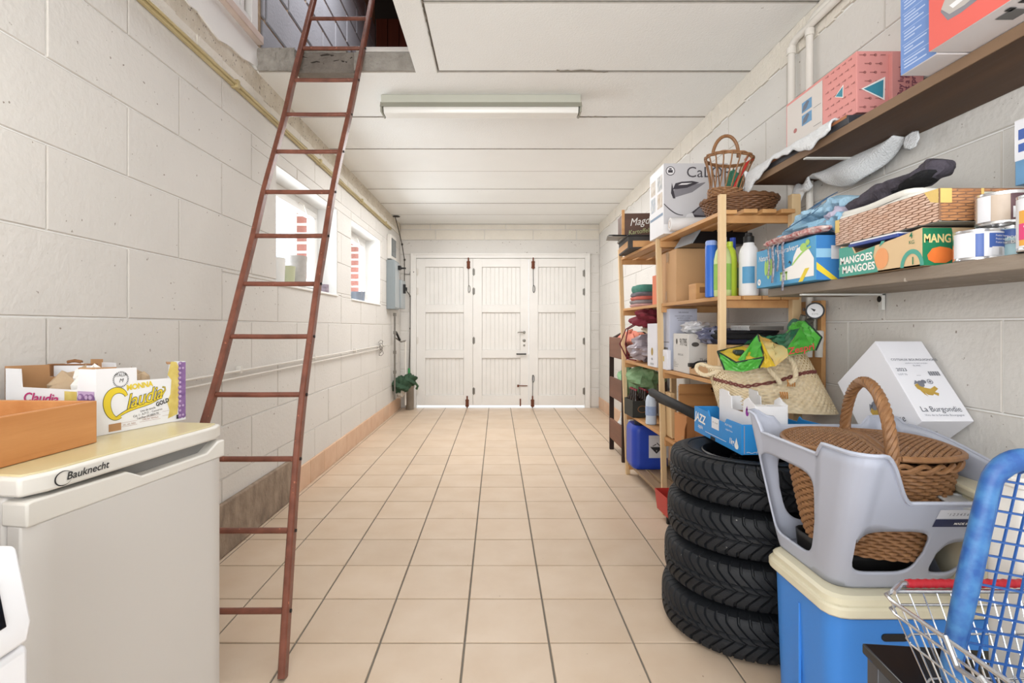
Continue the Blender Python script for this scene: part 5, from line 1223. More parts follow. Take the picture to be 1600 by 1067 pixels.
text('Naturalvert', .030, M, mat('print_white', '#F2F0EC', .6), t, x=.02, y=.052, sx=1.1, shear=.2)
text('Nature', .03, M, mat('print_white', '#F2F0EC', .6), t, x=-.14, y=.04, sx=.9, shear=.2)
flat(M, [[(.10, -.074), (.14, -.03), (.165, -.03), (.125, -.074)]], m_yel, t, lift=.0014)
M = face(sz, '-y'); flat(M, [rect(-.1195, .1195, -.0745, .0745)], m_bcard2, t)
flat(M, [rect(-.07, .0, -.005, .04)], mat('label_paper', '#D9DADF', .6), t, 'paper_label', lift=.0014)
flat(M, [rect(-.12, .0, .0, .03)], mat('pale_azure', '#8fc0df', .6), t, lift=.0011)
flat(M, [[(-.119, -.015), (-.119, -.04), (-.07, -.074), (-.045, -.074)]], m_yel, t, lift=.0012)
for k, s_ in enumerate(['1 taille', '100 pcs']): text(s_, .011, M, mat('print_white', '#F2F0EC', .6), t, x=-.03, y=-.025-.014*k)
text('MEDIUM', .009, M, mat('print_white', '#F2F0EC', .6), t, x=-.04, y=.055)
# mango carton
m_mgk = mat('mango_kraft', '#D9BC93', .6, var=.05, vs=12); m_mgt = mat('mango_teal', '#4FA08F', .55, var=.04); m_mgg = mat('mango_green', '#1F7A55', .5, var=.05); m_or = mat('mango_orange', '#E8853F', .5, var=0, col2='#DE6A2E', vs=14); m_orl = mat('mango_pale', '#EBA26B', .55, var=.08, vs=14)
sz = (.26, .325, .098)
t = thing('mango_carton', 'green and tan fruit carton lettered MANGOES on lower shelf', 'carton', (1.222, 1.503, 1.278))
x, y, z = .13, .1625, .098
pf = [(-y, 0), (y, 0), (y, z), (y-.06, z), (y-.065, z-.03), (-y+.225, z-.030), (-.02, z-.03), (-.055, z-.004), (-y, z)]
side = [(-y, 0), (y, 0), (y, z), (.005, z), (-.012, z-.027), (-y+.045, z-.027), (-y+.035, z-.004), (-y, z)]
sideR = [(-.1625, 0), (.1625, 0), (.1625, z), (.075, z-.012), (-.09, z-.030), (-.105, z-.006), (-.1625, z-.006)]
for s in (-1, 1):
    g = G(); g.prism(sideR, 0, .004, frame((s*x+(.004 if s < 0 else 0), 0, 0), (0, -1, 0), (0, 0, 1))); g.build('side_panel', m_mgk, t, smooth=False)
    g = G(); g.box(-x+.004, x-.004, s*y-(.004 if s > 0 else 0), s*y+(.004 if s < 0 else 0), 0, z); g.build('end_panel', m_mgk, t, bevel=.001)
g = G(); g.box(-x, x, -y, y, .0, .004); g.build('bottom', m_mgk, t)
M = frame((-x-.0002, 0, z/2), (0, -1, 0), (0, 0, 1))
flat(M, [[(-.1620, -.0485), (.008, -.0485), (-.012, .0), (-.004, .028), (-.09, .017), (-.105, .043), (-.1620, .043)]], m_mgt, t, lift=.0006)
mpw = mat('print_white', '#F2F0EC', .6)
for k in range(2): text('MANGOES', .030, M, mpw, t, x=-.085+.010*k, y=.0-.029*k, sx=1.0, bold=.03)
flat(M, [disc(.022, -.012, .026, .030)], m_orl, t, 'printed_fruit', lift=.0010); flat(M, [[(.012, .022), (.03, .03), (.036, .036), (.022, .037)]], m_mgt, t, 'printed_leaf', lift=.0014)
flat(M, ribbon([(.13-.033*math.cos(a), -.048+.040*math.sin(a)) for a in [PI*i/16 for i in range(17)]], .006, .006), m_mgt, t, 'printed_swash', lift=.001)
text('1', .028, M, m_mgg, t, x=.134, y=-.034, bold=.02); text('4', .022, M, m_mgg, t, x=.128, y=.034, bold=.02); text('KG', .014, M, m_mgg, t, x=.130, y=.016)
M = frame((0, -y-.0002, z/2), (1, 0, 0), (0, 0, 1)); flat(M, [[(-.1298, -.0485), (-.03, -.0485), (-.045, -.01), (-.05, .02), (-.055, .048), (-.1298, .048)]], m_mgg, t, lift=.0006)
text('MANG', .030, M, mat('mango_gold', '#E9CE8F', .6), t, x=-.092, y=.020, sx=.80, bold=.03); text('OES', .030, M, m_mgg, t, x=-.03, y=.020, sx=.85, bold=.03)
flat(M, [[(-.118, -.022), (-.105, -.005), (-.085, .0), (-.06, -.004), (-.045, -.015), (-.048, -.03), (-.07, -.042), (-.10, -.042), (-.115, -.034)]], m_or, t, 'printed_fruit', lift=.0011)
flat(M, [[(-.05, -.006), (-.03, -.002), (-.015, .008), (-.035, .006)]], m_mgg, t, 'printed_leaf', lift=.0013)
t = thing('blue_folder', 'blue folder lying inside the mango carton under the wicker tray', 'folder', (1.20, 1.50, 1.366))
g = G(); g.box(-.11, .1, -.08, .12, 0, .010); g.build('cover', mat('navy_folder', '#2f468f', .4), t, bevel=.002)
g = G(); g.box(-.108, .09, -.075, .115, .010, .014); g.build('pages', m_cart, t)
# wicker-print tray
t = thing('wicker_print_tray', 'large shallow carton printed with basket weave atop the mango carton', 'tray', (1.262, 1.50, 1.383), rot=(0, 0, 0))
x, y, z = .160, .20, .084
m_wp1 = mat('weave_print_base', '#8f6a52', .5, var=.1); m_wp2 = mat('weave_print_strand', '#E0C4B2', .4, var=0, col2='#c59a80', vs=35); m_wp2b = mat('weave_print_amber', '#C58F63', .45, var=0, col2='#a06c45', vs=35)
m_wpy = mat('weave_print_straw', '#E0C072', .5, var=.08, vs=30)
for s in (-1, 1):
    g = G(); g.box(s*x-(.004 if s > 0 else 0), s*x+(.004 if s < 0 else 0), -y, y, 0, z); g.build('side_panel', m_wp1, t, bevel=.001)
    g = G(); g.box(-x+.004, x-.004, s*y-(.004 if s > 0 else 0), s*y+(.004 if s < 0 else 0), 0, z); g.build('end_panel', m_wp1, t, bevel=.001)
g = G(); g.box(-x, x, -y, y, 0, .004); g.build('bottom', mat('grey_card', '#A7A29A', .8), t)
def weaveprint(M, w_, h, m, n=12):
    P = []; rh = h/n
    for k in range(n):
        q = -w_/2+(k % 2)*.5*.042-.042
        while q < w_/2:
            a, b = max(q+.002, -w_/2), min(q+.040, w_/2)
            if b-a > .006:
                yb_ = -h/2+k*rh; P.append([(a, yb_+rh*.22), ((a+b)/2, yb_+rh*.02), (b, yb_+rh*.35), (b, yb_+rh*.80), ((a+b)/2, yb_+rh*.95), (a, yb_+rh*.6)])
            q += .042
    flat(M, P, m, t, 'printed_weave', lift=.0008)
M = frame((-x-.0002, 0, z/2), (0, -1, 0), (0, 0, 1)); weaveprint(M, .398, .082, m_wp2, 12)
flat(M, [rect(-.199, -.178, .0, .041), [(.155, .041), (.199, .041), (.199, .005), (.175, .012)]], m_wpy, t, lift=.0013)
M = frame((0, -y-.0002, z/2), (1, 0, 0), (0, 0, 1)); weaveprint(M, .316, .080, m_wp2b, 11)
flat(M, [rect(-.159, -.130, .005, .041), rect(-.057, -.050, -.03, .041)], m_wpy, t, lift=.0013)
flat(M, [rect(-.05, .1, .005, .032)], mat('pale_sticker', '#C9CBBE', .5), t, 'paper_label', lift=.0015)
t = thing('folded_sheet', 'white folded sheet lying in the wicker print tray', 'cloth', (1.262, 1.53, 1.392))
for k, (zz, hh, s) in enumerate(((0, .06, .0), (.06, .022, .012), (.082, .018, .03))):
    g = G()
    def fn(u, v):
        a, b = rrect(.150-s*.4, .185-s, .03, u); q = math.sin(PI*v)
        return (a*(.97+.03*q)+.008*math.sin(9*u*6.28/2)*.2-(.012 if k else 0), b*(.97+.03*q)+.01*k, zz+hh*v+.004*math.sin(20*u+k))
    g.grid(fn, 60, 6, cu=True); top = [fn(i/60, 1) for i in range(60)]; g.add(top, [tuple(range(60))]); g.build('layer', mat('ivory_sheet', '#E3E1DA', .85, var=.05, vs=20, bump=.3, bs=90), t)
t = thing('charcoal_trousers', 'crumpled charcoal and lilac trousers piled on the white sheet', 'trousers', (1.215, 1.585, 1.492), -.0)
g = G(); mch = mat('charcoal_cotton', '#4b4650', .85, var=.3, vs=20, bump=.5, bs=110)
def cloth_roll(g, path, r, sq, seed, n=12):
    rr = random.Random(seed); P = [Vector(p) for p in path]; L = len(P)-1; ph = [rr.uniform(0, 6) for _ in range(4)]
    def fn(u, v):
        k = u*L; i = min(int(k), L-1); f = k-i; c = P[i].lerp(P[i+1], f); d = (P[i+1]-P[i]).normalized()
        s_ = d.cross(Vector((0, 0, 1))).normalized(); up_ = s_.cross(d); a = 2*PI*v; q = r*(1+.15*math.sin(3*a+ph[0]+12*u)+.1*math.sin(5*a+ph[1]-25*u)+.06*math.sin(40*u+ph[2]))
        e = max(.35, min(1, u*9+.35, (1-u)*9+.35))
        return tuple(c+s_*q*e*math.cos(a)+up_*q*e*sq*math.sin(a))
    g.grid(fn, 44, n, cv=True)
    for u in (0, 1): g.add([fn(u, j/n) for j in range(n)], [tuple(range(n)) if u else tuple(range(n-1, -1, -1))])
cloth_roll(g, [(-.06, .10, .008), (-.05, 0, .03), (-.03, -.12, .045), (-.01, -.20, .065)], .045, .55, 1); cloth_roll(g, [(-.0, .08, .02), (.0, 0, .05), (.02, -.06, .065), (.03, -.10, .085)], .035, .6, 2); g.build('leg', mch, t)
g = G(); cloth_roll(g, [(-.05, -.19, .045), (-.03, -.06, .02), (.0, .05, .0)], .035, .4, 3); g.build('leg', mat('black_cloth', '#17171b', .85, var=.2, vs=25), t)
g = G(); cloth_roll(g, [(-.075, .12, .012), (-.07, .17, -.012), (-.065, .20, -.03)], .04, .6, 4); g.build('hem', mat('lilac_lining', '#B9B2C6', .85, var=.15, vs=20), t)
msh = mat('light_blue_cotton', '#93BBD3', .85, var=0, col2='#7ba3c0', vs=14, bump=.5, bs=120)
t = thing('blue_shirt', 'light blue folded shirt lying directly on the azure carton', 'shirt', (1.19, 1.88, 1.437))
g = G(); cloth_roll(g, [(-.03, .20, .01), (-.03, .05, .03), (-.02, -.12, .035), (-.0, -.19, .03)], .085, .36, 7, 18); g.build('fabric', msh, t)
t = thing('blue_shirt', 'paler blue folded shirt with dark seams on top of the other', 'shirt', (1.19, 1.88, 1.437))
g = G(); cloth_roll(g, [(-.02, .12, .058), (-.01, .0, .085), (.0, -.10, .10), (.01, -.17, .09)], .072, .4, 9, 18); g.build('fabric', mat('pale_blue_cotton', '#A9C8DA', .85, var=0, col2='#85abc6', vs=14, bump=.5, bs=120), t)
g = G()
for k in range(5): g.tube([(-.09+.012*k+.01*math.sin(i*.8+k), .12-.05*i*.9, .052+.012*k+.008*i+.006*math.sin(i+k)) for i in range(6)], .0016, 4)
g.build('seam', mat('dark_blue_seam', '#44688c', .8), t, kind='stuff')
t = thing('red_scarf', 'red patterned cloth with grey straps hanging over the azure carton', 'cloth', (1.14, 1.88, 1.43))
msc = mat('red_print_cotton', '#A03A3E', .85, var=0, col2='#D9C9C4', vs=70, contrast=.35)
g = G(); cloth_roll(g, [(-.075, .19, .014), (-.078, .05, .016), (-.07, -.08, .018), (-.04, -.16, .022)], .022, .5, 11); g.build('cloth', msc, t)
mst = mat('grey_dotted_strap', '#B9B7C2', .85, var=0, col2='#6b6a78', vs=110, contrast=.35)
for (y0, z1, w_) in ((.12, -.14, .014), (.085, -.10, .010), (.05, -.175, .013), (.15, -.11, .010)):
    g = G(); P = [(-.05, y0, .022), (-.078, y0, .018), (-.084, y0+.003, -.01), (-.083, y0-.004, z1*.6), (-.084, y0+.004, z1)]
    for a, b in zip(P, P[1:]): g.add([(a[0], a[1]-w_/2, a[2]), (a[0], a[1]+w_/2, a[2]), (b[0], b[1]+w_/2, b[2]), (b[0], b[1]-w_/2, b[2])], [(0, 1, 2, 3)])
    g.build('strap', mst, t, solid=.002)
# tins
m_tin = mat('tin_metal', '#D9DADD', .2, metal=.85, var=.05)
def tin(label, X, Y, z, r, h, bands, grp=None):
    t = thing('paint_tin', label, 'tin', (X, Y, z))
    g = G(); g.lathe([(r*.97, 0), (r, .002), (r, .005), (r*.985, .007), (r*.985, h-.007), (r, h-.005), (r, h-.001), (r*.96, h), (r*.95, h-.004), (0, h-.004)], 40, cap=False); g.build('can', m_tin, t)
    for (a0, a1, za, zb, m) in bands:
        g = G(); R_ = r*.985+.0008+.0004*bands.index((a0, a1, za, zb, m)); g.grid(lambda u, v: (R_*math.cos(a0+(a1-a0)*u), R_*math.sin(a0+(a1-a0)*u), za+(zb-za)*v), 24, 1); g.build('paper_label', m, t)
    return t
rad = math.radians
mA, mB, mC, mD, mE = mat('label_white', '#E4E5EB', .35, var=.04), mat('label_navy', '#3F5FA8', .35, var=.05), mat('label_plum', '#6b4a50', .35, var=0, col2='#3f2c33', vs=20), mat('label_sand', '#C7B6A6', .4, var=.2, vs=25), mat('label_seafoam', '#A8C9D2', .4, var=.15, vs=25)
mF, mGd = mat('label_pink', '#D93C74', .35, var=.05), mat('label_gold', '#E2A541', .35, var=.05)
def face_text(t, s, r, h, ang_, zz, size, m, **k):
    M = frame(((r+.002)*math.cos(ang_), (r+.002)*math.sin(ang_), zz), (-math.sin(ang_), math.cos(ang_), 0), (0, 0, 1))
    text(s, size, M, m, t, curve=lambda x_, y_: (x_, y_), **k)
t1 = tin('lower blue and white labelled tin nearest the mango carton', 1.163, 1.262, 1.278, .047, .074, [(rad(160), rad(340), .008, .066, mA), (rad(252), rad(312), .028, .062, mB), (rad(222), rad(240), .008, .062, mB), (rad(258), rad(296), .010, .030, mat('label_paper', '#D9DADF', .6))])
for k in range(3): face_text(t1, 'Produit laqué', .0475, 0, rad(280), .055-.008*k, .006, mpw)
for k in range(4): face_text(t1, '|||||||', .0475, 0, rad(277), .026-.0045*k, .005, m_ink)
t2 = tin('small blue labelled tin between the big tin and the pink can', 1.222, 1.235, 1.278, .034, .080, [(rad(160), rad(340), .008, .072, mE), (rad(180), rad(320), .052, .070, mB), (rad(180), rad(320), .036, .044, mat('label_grey', '#8f949c', .4))])
face_text(t2, 'PONCEUSE', .0345, 0, rad(245), .050, .010, mpw); face_text(t2, 'DE BOIS', .0345, 0, rad(245), .040, .010, mpw)
t3 = tin('upper brown labelled tin stacked on the two lower tins', 1.196, 1.238, 1.359, .048, .076, [(rad(160), rad(340), .008, .068, mD), (rad(245), rad(318), .008, .068, mC), (rad(250), rad(285), .012, .038, mat('label_paper', '#D9DADF', .6)), (rad(170), rad(205), .008, .068, mA)])
for k in range(3): face_text(t3, ['vernis bois', 'satin', '0,75 L'][k], .0485, 0, rad(285), .058-.009*k, .007, mpw)
for k in range(4): face_text(t3, '|||||||', .0487, 0, rad(267), .034-.006*k, .006, mB)
t4 = tin('tall can with pink and gold label at the shelf front', 1.135, 1.085, 1.278, .040, .118, [(rad(140), rad(340), .008, .110, mA), (rad(165), rad(340), .012, .085, mGd), (rad(165), rad(340), .024, .058, mF)])
face_text(t4, 'LS 22', .0405, 0, rad(215), .070, .018, mF, bold=.03); face_text(t4, 'COLLE', .0405, 0, rad(205), .050, .010, mpw)
t = carton('blue_white_carton', 'narrow blue and white carton standing behind the pink labelled can', (.08, .08, .16), (1.32, 1.25, 1.468), 0, mat('print_sky_blue', '#6E9CC4', .6))
M = face((.08, .08, .16), '-x'); M2 = face((.08, .08, .16), '-y')
for MM in (M, M2): flat(MM, [rect(-.0398, .0398, -.02, .0798)], mA, t); flat(MM, [rect(-.03, .03, .03, .055), rect(-.03, .02, .0, .02)], mB, t, lift=.0014)
t = thing('wall_nail', 'rusty nail sticking out of the wall above the shelf end', 'nail', (1.40, 2.30, 1.935), rot=(0, math.radians(-68), math.radians(20)))
g = G(); g.tube([(0, 0, -.02), (0, 0, .085)], .0035, 8); g.build('shank', m_rust, t)
g = G(); g.lathe([(.007, .085), (.007, .089)], 10); g.build('head', m_rust, t)
# ---- pipes and gauge on the right wall
t = thing('white_wall_pipe', 'white vertical pipe turning along the ceiling, nearer the camera', 'pipe', (1.395, 2.33, 0))
g = G(); g.tube([(0, 0, 1.05), (0, 0, 2.44), (0, -.012, 2.475), (0, -.05, 2.49), (0, -1.4, 2.49)], .015, 12); g.build('pipe', m_pipe, t)
g = G(); g.lathe([(.020, 2.42), (.020, 2.45)], 12); g.build('coupling', m_pipe, t)
t = thing('white_wall_pipe', 'second white vertical pipe behind the first, running to ceiling', 'pipe', (1.393, 2.47, 0))
g = G(); g.tube([(0, 0, 1.05), (0, 0, 2.43), (0, -.012, 2.455), (0, -.05, 2.465), (0, -1.5, 2.465)], .016, 12); g.build('pipe', m_pipe, t)
g = G(); g.lathe([(.021, 2.41), (.021, 2.44)], 12); g.build('coupling', m_pipe, t)
t = thing('pressure_gauge', 'round black pressure gauge on a valve below the wall shelf', 'gauge', (1.375, 2.255, 1.19))
g = G(); g.lathe([(.034, 0), (.034, .022), (.036, .022), (.036, .030), (.030, .030), (.030, .026), (0, .026)], 28, frame((-.005, 0, 0), (.9, -.42, 0), (0, 0, 1)), cap=False); g.build('case', m_black, t)
Mq = frame((-.005, 0, 0), (.9, -.42, 0), (0, 0, 1)); flat(Mq, [disc(0, 0, .030)], m_wpl, t, 'dial', lift=.0265); flat(Mq, [[(-.003, -.004), (.003, .004), (-.018, .012)]], m_ink, t, 'needle', lift=.028)
text('0 2 4 6', .008, Mq, m_ink, t, y=-.014, lift=.028)
g = G(); g.tube([(.0, .01, -.03), (.0, .01, -.09)], .014, 10); g.tube([(-.09, .0, -.055), (.0, .01, -.04)], .012, 10); g.tube([(-.06, 0, -.05), (-.055, -.01, -.02)], .014, 8); g.build('valve', mat('dull_brass', '#7d7a70', .45, metal=.6, var=.2), t)
g = G(); g.lathe([(.0, -.012), (.028, -.010), (.030, 0), (.028, .010), (.0, .012)], 14, frame((-.10, -.01, -.062), (0, 1, 0), (.4, 0, .9))); g.build('hand_wheel', mat('teal_cast_iron', '#4d7f74', .5, var=.15), t)
for k in (0, 1):
    g = G(); g.lathe([(.015, -.20), (.017, -.14), (.019, -.13), (.019, -.09), (.015, -.085)], 12, Matrix.Translation((-.03+.045*k, .0, 0))); g.build('union_nut', m_pipe, t)
t = thing('backing_board', 'upright pine board on the wall behind the pressure gauge', 'board', (1.405, 2.32, .78))
g = G(); g.box(-.010, .010, -.075, .075, 0, .455); g.build('board', m_ps, t, bevel=.002)
g = G(); g.lathe([(.008, 0), (.008, .004)], 8, frame((-.010, .05, .42), (0, -1, 0), (0, 0, 1))); g.build('screw', m_steel, t)
# ------------------------------------------------------------------ tyres
m_rub = mat('tyre_rubber', '#181b20', .62, var=.12, vs=14, bump=.15, bs=120, spots=(95, .76, '#8b8a86'))
m_rim = mat('black_steel_wheel', '#18191c', .4, metal=.3, var=.2, vs=20)
RT, WT = .293, .163
def tread_mesh():
    g = G(); N = 50; col = [0, .08, .20, .28]; rows = 30
    def depth(v):                      # v -1..1 across the tread
        return RT-.020*abs(v)**4-.045*max(0, abs(v)-.86)/.14*abs(v)
    vs = []; n = 0
    for i in range(N):
        for ci, c in enumerate(col):
            for j in range(rows+1):
                v = -1+2*j/rows; av = abs(v)
                shear = 1.9*(1-av)**1.25 if av < .62 else 1.9*(.38)**1.25-(av-.62)*.25
                th = 2*PI*(i+c+shear*(1 if v >= 0 else 1)+(.5 if v < 0 else 0))/N
                groove = ci in (1, 2) and .03 < av < .97
                dd = .010 if groove else 0
                if .10 < abs(av-.0) < .155 and ci in (0, 3): dd = .0065
                if abs(av-.50) < .03: dd = max(dd, .006)
                r = depth(v)-dd
                vs.append((r*math.cos(th), r*math.sin(th), WT/2+v*WT/2*.96))
    fs = []; C = N*4; V = rows+1
    for i in range(C):
        k = (i+1) % C
        for j in range(rows): fs.append((i*V+j, k*V+j, k*V+j+1, i*V+j+1))
    g.add(vs, fs); return g.mesh('tread', m_rub, True, 22)
_tm = tread_mesh()
gs = G(); gs.lathe([(.252, .004), (.236, .0), (.205, .006), (.178, .018), (.170, .022)], 96, cap=False); gs.lathe([(.252, WT-.004), (.236, WT), (.205, WT-.006), (.178, WT-.018), (.170, WT-.022)], 96, cap=False)
gs.lathe([(.230, WT-.001), (.232, WT+.001), (.226, WT+.001), (.224, WT-.002)], 96, cap=False)
_sm = gs.mesh('sidewall', m_rub)
gr = G(); gr.lathe([(.172, WT-.02), (.176, WT-.016), (.172, WT-.012), (.164, WT-.020), (.158, WT-.05), (.150, WT-.075), (.15, .03), (.17, .02)], 64, cap=False)
_rm = gr.mesh('rim', m_rim)
gd = G(); NS = 10
for k in range(NS):
    a = 2*PI*k/NS
    def sp(u, v):
        q = a+(u-.5)*.36*(1 if True else 0); r = .06+.094*v; return (r*math.cos(q), r*math.sin(q), WT-.052-.018*math.sin(PI*v)+.02*(1-v))
    gd.grid(sp, 4, 6)
gd.lathe([(.0, WT-.025), (.028, WT-.025), (.034, WT-.03), (.07, WT-.034), (.072, WT-.05)], 40, cap=False)
for k in range(5):
    a = 2*PI*k/5; gd.lathe([(.008, WT-.036), (.008, WT-.026)], 8, Matrix.Translation((.052*math.cos(a), .052*math.sin(a), 0)))
_dm = gd.mesh('wheel_disc', m_rim)
TX = [.933, .945, .958, .970]; lab = ['bottom tyre of the stack, resting on the floor tiles', 'second tyre from the floor in the black stack', 'third tyre from the floor in the black stack', 'top tyre of the stack, under the bright blue fruit tray']
for k in range(4):
    t = thing('car_tyre', lab[k], 'tyre', (TX[k], 1.985+.004*k, k*.165), .37*k, group='stack of winter tyres')
    link('tread', _tm, t); link('sidewall', _sm, t)
    link('rim', _rm, t); link('wheel_disc', _dm, t)
# ------------------------------------------------------------------ fruit tray and white carton on the tyres
m_jb = mat('bright_blue_card', '#2E8FD8', .5, var=.04, vs=10); m_jbd = mat('blue_card_inside', '#2b6ea8', .6, var=.05)
mpw = mat('print_white', '#F2F0EC', .6)
t = thing('fruit_tray', 'bright blue open fruit tray lettered JAZZ apple on the tyres', 'tray', (1.02, 2.085, .663))
x, y, z = .148, .222, .108
pr = [(-y, 0), (y, 0), (y, z), (.10, z), (.085, z-.018), (-.06, z-.018), (-.075, z+.004), (-.09, z-.004), (-y, z)]
for s in (-1, 1):
    g = G(); g.prism(pr if s < 0 else [(-a, b) for a, b in reversed(pr)], 0, .005, frame((s*x+(.005 if s < 0 else 0), 0, 0), (0, -1, 0), (0, 0, 1))); g.build('side_panel', m_jb, t, smooth=False)
    g = G(); g.box(-x+.005, x-.005, s*y-(.005 if s > 0 else 0), s*y+(.005 if s < 0 else 0), 0, z); g.build('end_panel', m_jb, t, bevel=.0015)
g = G(); g.box(-x+.004, x-.004, -y+.004, y-.004, .0, .005); g.build('bottom', m_jbd, t)
M = frame((-x-.0002, 0, z/2), (0, -1, 0), (0, 0, 1))
text('JAZZ', .050, M, mpw, t, x=-.155, y=.012, sx=1.0, shear=.15, bold=.03, rot=-.06); text('apple', .024, M, mpw, t, x=-.15, y=-.022, shear=.1, rot=-.04)
flat(M, [rect(-.035, .035, -.005, .040)], m_cart, t, 'paper_label'); text('CAT 1  CAL 65/70', .0065, M, m_ink, t, y=.02)
flat(M, [rect(-.10, .10, -.0345, -.0325)], mpw, t, 'printed_line'); text('FRUIT FRAIS', .011, M, mpw, t, x=.12, y=.032); text('origine France', .010, M, mpw, t, x=.125, y=.015)
text('1kg', .030, M, mpw, t, x=.145, y=-.022, shear=.2, bold=.02); flat(M, [disc(.185, -.03, .016, .012), [(.175, -.02), (.185, .0), (.195, -.02)]], mpw, t, 'emblem')
flat(M, [rect(-.045, .0, -.0535, -.040)], m_ink, t, 'hand_hole', lift=.0012)
M = frame((0, -y-.0002, z/2), (1, 0, 0), (0, 0, 1)); flat(M, ribbon([(-.13+.004*i, -.046+.002*math.sin(i)) for i in range(10)], .0008, .0008), mpw, t, 'printed_line'); text('jazzapple.com', .016, M, mpw, t, x=-.05, y=-.042, shear=.2)
for s in (-1, 1): flat(M, [rect(s*.138-.0008, s*.138+.0008, -.05, .05)], mat('cut_edge_kraft', '#c9a878', .7), t, 'cut_edge')
t = thing('white_carton', 'white cut-out fruit carton with tabs standing in the blue tray', 'carton', (.990, 2.035, .687), 0)
x, y, z = .060, .150, .168
pr = [(-y, 0), (y, 0), (y, z-.018), (y-.018, z-.012), (y-.035, z-.006), (y-.05, z+.004), (y-.065, z-.002), (y-.085, z-.012), (y-.09, z-.058), (-.035, z-.058), (-.04, z-.012), (-.062, z-.006), (-.066, z+.006), (-y+.02, z+.010), (-y, z+.004)]
for s in (-1, 1):
    g = G(); g.prism(pr, 0, .004, frame((s*x+(.004 if s < 0 else 0), 0, 0), (0, -1, 0), (0, 0, 1))); g.build('side_panel', m_cart, t, smooth=False)
    g = G(); g.box(-x+.004, x-.004, s*y-(.004 if s > 0 else 0), s*y+(.004 if s < 0 else 0), 0, z-.022); g.build('end_panel', m_cart, t, bevel=.001)
g = G(); g.box(-x, x, -y, y, 0, .004); g.build('bottom', m_kraft, t)
for s in (-1, 1):
    g = G(); g.box(s*(x-.03)-.026, s*(x-.03)+.026, -y+.004, -y+.05, z-.025, z-.022); g.build('corner_gusset', m_cart, t)
flat(frame((-x-.0002, 0, .05), (0, -1, 0), (0, 0, 1)), [disc(.095, .065, .012, .014, 12), [(.085, .075), (.095, .09), (.10, .07)]], mat('print_purple', '#9c2fa3', .6), t, 'emblem')
g = G(); g.box(-x+.03, x-.02, -.03, .06, .01, .10); g.build('grey_insert', m_kraftd, t)
# ------------------------------------------------------------------ straw bag with a green shopping bag in it
m_straw = mat('straw_weave', '#EBDDC2', .75, var=0, col2='#CDB893', vs=40, contrast=.8, rnd=0)
t = thing('straw_bag', 'woven straw shopping bag with rope handles behind the tray', 'bag', (1.145, 2.19, .772), math.radians(-24))
W0, W1, HB = .245, .205, .235
def sbag(u, v, inner=0):
    a = 2*PI*u; wv = .5*(1+math.cos(a)); X = math.cos(a); Yv = math.sin(a)
    ww = .2225-.035*v; th = .062-.030*v+.012*math.sin(3*X+1)*v
    hgt = .172+.085*sm(-.25, .75, X)-.012*math.exp(-((X+.25)/.2)**2)-.015*sm(.85, 1, X)
    sx = abs(X)**.75*(1 if X > 0 else -1)
    x_ = ww*sx+.0225-.080*v; y_ = th*Yv*(1 if inner == 0 else .85)+.035*v*math.sin(2.2*X+.4)+.02*v*math.sin(5*X)
    return x_, y_, hgt*v
def fn(u, v):
    x_, y_, z_ = sbag(u, v); k = math.sin(2*PI*u*44)*math.sin(2*PI*v*12.5); n = math.sin(2*PI*u)
    q = .0048*k*min(1, v*8, (1-v)*8+.2)
    return (x_*(1+q), y_+q*(1 if n > 0 else -1)*1.2, z_+.0012*k)
g = G(); g.grid(fn, 352, 100, cu=True); body = g.build('woven_body', m_straw, t, ang=80); body['kind'] = 'stuff'
g = G(); g.tube([(lambda p: (p[0], p[1], p[2]+.002))(sbag(i/120, 1)) for i in range(120)], .006, 6, closed=True); g.build('rim_braid', m_straw, t)
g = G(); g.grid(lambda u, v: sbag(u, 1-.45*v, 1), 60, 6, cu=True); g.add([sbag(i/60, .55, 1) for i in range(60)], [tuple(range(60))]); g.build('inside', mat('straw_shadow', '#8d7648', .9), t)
m_brd = mat('rust_red_braid', '#8A5148', .8, var=0, col2='#5f2f2c', vs=60, contrast=.7)
g = G()
for k in range(2):
    P = []
    for i in range(80):
        u = .99-.49*i/79*.86-.0; p = Vector(sbag(u, .70-.10*math.sin(PI*i/79)+.03*i/79)); d = .004
        P.append((p.x, p.y-.005, p.z+.005*math.sin(i*.9+PI*k)))
    g.tube(P, .0035, 5)
g.build('red_braid', m_brd, t)
def rope(g, P, r, tw=34):
    P = [Vector(p) for p in P]; L = len(P)-1; N = 70
    for s in range(3):
        Q = []
        for i in range(N+1):
            k = i/N*L; j = min(int(k), L-1); f = k-j; p0, p1, p2, p3 = P[max(j-1, 0)], P[j], P[j+1], P[min(j+2, L)]
            c = .5*((2*p1)+(p2-p0)*f+(2*p0-5*p1+4*p2-p3)*f*f+(3*p1-p0-3*p2+p3)*f**3); d = (p2-p1).normalized()
            a_ = d.cross(Vector((.3, .2, 1))).normalized(); b_ = d.cross(a_); q = tw*i/N+2*PI*s/3
            Q.append(c+(a_*math.cos(q)+b_*math.sin(q))*r*.55)
        g.tube(Q, r*.62, 6)
g = G(); rope(g, [(-.10, -.05, .15), (-.105, -.06, .19), (-.075, -.075, .205), (-.02, -.085, .185), (.02, -.085, .14), (.03, -.08, .12)], .009); g.build('handle', m_straw, t)
g = G(); rope(g, [(.0, -.03, .225), (.035, -.055, .245), (.075, -.08, .21), (.085, -.088, .15), (.065, -.085, .125)], .009); g.build('handle', m_straw, t)
g = G(); rope(g, [(-.22, -.0, .17), (-.275, -.02, .185), (-.285, -.04, .16), (-.25, -.04, .14), (-.20, -.035, .16)], .008); g.build('handle', m_straw, t)
mkn = mat('orange_knot', '#C98A4B', .8, var=.2, vs=50)
g = G()
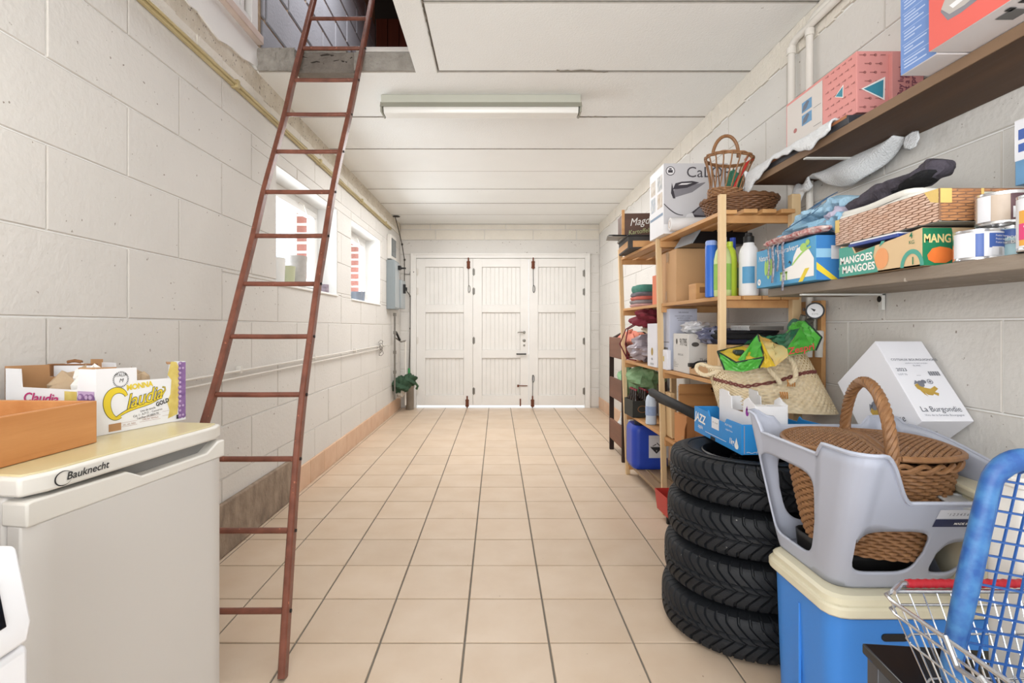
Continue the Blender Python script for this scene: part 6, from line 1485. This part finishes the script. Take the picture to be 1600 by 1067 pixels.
for (xx_, zz_) in ((.070, .125), (.045, .075)):
    for q in range(4): g.tube([(xx_-.014+.008*q, -.084, zz_+.012), (xx_-.010+.007*q, -.090, zz_), (xx_-.012+.008*q, -.084, zz_-.014)], .003, 5)
g.build('stitching', mkn, t)
# green bag: crumpled panels joined along dark piping
m_gb = mat('shopping_bag_green', '#5FB548', .35, var=0, col2='#3a8f35', vs=12, contrast=.8); m_gy = mat('shopping_bag_yellow', '#D9B32F', .35, var=0, col2='#B5A23c', vs=14, contrast=.8)
m_gd = mat('shopping_bag_dark', '#2f6a4e', .4, var=.2, vs=15); m_pip = mat('black_piping', '#22302a', .5); m_gi = mat('printed_fruit_patch', '#B9C9A0', .35, var=0, col2='#D9A03c', vs=9, contrast=.5)
t = thing('shopping_bag', 'crumpled green and yellow shopping bag sticking out of straw bag', 'bag', (1.12, 2.17, .97))
def P3(px, py, Y): p = at(px, py, Y); return (p.x-1.12, p.y-2.17, p.z-.97)
def panel(corners, m, n=10, amp=.006, seed=1, name='panel'):
    rr = random.Random(seed); ph = [rr.uniform(0, 6) for _ in range(5)]; a, b, c, d = [Vector(p) for p in corners]
    nn = (b-a).cross(d-a).normalized(); g = G()
    def fn(u, v):
        p = a.lerp(b, u).lerp(d.lerp(c, u), v); e = 4*u*(1-u)+4*v*(1-v)
        tri = lambda q: abs((q % 1)-.5)*4-1
        return tuple(p+nn*amp*e*.6*(tri(1.3*u+1.1*v+ph[0])+.6*tri(2.3*u-1.7*v+ph[1])))
    g.grid(fn, n, n); return g.build(name, m, t, ang=25)
A = dict(a=P3(1121, 549, 2.18), b=P3(1160, 540, 2.22), c=P3(1184, 522, 2.16), d=P3(1194, 558, 2.08), e=P3(1160, 581, 2.10), f=P3(1132, 578, 2.14), g=P3(1150, 566, 2.11),
         h=P3(1186, 575, 2.06), i=P3(1212, 572, 2.04), j=P3(1230, 545, 2.05), k=P3(1228, 520, 2.16), l=P3(1238, 504, 2.16), m=P3(1250, 512, 2.10), n=P3(1258, 500, 2.06), o=P3(1284, 527, 2.02), p=P3(1275, 547, 2.00), q=P3(1232, 556, 2.02), r=P3(1200, 530, 2.20))
q_ = lambda s: [A[x_] for x_ in s]
panel(q_('abdg'), m_gy, 10, .006, 2); panel(q_('afeg'), m_gb, 10, .005, 3); panel(q_('gedc'), m_gb, 12, .010, 4); panel(q_('gdhe'), m_gb, 10, .008, 5)
panel(q_('cdhi'), m_gy, 10, .006, 6); panel(q_('cijr'), m_gi, 10, .008, 7); panel(q_('rjmk'), m_gd, 10, .008, 8); panel(q_('jqpm'), m_gb, 12, .006, 9); panel(q_('mpon'), m_gb, 12, .008, 10)
panel(q_('klnm'), m_gb, 10, .006, 11); panel(q_('ijqi'), m_gi, 8, .004, 12); panel([A['b'], A['c'], A['r'], A['k']], m_gd, 8, .006, 13)
for s in ('af', 'agd', 'cdh', 'no', 'ab', 'op'):
    g = G(); g.tube([A[x_] for x_ in s], .0035, 6); g.build('piping', m_pip, t)
g = G(); c0 = Vector(P3(1153, 551, 2.15)); g.box(c0.x-.02, c0.x+.02, c0.y-.02, c0.y+.01, c0.z-.008, c0.z+.012); g.build('buckle', m_pip, t, bevel=.006)
pa, pb_ = Vector(A['q']), Vector(A['p']); Mz = frame(((pa+pb_)*.5+Vector((-.0, -.014, .018))), (pb_-pa), (0, .25, 1)); text('Zespri', .036, Mz, mat('zest_red', '#B9332f', .5), t, x=-.012, bold=.02, shear=.1)
# ------------------------------------------------------------------ tilted wine carton against the wall
mwc_ = mat('wine_carton_white', '#E9EAF1', .55, var=.02, vs=4); mgt = mat('wine_carton_grey_print', '#8f93a0', .6, var=0); mdt = mat('wine_carton_dark_print', '#4c4f5c', .6, var=0)
j_ = Vector((0, .637, .771)).normalized(); i_ = Vector((1, 0, 0)); k_ = i_.cross(j_)      # k_ points to the camera
Mr = Matrix((i_, j_, k_)).transposed()
t = thing('wine_carton', 'white wine carton tipped back against the wall with crest and lettering', 'carton', (1.331, 1.54, .842), rot=Mr.to_euler())
a_, b_, c_ = .155, .30, .248
g = G(); g.box(-a_/2, a_/2, 0, b_, -c_, 0); g.build('body', mwc_, t, bevel=.0015)
for MM, cw, rr_ in ((frame((0, b_/2, 0), (1, 0, 0), (0, 1, 0)), a_, 0), (frame((-a_/2, b_/2, -c_/2), (0, 0, 1), (0, 1, 0)), c_, 0)):
    fr_ = cw/.155 if cw < .2 else 1.25
    text('La Burgondie', .026*fr_, MM, mdt, t, y=-b_/2+.040, sx=.88, bold=-.004)
    text('Vins de la Grande Bourgogne', .0098*fr_, MM, mgt, t, y=-b_/2+.020)
    cx, cy, s = -.005, -.035, fr_
    yl, gy = mat('crest_ochre', '#C2A04a', .6, var=.15, vs=60), mat('crest_grey', '#7c7f8b', .6)
    flat(MM, [[(cx+q_[0]*s, cy+q_[1]*s) for q_ in pg] for pg in ([(-.03, .012), (-.018, .018), (-.004, .002), (.012, -.002), (.03, .008), (.036, -.002), (.022, -.012), (.008, -.026), (-.006, -.024), (-.016, -.012), (-.028, -.002)], [(-.022, -.008), (-.016, -.022), (-.008, -.03), (-.014, -.012)], [(.012, -.02), (.024, -.028), (.03, -.018), (.02, -.014)])], yl, t, 'crest', lift=.0008)
    flat(MM, [disc(cx-.008*s, cy+.016*s, .010*s, .012*s, 14), disc(cx+.004*s, cy+.024*s, .008*s, .007*s, 12), [(cx-.03*s, cy+.014*s), (cx-.02*s, cy+.03*s), (cx-.012*s, cy+.02*s)]], gy, t, 'crest', lift=.0012)
    flat(MM, [[(cx+.024*s+.009*s*f*math.cos(2*PI*i/16), cy+.024*s+.009*s*f*math.sin(2*PI*i/16)) for f, i in ((1, w_), (1, w_+1), (.75, w_+1), (.75, w_))] for w_ in range(16)]+[disc(cx+.024*s, cy+.024*s, .004*s)], gy, t, 'crest', lift=.0014)
MM = frame((0, b_/2, 0), (1, 0, 0), (0, 1, 0))
text('COTEAUX BOURGUIGNONS', .0115, MM, mdt, t, x=.012, y=.073); text('appellation d\'origine protégée', .006, MM, mgt, t, x=.012, y=.06); text('BLANC', .008, MM, mgt, t, x=.01, y=.050)
text('2023', .017, MM, mdt, t, x=-.047, y=.034); text('LOT 76', .009, MM, mgt, t, x=-.052, y=.016); flat(MM, [rect(.032+.0025*k, .033+.0025*k+.001*(k % 3 == 0), .012, .028) for k in range(14)], mdt, t, 'barcode'); flat(MM, [rect(-.01, .004, .0125, .0135)], mgt, t)
MM = frame((0, 0, -c_/2), (1, 0, 0), (0, 0, -1)); MM = frame((0, 0, -c_/2), (1, 0, 0), (0, 0, 1))
MM = MM @ Matrix.Rotation(0, 4, 'Z')
for k in range(4): text(['tel 03 85', 'fragile', 'poids net 6 kg', 'www.'][k], .011, MM, mdt, t, x=-.01+.01*k, y=.06-.016*k)
g = G(); g.box(-a_/2-.0004, a_/2+.0004, -.0006, -.0001, -c_/2-.0012, -c_/2+.0012); g.build('flap_seam', mgt, t)
# ------------------------------------------------------------------ blue cool box
m_cb = mat('cool_box_blue', '#3F86D9', .4, var=.03, vs=4); m_cl = mat('cool_box_cream', '#DED9C3', .45, var=0, col2='#CFC7AC', vs=7, contrast=.8)
t = thing('cool_box', 'large blue cool box with cream lid under the grey tub', 'cool box', (1.045, 1.425, .008))
HXc, HYc = .225, .150
def rl(s, z, e=0): return [(p[0]*s, p[1]*s, z) for p in [rrect(HXc+e, HYc+e, .045, k/64) for k in range(64)]]
g = G(); R0 = [rl(.93, 0), rl(.985, .395), ]
g.grid(lambda u, v: (lambda p, s: (p[0]*s, p[1]*s, .0+.395*v))(rrect(HXc, HYc, .045, u), .93+.055*v), 64, 10, cu=True); g.add(rl(.93, 0), [tuple(range(63, -1, -1))]); g.add(rl(.985, .395), [tuple(range(64))]); cb = g.build('body', m_cb, t)
for xx_ in (-.068, -.052):
    g = G(); g.box(xx_-.003, xx_+.003, -HYc*.97-.003, -HYc*.95, .06, .33); g.build('rib', m_cb, t, bevel=.001)
for yy_ in (.0,):
    g = G(); g.box(-HXc*.985-.002, -HXc*.96, yy_-.004, yy_+.004, .04, .36); g.build('rib', m_cb, t, bevel=.001)
g = G(); g.prism([(p[0]-.072, p[1]+.352) for p in [rrect(.032, .009, .008, k/32) for k in range(32)]], 0, .004, frame((0, -HYc*.98+.001, 0), (1, 0, 0), (0, 0, 1))); g.build('grip_slot', m_black, t)
g = G()
prof = [(-.012, .402), (.008, .402), (.012, .407), (.012, .424), (.010, .430), (.004, .432), (.004, .446), (-.004, .453), (-.03, .455)]
L_ = [rl(1, z_, e_) for e_, z_ in prof]
for a, b in zip(L_, L_[1:]):
    g.add(a+b, [(k, (k+1) % 64, 64+(k+1) % 64, 64+k) for k in range(64)])
g.add(L_[-1], [tuple(range(64))]); g.build('lid', m_cl, t)
# ------------------------------------------------------------------ grey tub
m_tub = mat('grey_blue_plastic', '#AEB3C2', .42, var=.03, vs=5)
t = thing('plastic_tub', 'grey plastic tub with cut-out sides standing on the cool box', 'tub', (1.0, 1.40, .465))
TB = (-.15, .14, -.085, .20); TT = (-.215, .215, -.275, .225); HT = .375; NU = 360
def corner_loop(b, r, s):
    """s: 0..4 clockwise seen from above starting front-left: front, right, back, left"""
    x0, x1, y0, y1 = b; s = s % 4; q = int(s); f = s-q
    cs = [(x0, y0), (x1, y0), (x1, y1), (x0, y1)]; p, n_ = cs[q], cs[(q+1) % 4]; L = math.hypot(n_[0]-p[0], n_[1]-p[1]); d = f*L
    def pt(d_): return (p[0]+(n_[0]-p[0])*d_/L, p[1]+(n_[1]-p[1])*d_/L)
    # round by blending near the corners
    if d < r:
        pr_ = cs[(q-1) % 4]; L2 = math.hypot(p[0]-pr_[0], p[1]-pr_[1]); a = pt(r); c = (p[0]+(pr_[0]-p[0])*r/L2, p[1]+(pr_[1]-p[1])*r/L2); tt = .5+.5*d/r
        return tuple((1-tt)**2*c[k]+2*tt*(1-tt)*p[k]+tt**2*a[k] for k in (0, 1))
    if L-d < r:
        nn = cs[(q+2) % 4]; L2 = math.hypot(nn[0]-n_[0], nn[1]-n_[1]); a = pt(L-r); c = (n_[0]+(nn[0]-n_[0])*r/L2, n_[1]+(nn[1]-n_[1])*r/L2); tt = .5*(r-(L-d))/r
        return tuple((1-tt)**2*a[k]+2*tt*(1-tt)*n_[k]+tt**2*c[k] for k in (0, 1))
    return pt(d)
def bump_(s, a, b, e): return sm(a-e, a+e, s)*(1-sm(b-e, b+e, s))
def ztop(s):
    z = .342
    if s < 1.0:    # front: tab, then dip
        z = .378-.122*sm(.11, .34, s)
        if s > .92: z += .05*sm(.92, 1.0, s)
    elif s < 2: z = .31+.055*sm(1.0, 1.8, s)+.012*sm(1.85, 1.93, s)
    elif s < 3: z = .375-.028*bump_(s, 2.16, 2.80, .03)+.02*sm(2.86, 2.93, s)
    else: z = .395-.053*sm(3.10, 3.16, s)+.036*sm(3.70, 3.76, s)
    return z
def hole(s):
    """(lower, upper) edge of the cut-out at s, or None"""
    def ell(a, b, lo, hi, p=3.2, sl=0):
        c, h = (a+b)/2, (b-a)/2; q = (s-c)/h
        if abs(q) >= 1: return None
        m_ = (lo+hi)/2; k = (hi-lo)/2*(1-abs(q)**p)**(1/p); return (m_-k+sl*q, m_+k+sl*q)
    for args in ((.075, .56, .052, .180, 4.0), (.66, .93, .05, .15, 3), (1.15, 1.85, .06, .27, 4), (2.15, 2.85, .06, .28, 4), (3.055, 3.69, .045, .285, 5)):
        h = ell(*args)
        if h: return h
    return None
def tpos(s, z, out=0):
    f = max(0, z/HT); k = f**.9; b = tuple(TB[i]+(TT[i]-TB[i])*k for i in range(4)); p = corner_loop(b, .055, s)
    ang_ = math.atan2(p[1]-(b[2]+b[3])/2, p[0]-(b[0]+b[1])/2)
    # broad sloping leg ridges bulge a little
    rg = .012*bump_(s, -.02, .11, .03)+.012*bump_(s, 3.72, 4.02, .04)+.010*bump_(s, .90, 1.1, .04)+.010*bump_(s, 1.9, 2.1, .04)+.010*bump_(s, 2.9, 3.1, .04)
    e = rg*f+out; return (p[0]+e*math.cos(ang_), p[1]+e*math.sin(ang_), z)
g = G(); KB = 7
cols = []
for i in range(NU):
    s = 4*i/NU; zt = ztop(s); h = hole(s); lo, hi = h if h else (min(.16, zt*.45),)*2
    cols.append([tpos(s, .0+lo*j/KB) for j in range(KB+1)]+[tpos(s, hi+(zt-hi)*j/KB) for j in range(KB+1)])
nv = 2*(KB+1); vs = [p for c in cols for p in c]; fs = []
for i in range(NU):
    k = (i+1) % NU
    for j in range(nv-1):
        if j == KB: continue
        fs.append((i*nv+j, k*nv+j, k*nv+j+1, i*nv+j+1))
g.add(vs, fs); sh = g.build('shell', m_tub, t, solid=.006, ang=50)
import bmesh
bm = bmesh.new(); bm.from_mesh(sh.data); bmesh.ops.remove_doubles(bm, verts=bm.verts, dist=1e-5); bm.to_mesh(sh.data); bm.free(); sh.data.shade_smooth()
g = G(); g.tube([tpos(4*i/180, ztop(4*i/180), .003) for i in range(180)], .0055, 6, closed=True); g.build('rim_lip', m_tub, t)
g = G(); g.grid(lambda u, v: (lambda p: (p[0]*v+0*(1-v), p[1]*v+.055*(1-v), .004))(corner_loop(TB, .05, 4*u)), 60, 2, cu=True); g.build('floor_plate', m_tub, t, solid=.004)
def wrapfront(s0, s1, z0, z1, m, name, o=.0045):
    g = G(); g.grid(lambda u, v: tpos(s0+(s1-s0)*u, z0+(z1-z0)*v, o), 16, 2); return g.build(name, m, t)
wrapfront(.52, .80, .216, .240, mat('ruler_white', '#D9DBE2', .4), 'ruler_label'); wrapfront(.52, .80, .193, .214, mat('ruler_navy', '#232a4d', .4), 'ruler_label')
p0, p1 = Vector(tpos(.52, .228, .006)), Vector(tpos(.80, .228, .006)); q0 = Vector(tpos(.66, .238, .006))-Vector(tpos(.66, .218, .006))
Mt = frame((p0+p1)/2, p1-p0, q0); text("' 1 2 3 4 5 6 7 8 9", .011, Mt, mdt, t, y=.001, sx=.95); 
q1 = Vector(tpos(.66, .2035, .006)); Mt2 = frame(q1, p1-p0, q0); text('MADE IN EU', .009, Mt2, mpw, t, x=.015, bold=.02)
# ------------------------------------------------------------------ picnic basket inside the tub
t = thing('dark_tray', 'black plastic tray lying in the tub under the picnic basket', 'tray', (.995, 1.44, .468))
g = G(); g.prism([rrect(.125, .10, .03, k/40) for k in range(40)], 0, .012); g.build('base', m_black, t)
g = G(); g.grid(lambda u, v: (*[q*(.97+.03*v) for q in rrect(.125, .10, .03, u)], .012+.056*v), 48, 3, cu=True); g.build('rim', m_black, t, solid=.004)
g = G(); g.box(-.004, .004, -.095, .095, .012, .068); g.build('divider', mat('slate_divider', '#4b5263', .5), t)
t = thing('picnic_basket', 'brown wicker picnic basket with arched handle sitting in the tub', 'basket', (.992, 1.404, .542), math.radians(-18))
BA, BB, BH = .185, .172, .255
def bl_(u, z, off): 
    s = .70+.30*(z/BH)**.7; a, b = rrect(BA*s, BB*s, .165*s, u); L = math.hypot(a, b); return (a*(1+off/L), b*(1+off/L), z)
g = G(); weave(g, bl_, .004, BH-.018, 28, 58, .0048, .0038); o = g.build('woven_wall', m_wickl, t); o['kind'] = 'stuff'
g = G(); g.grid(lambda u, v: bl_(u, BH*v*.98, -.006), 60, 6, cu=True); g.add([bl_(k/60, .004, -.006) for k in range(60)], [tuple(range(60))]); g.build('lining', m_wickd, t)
g = G()
for q in range(2): g.tube([bl_(k/160, BH-.012+.008*math.sin(k*.55+PI*q), .006+.004*math.cos(k*.55+PI*q)) for k in range(160)], .006, 6, closed=True)
g.build('rim', m_wickl, t)
for s in (-1, 1):
    lid = None; g = G()
    # lid frame: half of the oval, hinge side along y
    e = []
    for k in range(161):
        u = (-.25+.5*k/160) if s > 0 else (.25+.5*k/160); a, b = rrect(BA*1.05, BB*1.06, .165, u)
        e.append((a, b))
    e = [(a, b) for a, b in e if a*s > .012]
    zl = lambda a, b: BH+.010+.012*(1-(a/BA)**2)*(1-(b/BB)**2*.7)
    P = [(a, b, zl(a, b)) for a, b in e]; g.tube(P, .0075, 7); g.tube([(P[0][0], P[0][1], P[0][2]), (s*.014, 0, BH+.022), (P[-1][0], P[-1][1], P[-1][2])], .0075, 7)
    lid = g.build('lid', m_wickl, t)
    g = G(); n_ = 24
    for k in range(1, n_):
        xx_ = s*(.014+(BA*1.02-.014)*k/n_); ys_ = [b for a, b in e if abs(a-xx_) < .006]
        if not ys_: continue
        y0, y1 = min(ys_), max(ys_)
        if y1-y0 < .02: continue
        M_ = 56; g.tube([(xx_, y0+(y1-y0)*i/M_, zl(xx_, y0+(y1-y0)*i/M_)+.0032*math.sin(PI*((y0+(y1-y0)*i/M_)/.0125)+PI*(k % 2))) for i in range(M_+1)], .0030, 5)
    o = g.build('lid_weave', m_wickl, lid); o['kind'] = 'stuff'
    g = G(); y = -.16
    while y < .165:
        xs_ = [a*s for a, b in e if abs(b-y) < .006]
        if xs_: g.tube([(s*(.014+(max(xs_)-.014)*i/8), y, zl((max(xs_))*i/8, y)) for i in range(9)], .0028, 4)
        y += .0125
    o = g.build('lid_stakes', m_wickd, lid); o['kind'] = 'stuff'
g = G(); g.tube([(0, -BB*1.0, BH+.012), (0, 0, BH+.026), (0, BB*1.0, BH+.012)], .010, 8); g.build('centre_bar', m_wickl, t)
g = G()
def arch(a): return Vector((.0, -(BB+.004)*math.cos(a), BH-.03+.205*math.sin(a)**.85))
for s in range(5):
    P = []
    for i in range(81):
        a = PI*i/80; c = arch(a); d = (arch(min(PI, a+.02))-arch(max(0, a-.02))).normalized(); n1 = Vector((1, 0, 0)); n2 = d.cross(n1); q = 13*PI*i/80+2*PI*s/5
        P.append(c+(n1*math.cos(q)+n2*math.sin(q))*.0085)
    g.tube(P, .0068, 6)
g.build('handle', m_wickl, t)
for s in (-1, 1):
    g = G()
    for k in range(4): g.tube([(-.018, s*(BB+.000), BH-.045+.008*k), (0, s*(BB+.016), BH-.035+.008*k), (.018, s*(BB+.000), BH-.045+.008*k)], .005, 6)
    g.build('binding', m_wickl, t)
# ------------------------------------------------------------------ black side table, wire basket, blue basket, canisters
t = thing('side_table', 'small black glossy side table at the near right corner', 'table', (.995, .84, 0), math.radians(-6))
g = G(); g.box(-.25, .25, -.24, .24, .430, .452); g.build('tabletop', mat('black_gloss', '#1d1e22', .15, var=.2, vs=8), t, bevel=.004)
for sx_ in (-1, 1):
    for sy_ in (-1, 1): g = G(); g.box(sx_*.225-.018, sx_*.225+.018, sy_*.215-.018, sy_*.215+.018, 0, .430); g.build('leg', m_steel if False else mat('dark_steel_leg', '#55575c', .4, metal=.5), t, bevel=.002)
m_chr = mat('chromed_wire', '#C9CBCF', .22, metal=.9, var=.05)
t = thing('wire_shopping_basket', 'chrome wire shopping basket with red grip on the black table', 'basket', (.895, .71, .453))
X0, X1, Y0, Y1, ZT = -.215, .215, -.22, .222, .195
X0b, X1b, Y0b, Y1b = -.155, .155, -.17, .165
def rodloop(f, z, e=0):
    a, b, c, d = [p+(q-p)*f for p, q in ((X0b, X0), (X1b, X1), (Y0b, Y0), (Y1b, Y1))]
    return [(a-e, c-e, z), (b+e, c-e, z), (b+e, d+e, z), (a-e, d+e, z)]
g = G()
def loopt(f, z, r): 
    L = rodloop(f, z); cx_, cy_ = (L[0][0]+L[1][0])/2, (L[0][1]+L[2][1])/2; ha, hb = (L[1][0]-L[0][0])/2, (L[2][1]-L[0][1])/2
    g.tube([(cx_+rrect(ha, hb, .03, k/72)[0], cy_+rrect(ha, hb, .03, k/72)[1], z) for k in range(72)], r, 7, closed=True)
loopt(1, ZT, .0036); loopt(.93, ZT-.022, .0024); g.build('rim', m_chr, t)
g = G()
for f, z in ((.66, .13), (.33, .065), (.02, .006)): loopt(f, z, .0019)
nx, ny = 15, 16
for i in range(nx+1):
    u = i/nx; xt, xb = X0+.03+(X1-X0-.06)*u, X0b+.02+(X1b-X0b-.04)*u
    g.tube([(xt, Y0, ZT), (xb, Y0b, .006), (xb, Y1b, .006), (xt, Y1, ZT)], .0014, 5)
for i in range(ny+1):
    u = i/ny; yt, yb = Y0+.03+(Y1-Y0-.06)*u, Y0b+.02+(Y1b-Y0b-.04)*u
    g.tube([(X0, yt, ZT), (X0b, yb, .004), (X1b, yb, .004), (X1, yt, ZT)], .0014, 5)
o = g.build('wire_grid', m_chr, t); o['kind'] = 'stuff'
g = G(); P = [(X0+.02, Y1-.01, ZT+.004), (X0+.045, Y1+.004, ZT+.012), (X1-.045, Y1+.004, ZT+.012), (X1-.02, Y1-.01, ZT+.004)]; g.tube(P, .005, 8); g.build('handle', m_chr, t)
g = G(); g.tube([(X0+.055, Y1+.004, ZT+.012), (X1-.06, Y1+.004, ZT+.012)], .007, 12)
for k in range(22): g.lathe([(.0075, 0), (.0080, .003), (.0075, .006)], 12, frame((X0+.06+.014*k, Y1+.004, ZT+.012), (0, 1, 0), (0, 0, 1)), cap=False)
g.build('red_grip', mat('red_rubber_grip', '#B5222E', .4, var=.1), t)
g = G(); g.tube([(X0-.004, -.03, ZT+.004), (X0-.012, .0, ZT-.02), (X0-.010, .05, ZT-.024), (X0-.002, .08, ZT+.004)], .0042, 7); g.tube([(X0-.006, -.05, ZT), (X0-.012, -.02, ZT-.03), (X0-.012, .012, ZT-.012)], .0042, 7); g.build('hinge_hook', m_chr, t)
m_bl = mat('marbled_blue_plastic', '#214C8A', .4, var=0, col2='#3D6FA2', vs=38, contrast=.25); m_bl2 = mat('blue_lattice', '#25508f', .4, var=.08, vs=12)
t = thing('blue_basket', 'marbled blue plastic lattice basket standing upright in the wire basket', 'basket', (.848, .835, .495), rot=(math.radians(3), math.radians(9), math.radians(-4)))
BW, BHh = .148, .215
g = G()
def rim(u, v):
    a, b = rrect(BW-.018, BHh-.018, .055, u); a2_, b2_ = rrect(BW, BHh, .07, u); q = 2*PI*v
    cx_, cz_ = a, b+BHh; d = Vector((a2_-a, 0, b2_-b)).normalized(); p = Vector((cx_, 0, cz_))+d*.018*math.cos(q)+Vector((0, 1, 0))*.013*math.sin(q); return tuple(p)
g.grid(rim, 96, 14, cu=True, cv=True); g.build('rim', m_bl, t)
g = G(); k = -5
xin, zin = BW-.03, BHh-.03
n1, n2 = 10, 14
for i in range(1, n1):
    xx_ = -xin+2*xin*i/n1; P = [(xx_*1.0, .0, BHh-zin), (xx_*.92, .028, BHh-zin*.9), (xx_*.92, .03, BHh), (xx_*.92, .028, BHh+zin*.9), (xx_, .0, BHh+zin)]; g.tube(P, .0022, 5)
for i in range(1, n2):
    zz_ = -zin+2*zin*i/n2; P = [(-xin, .0, BHh+zz_), (-xin*.94, .028, BHh+zz_*.95), (xin*.94, .028, BHh+zz_*.95), (xin, .0, BHh+zz_)]; g.tube(P, .0022, 5)
o = g.build('lattice', m_bl2, t); o['kind'] = 'stuff'
m_can = mat('white_canister', '#E6E4E0', .4, var=.03)
for k, (X_, Y_, hgt, lb) in enumerate(((1.01, .995, .37, 'slim white plastic canister behind the blue lattice, nearest the tub'), (1.115, .99, .385, 'taller white plastic canister behind the blue lattice, nearest the wall'))):
    t = thing('white_canister', lb, 'canister', (X_, Y_, .453))
    g = G(); g.grid(lambda u, v: (lambda p, s: (p[0]*s, p[1]*s, hgt*v))(rrect(.046, .045, .02, u), .94+.06*v), 40, 4, cu=True); g.add([(*rrect(.046*.94, .045*.94, .02, q/40), 0) for q in range(40)], [tuple(range(39, -1, -1))]); g.build('body', m_can, t)
    g = G(); g.prism([rrect(.049, .048, .022, q/40) for q in range(40)], hgt-.004, hgt+.018); g.build('lid', m_can, t, bevel=.004)
t = thing('clear_lid', 'clear plastic box lid tucked between picnic basket and tub wall', 'lid', (1.14, 1.22, .70), rot=(.05, .12, -.2))
g = G(); g.box(-.09, .09, -.05, .05, 0, .004); g.tube([(rrect(.09, .05, .01, k/40)[0], rrect(.09, .05, .01, k/40)[1], .004) for k in range(40)], .004, 6, closed=True); g.build('lid', mat('clear_polystyrene', '#BFC1C4', .15, var=.05), t)
t = thing('cream_box', 'cream plastic box standing in the tub beside the picnic basket', 'box', (1.165, 1.30, .465), -.2)
g = G(); g.box(-.03, .03, -.09, .09, 0, .25); g.build('body', m_cl, t, bevel=.012)
g = G(); g.box(-.034, .034, -.094, .094, .25, .272); g.build('lid', m_cl, t, bevel=.006)
flush_texts()
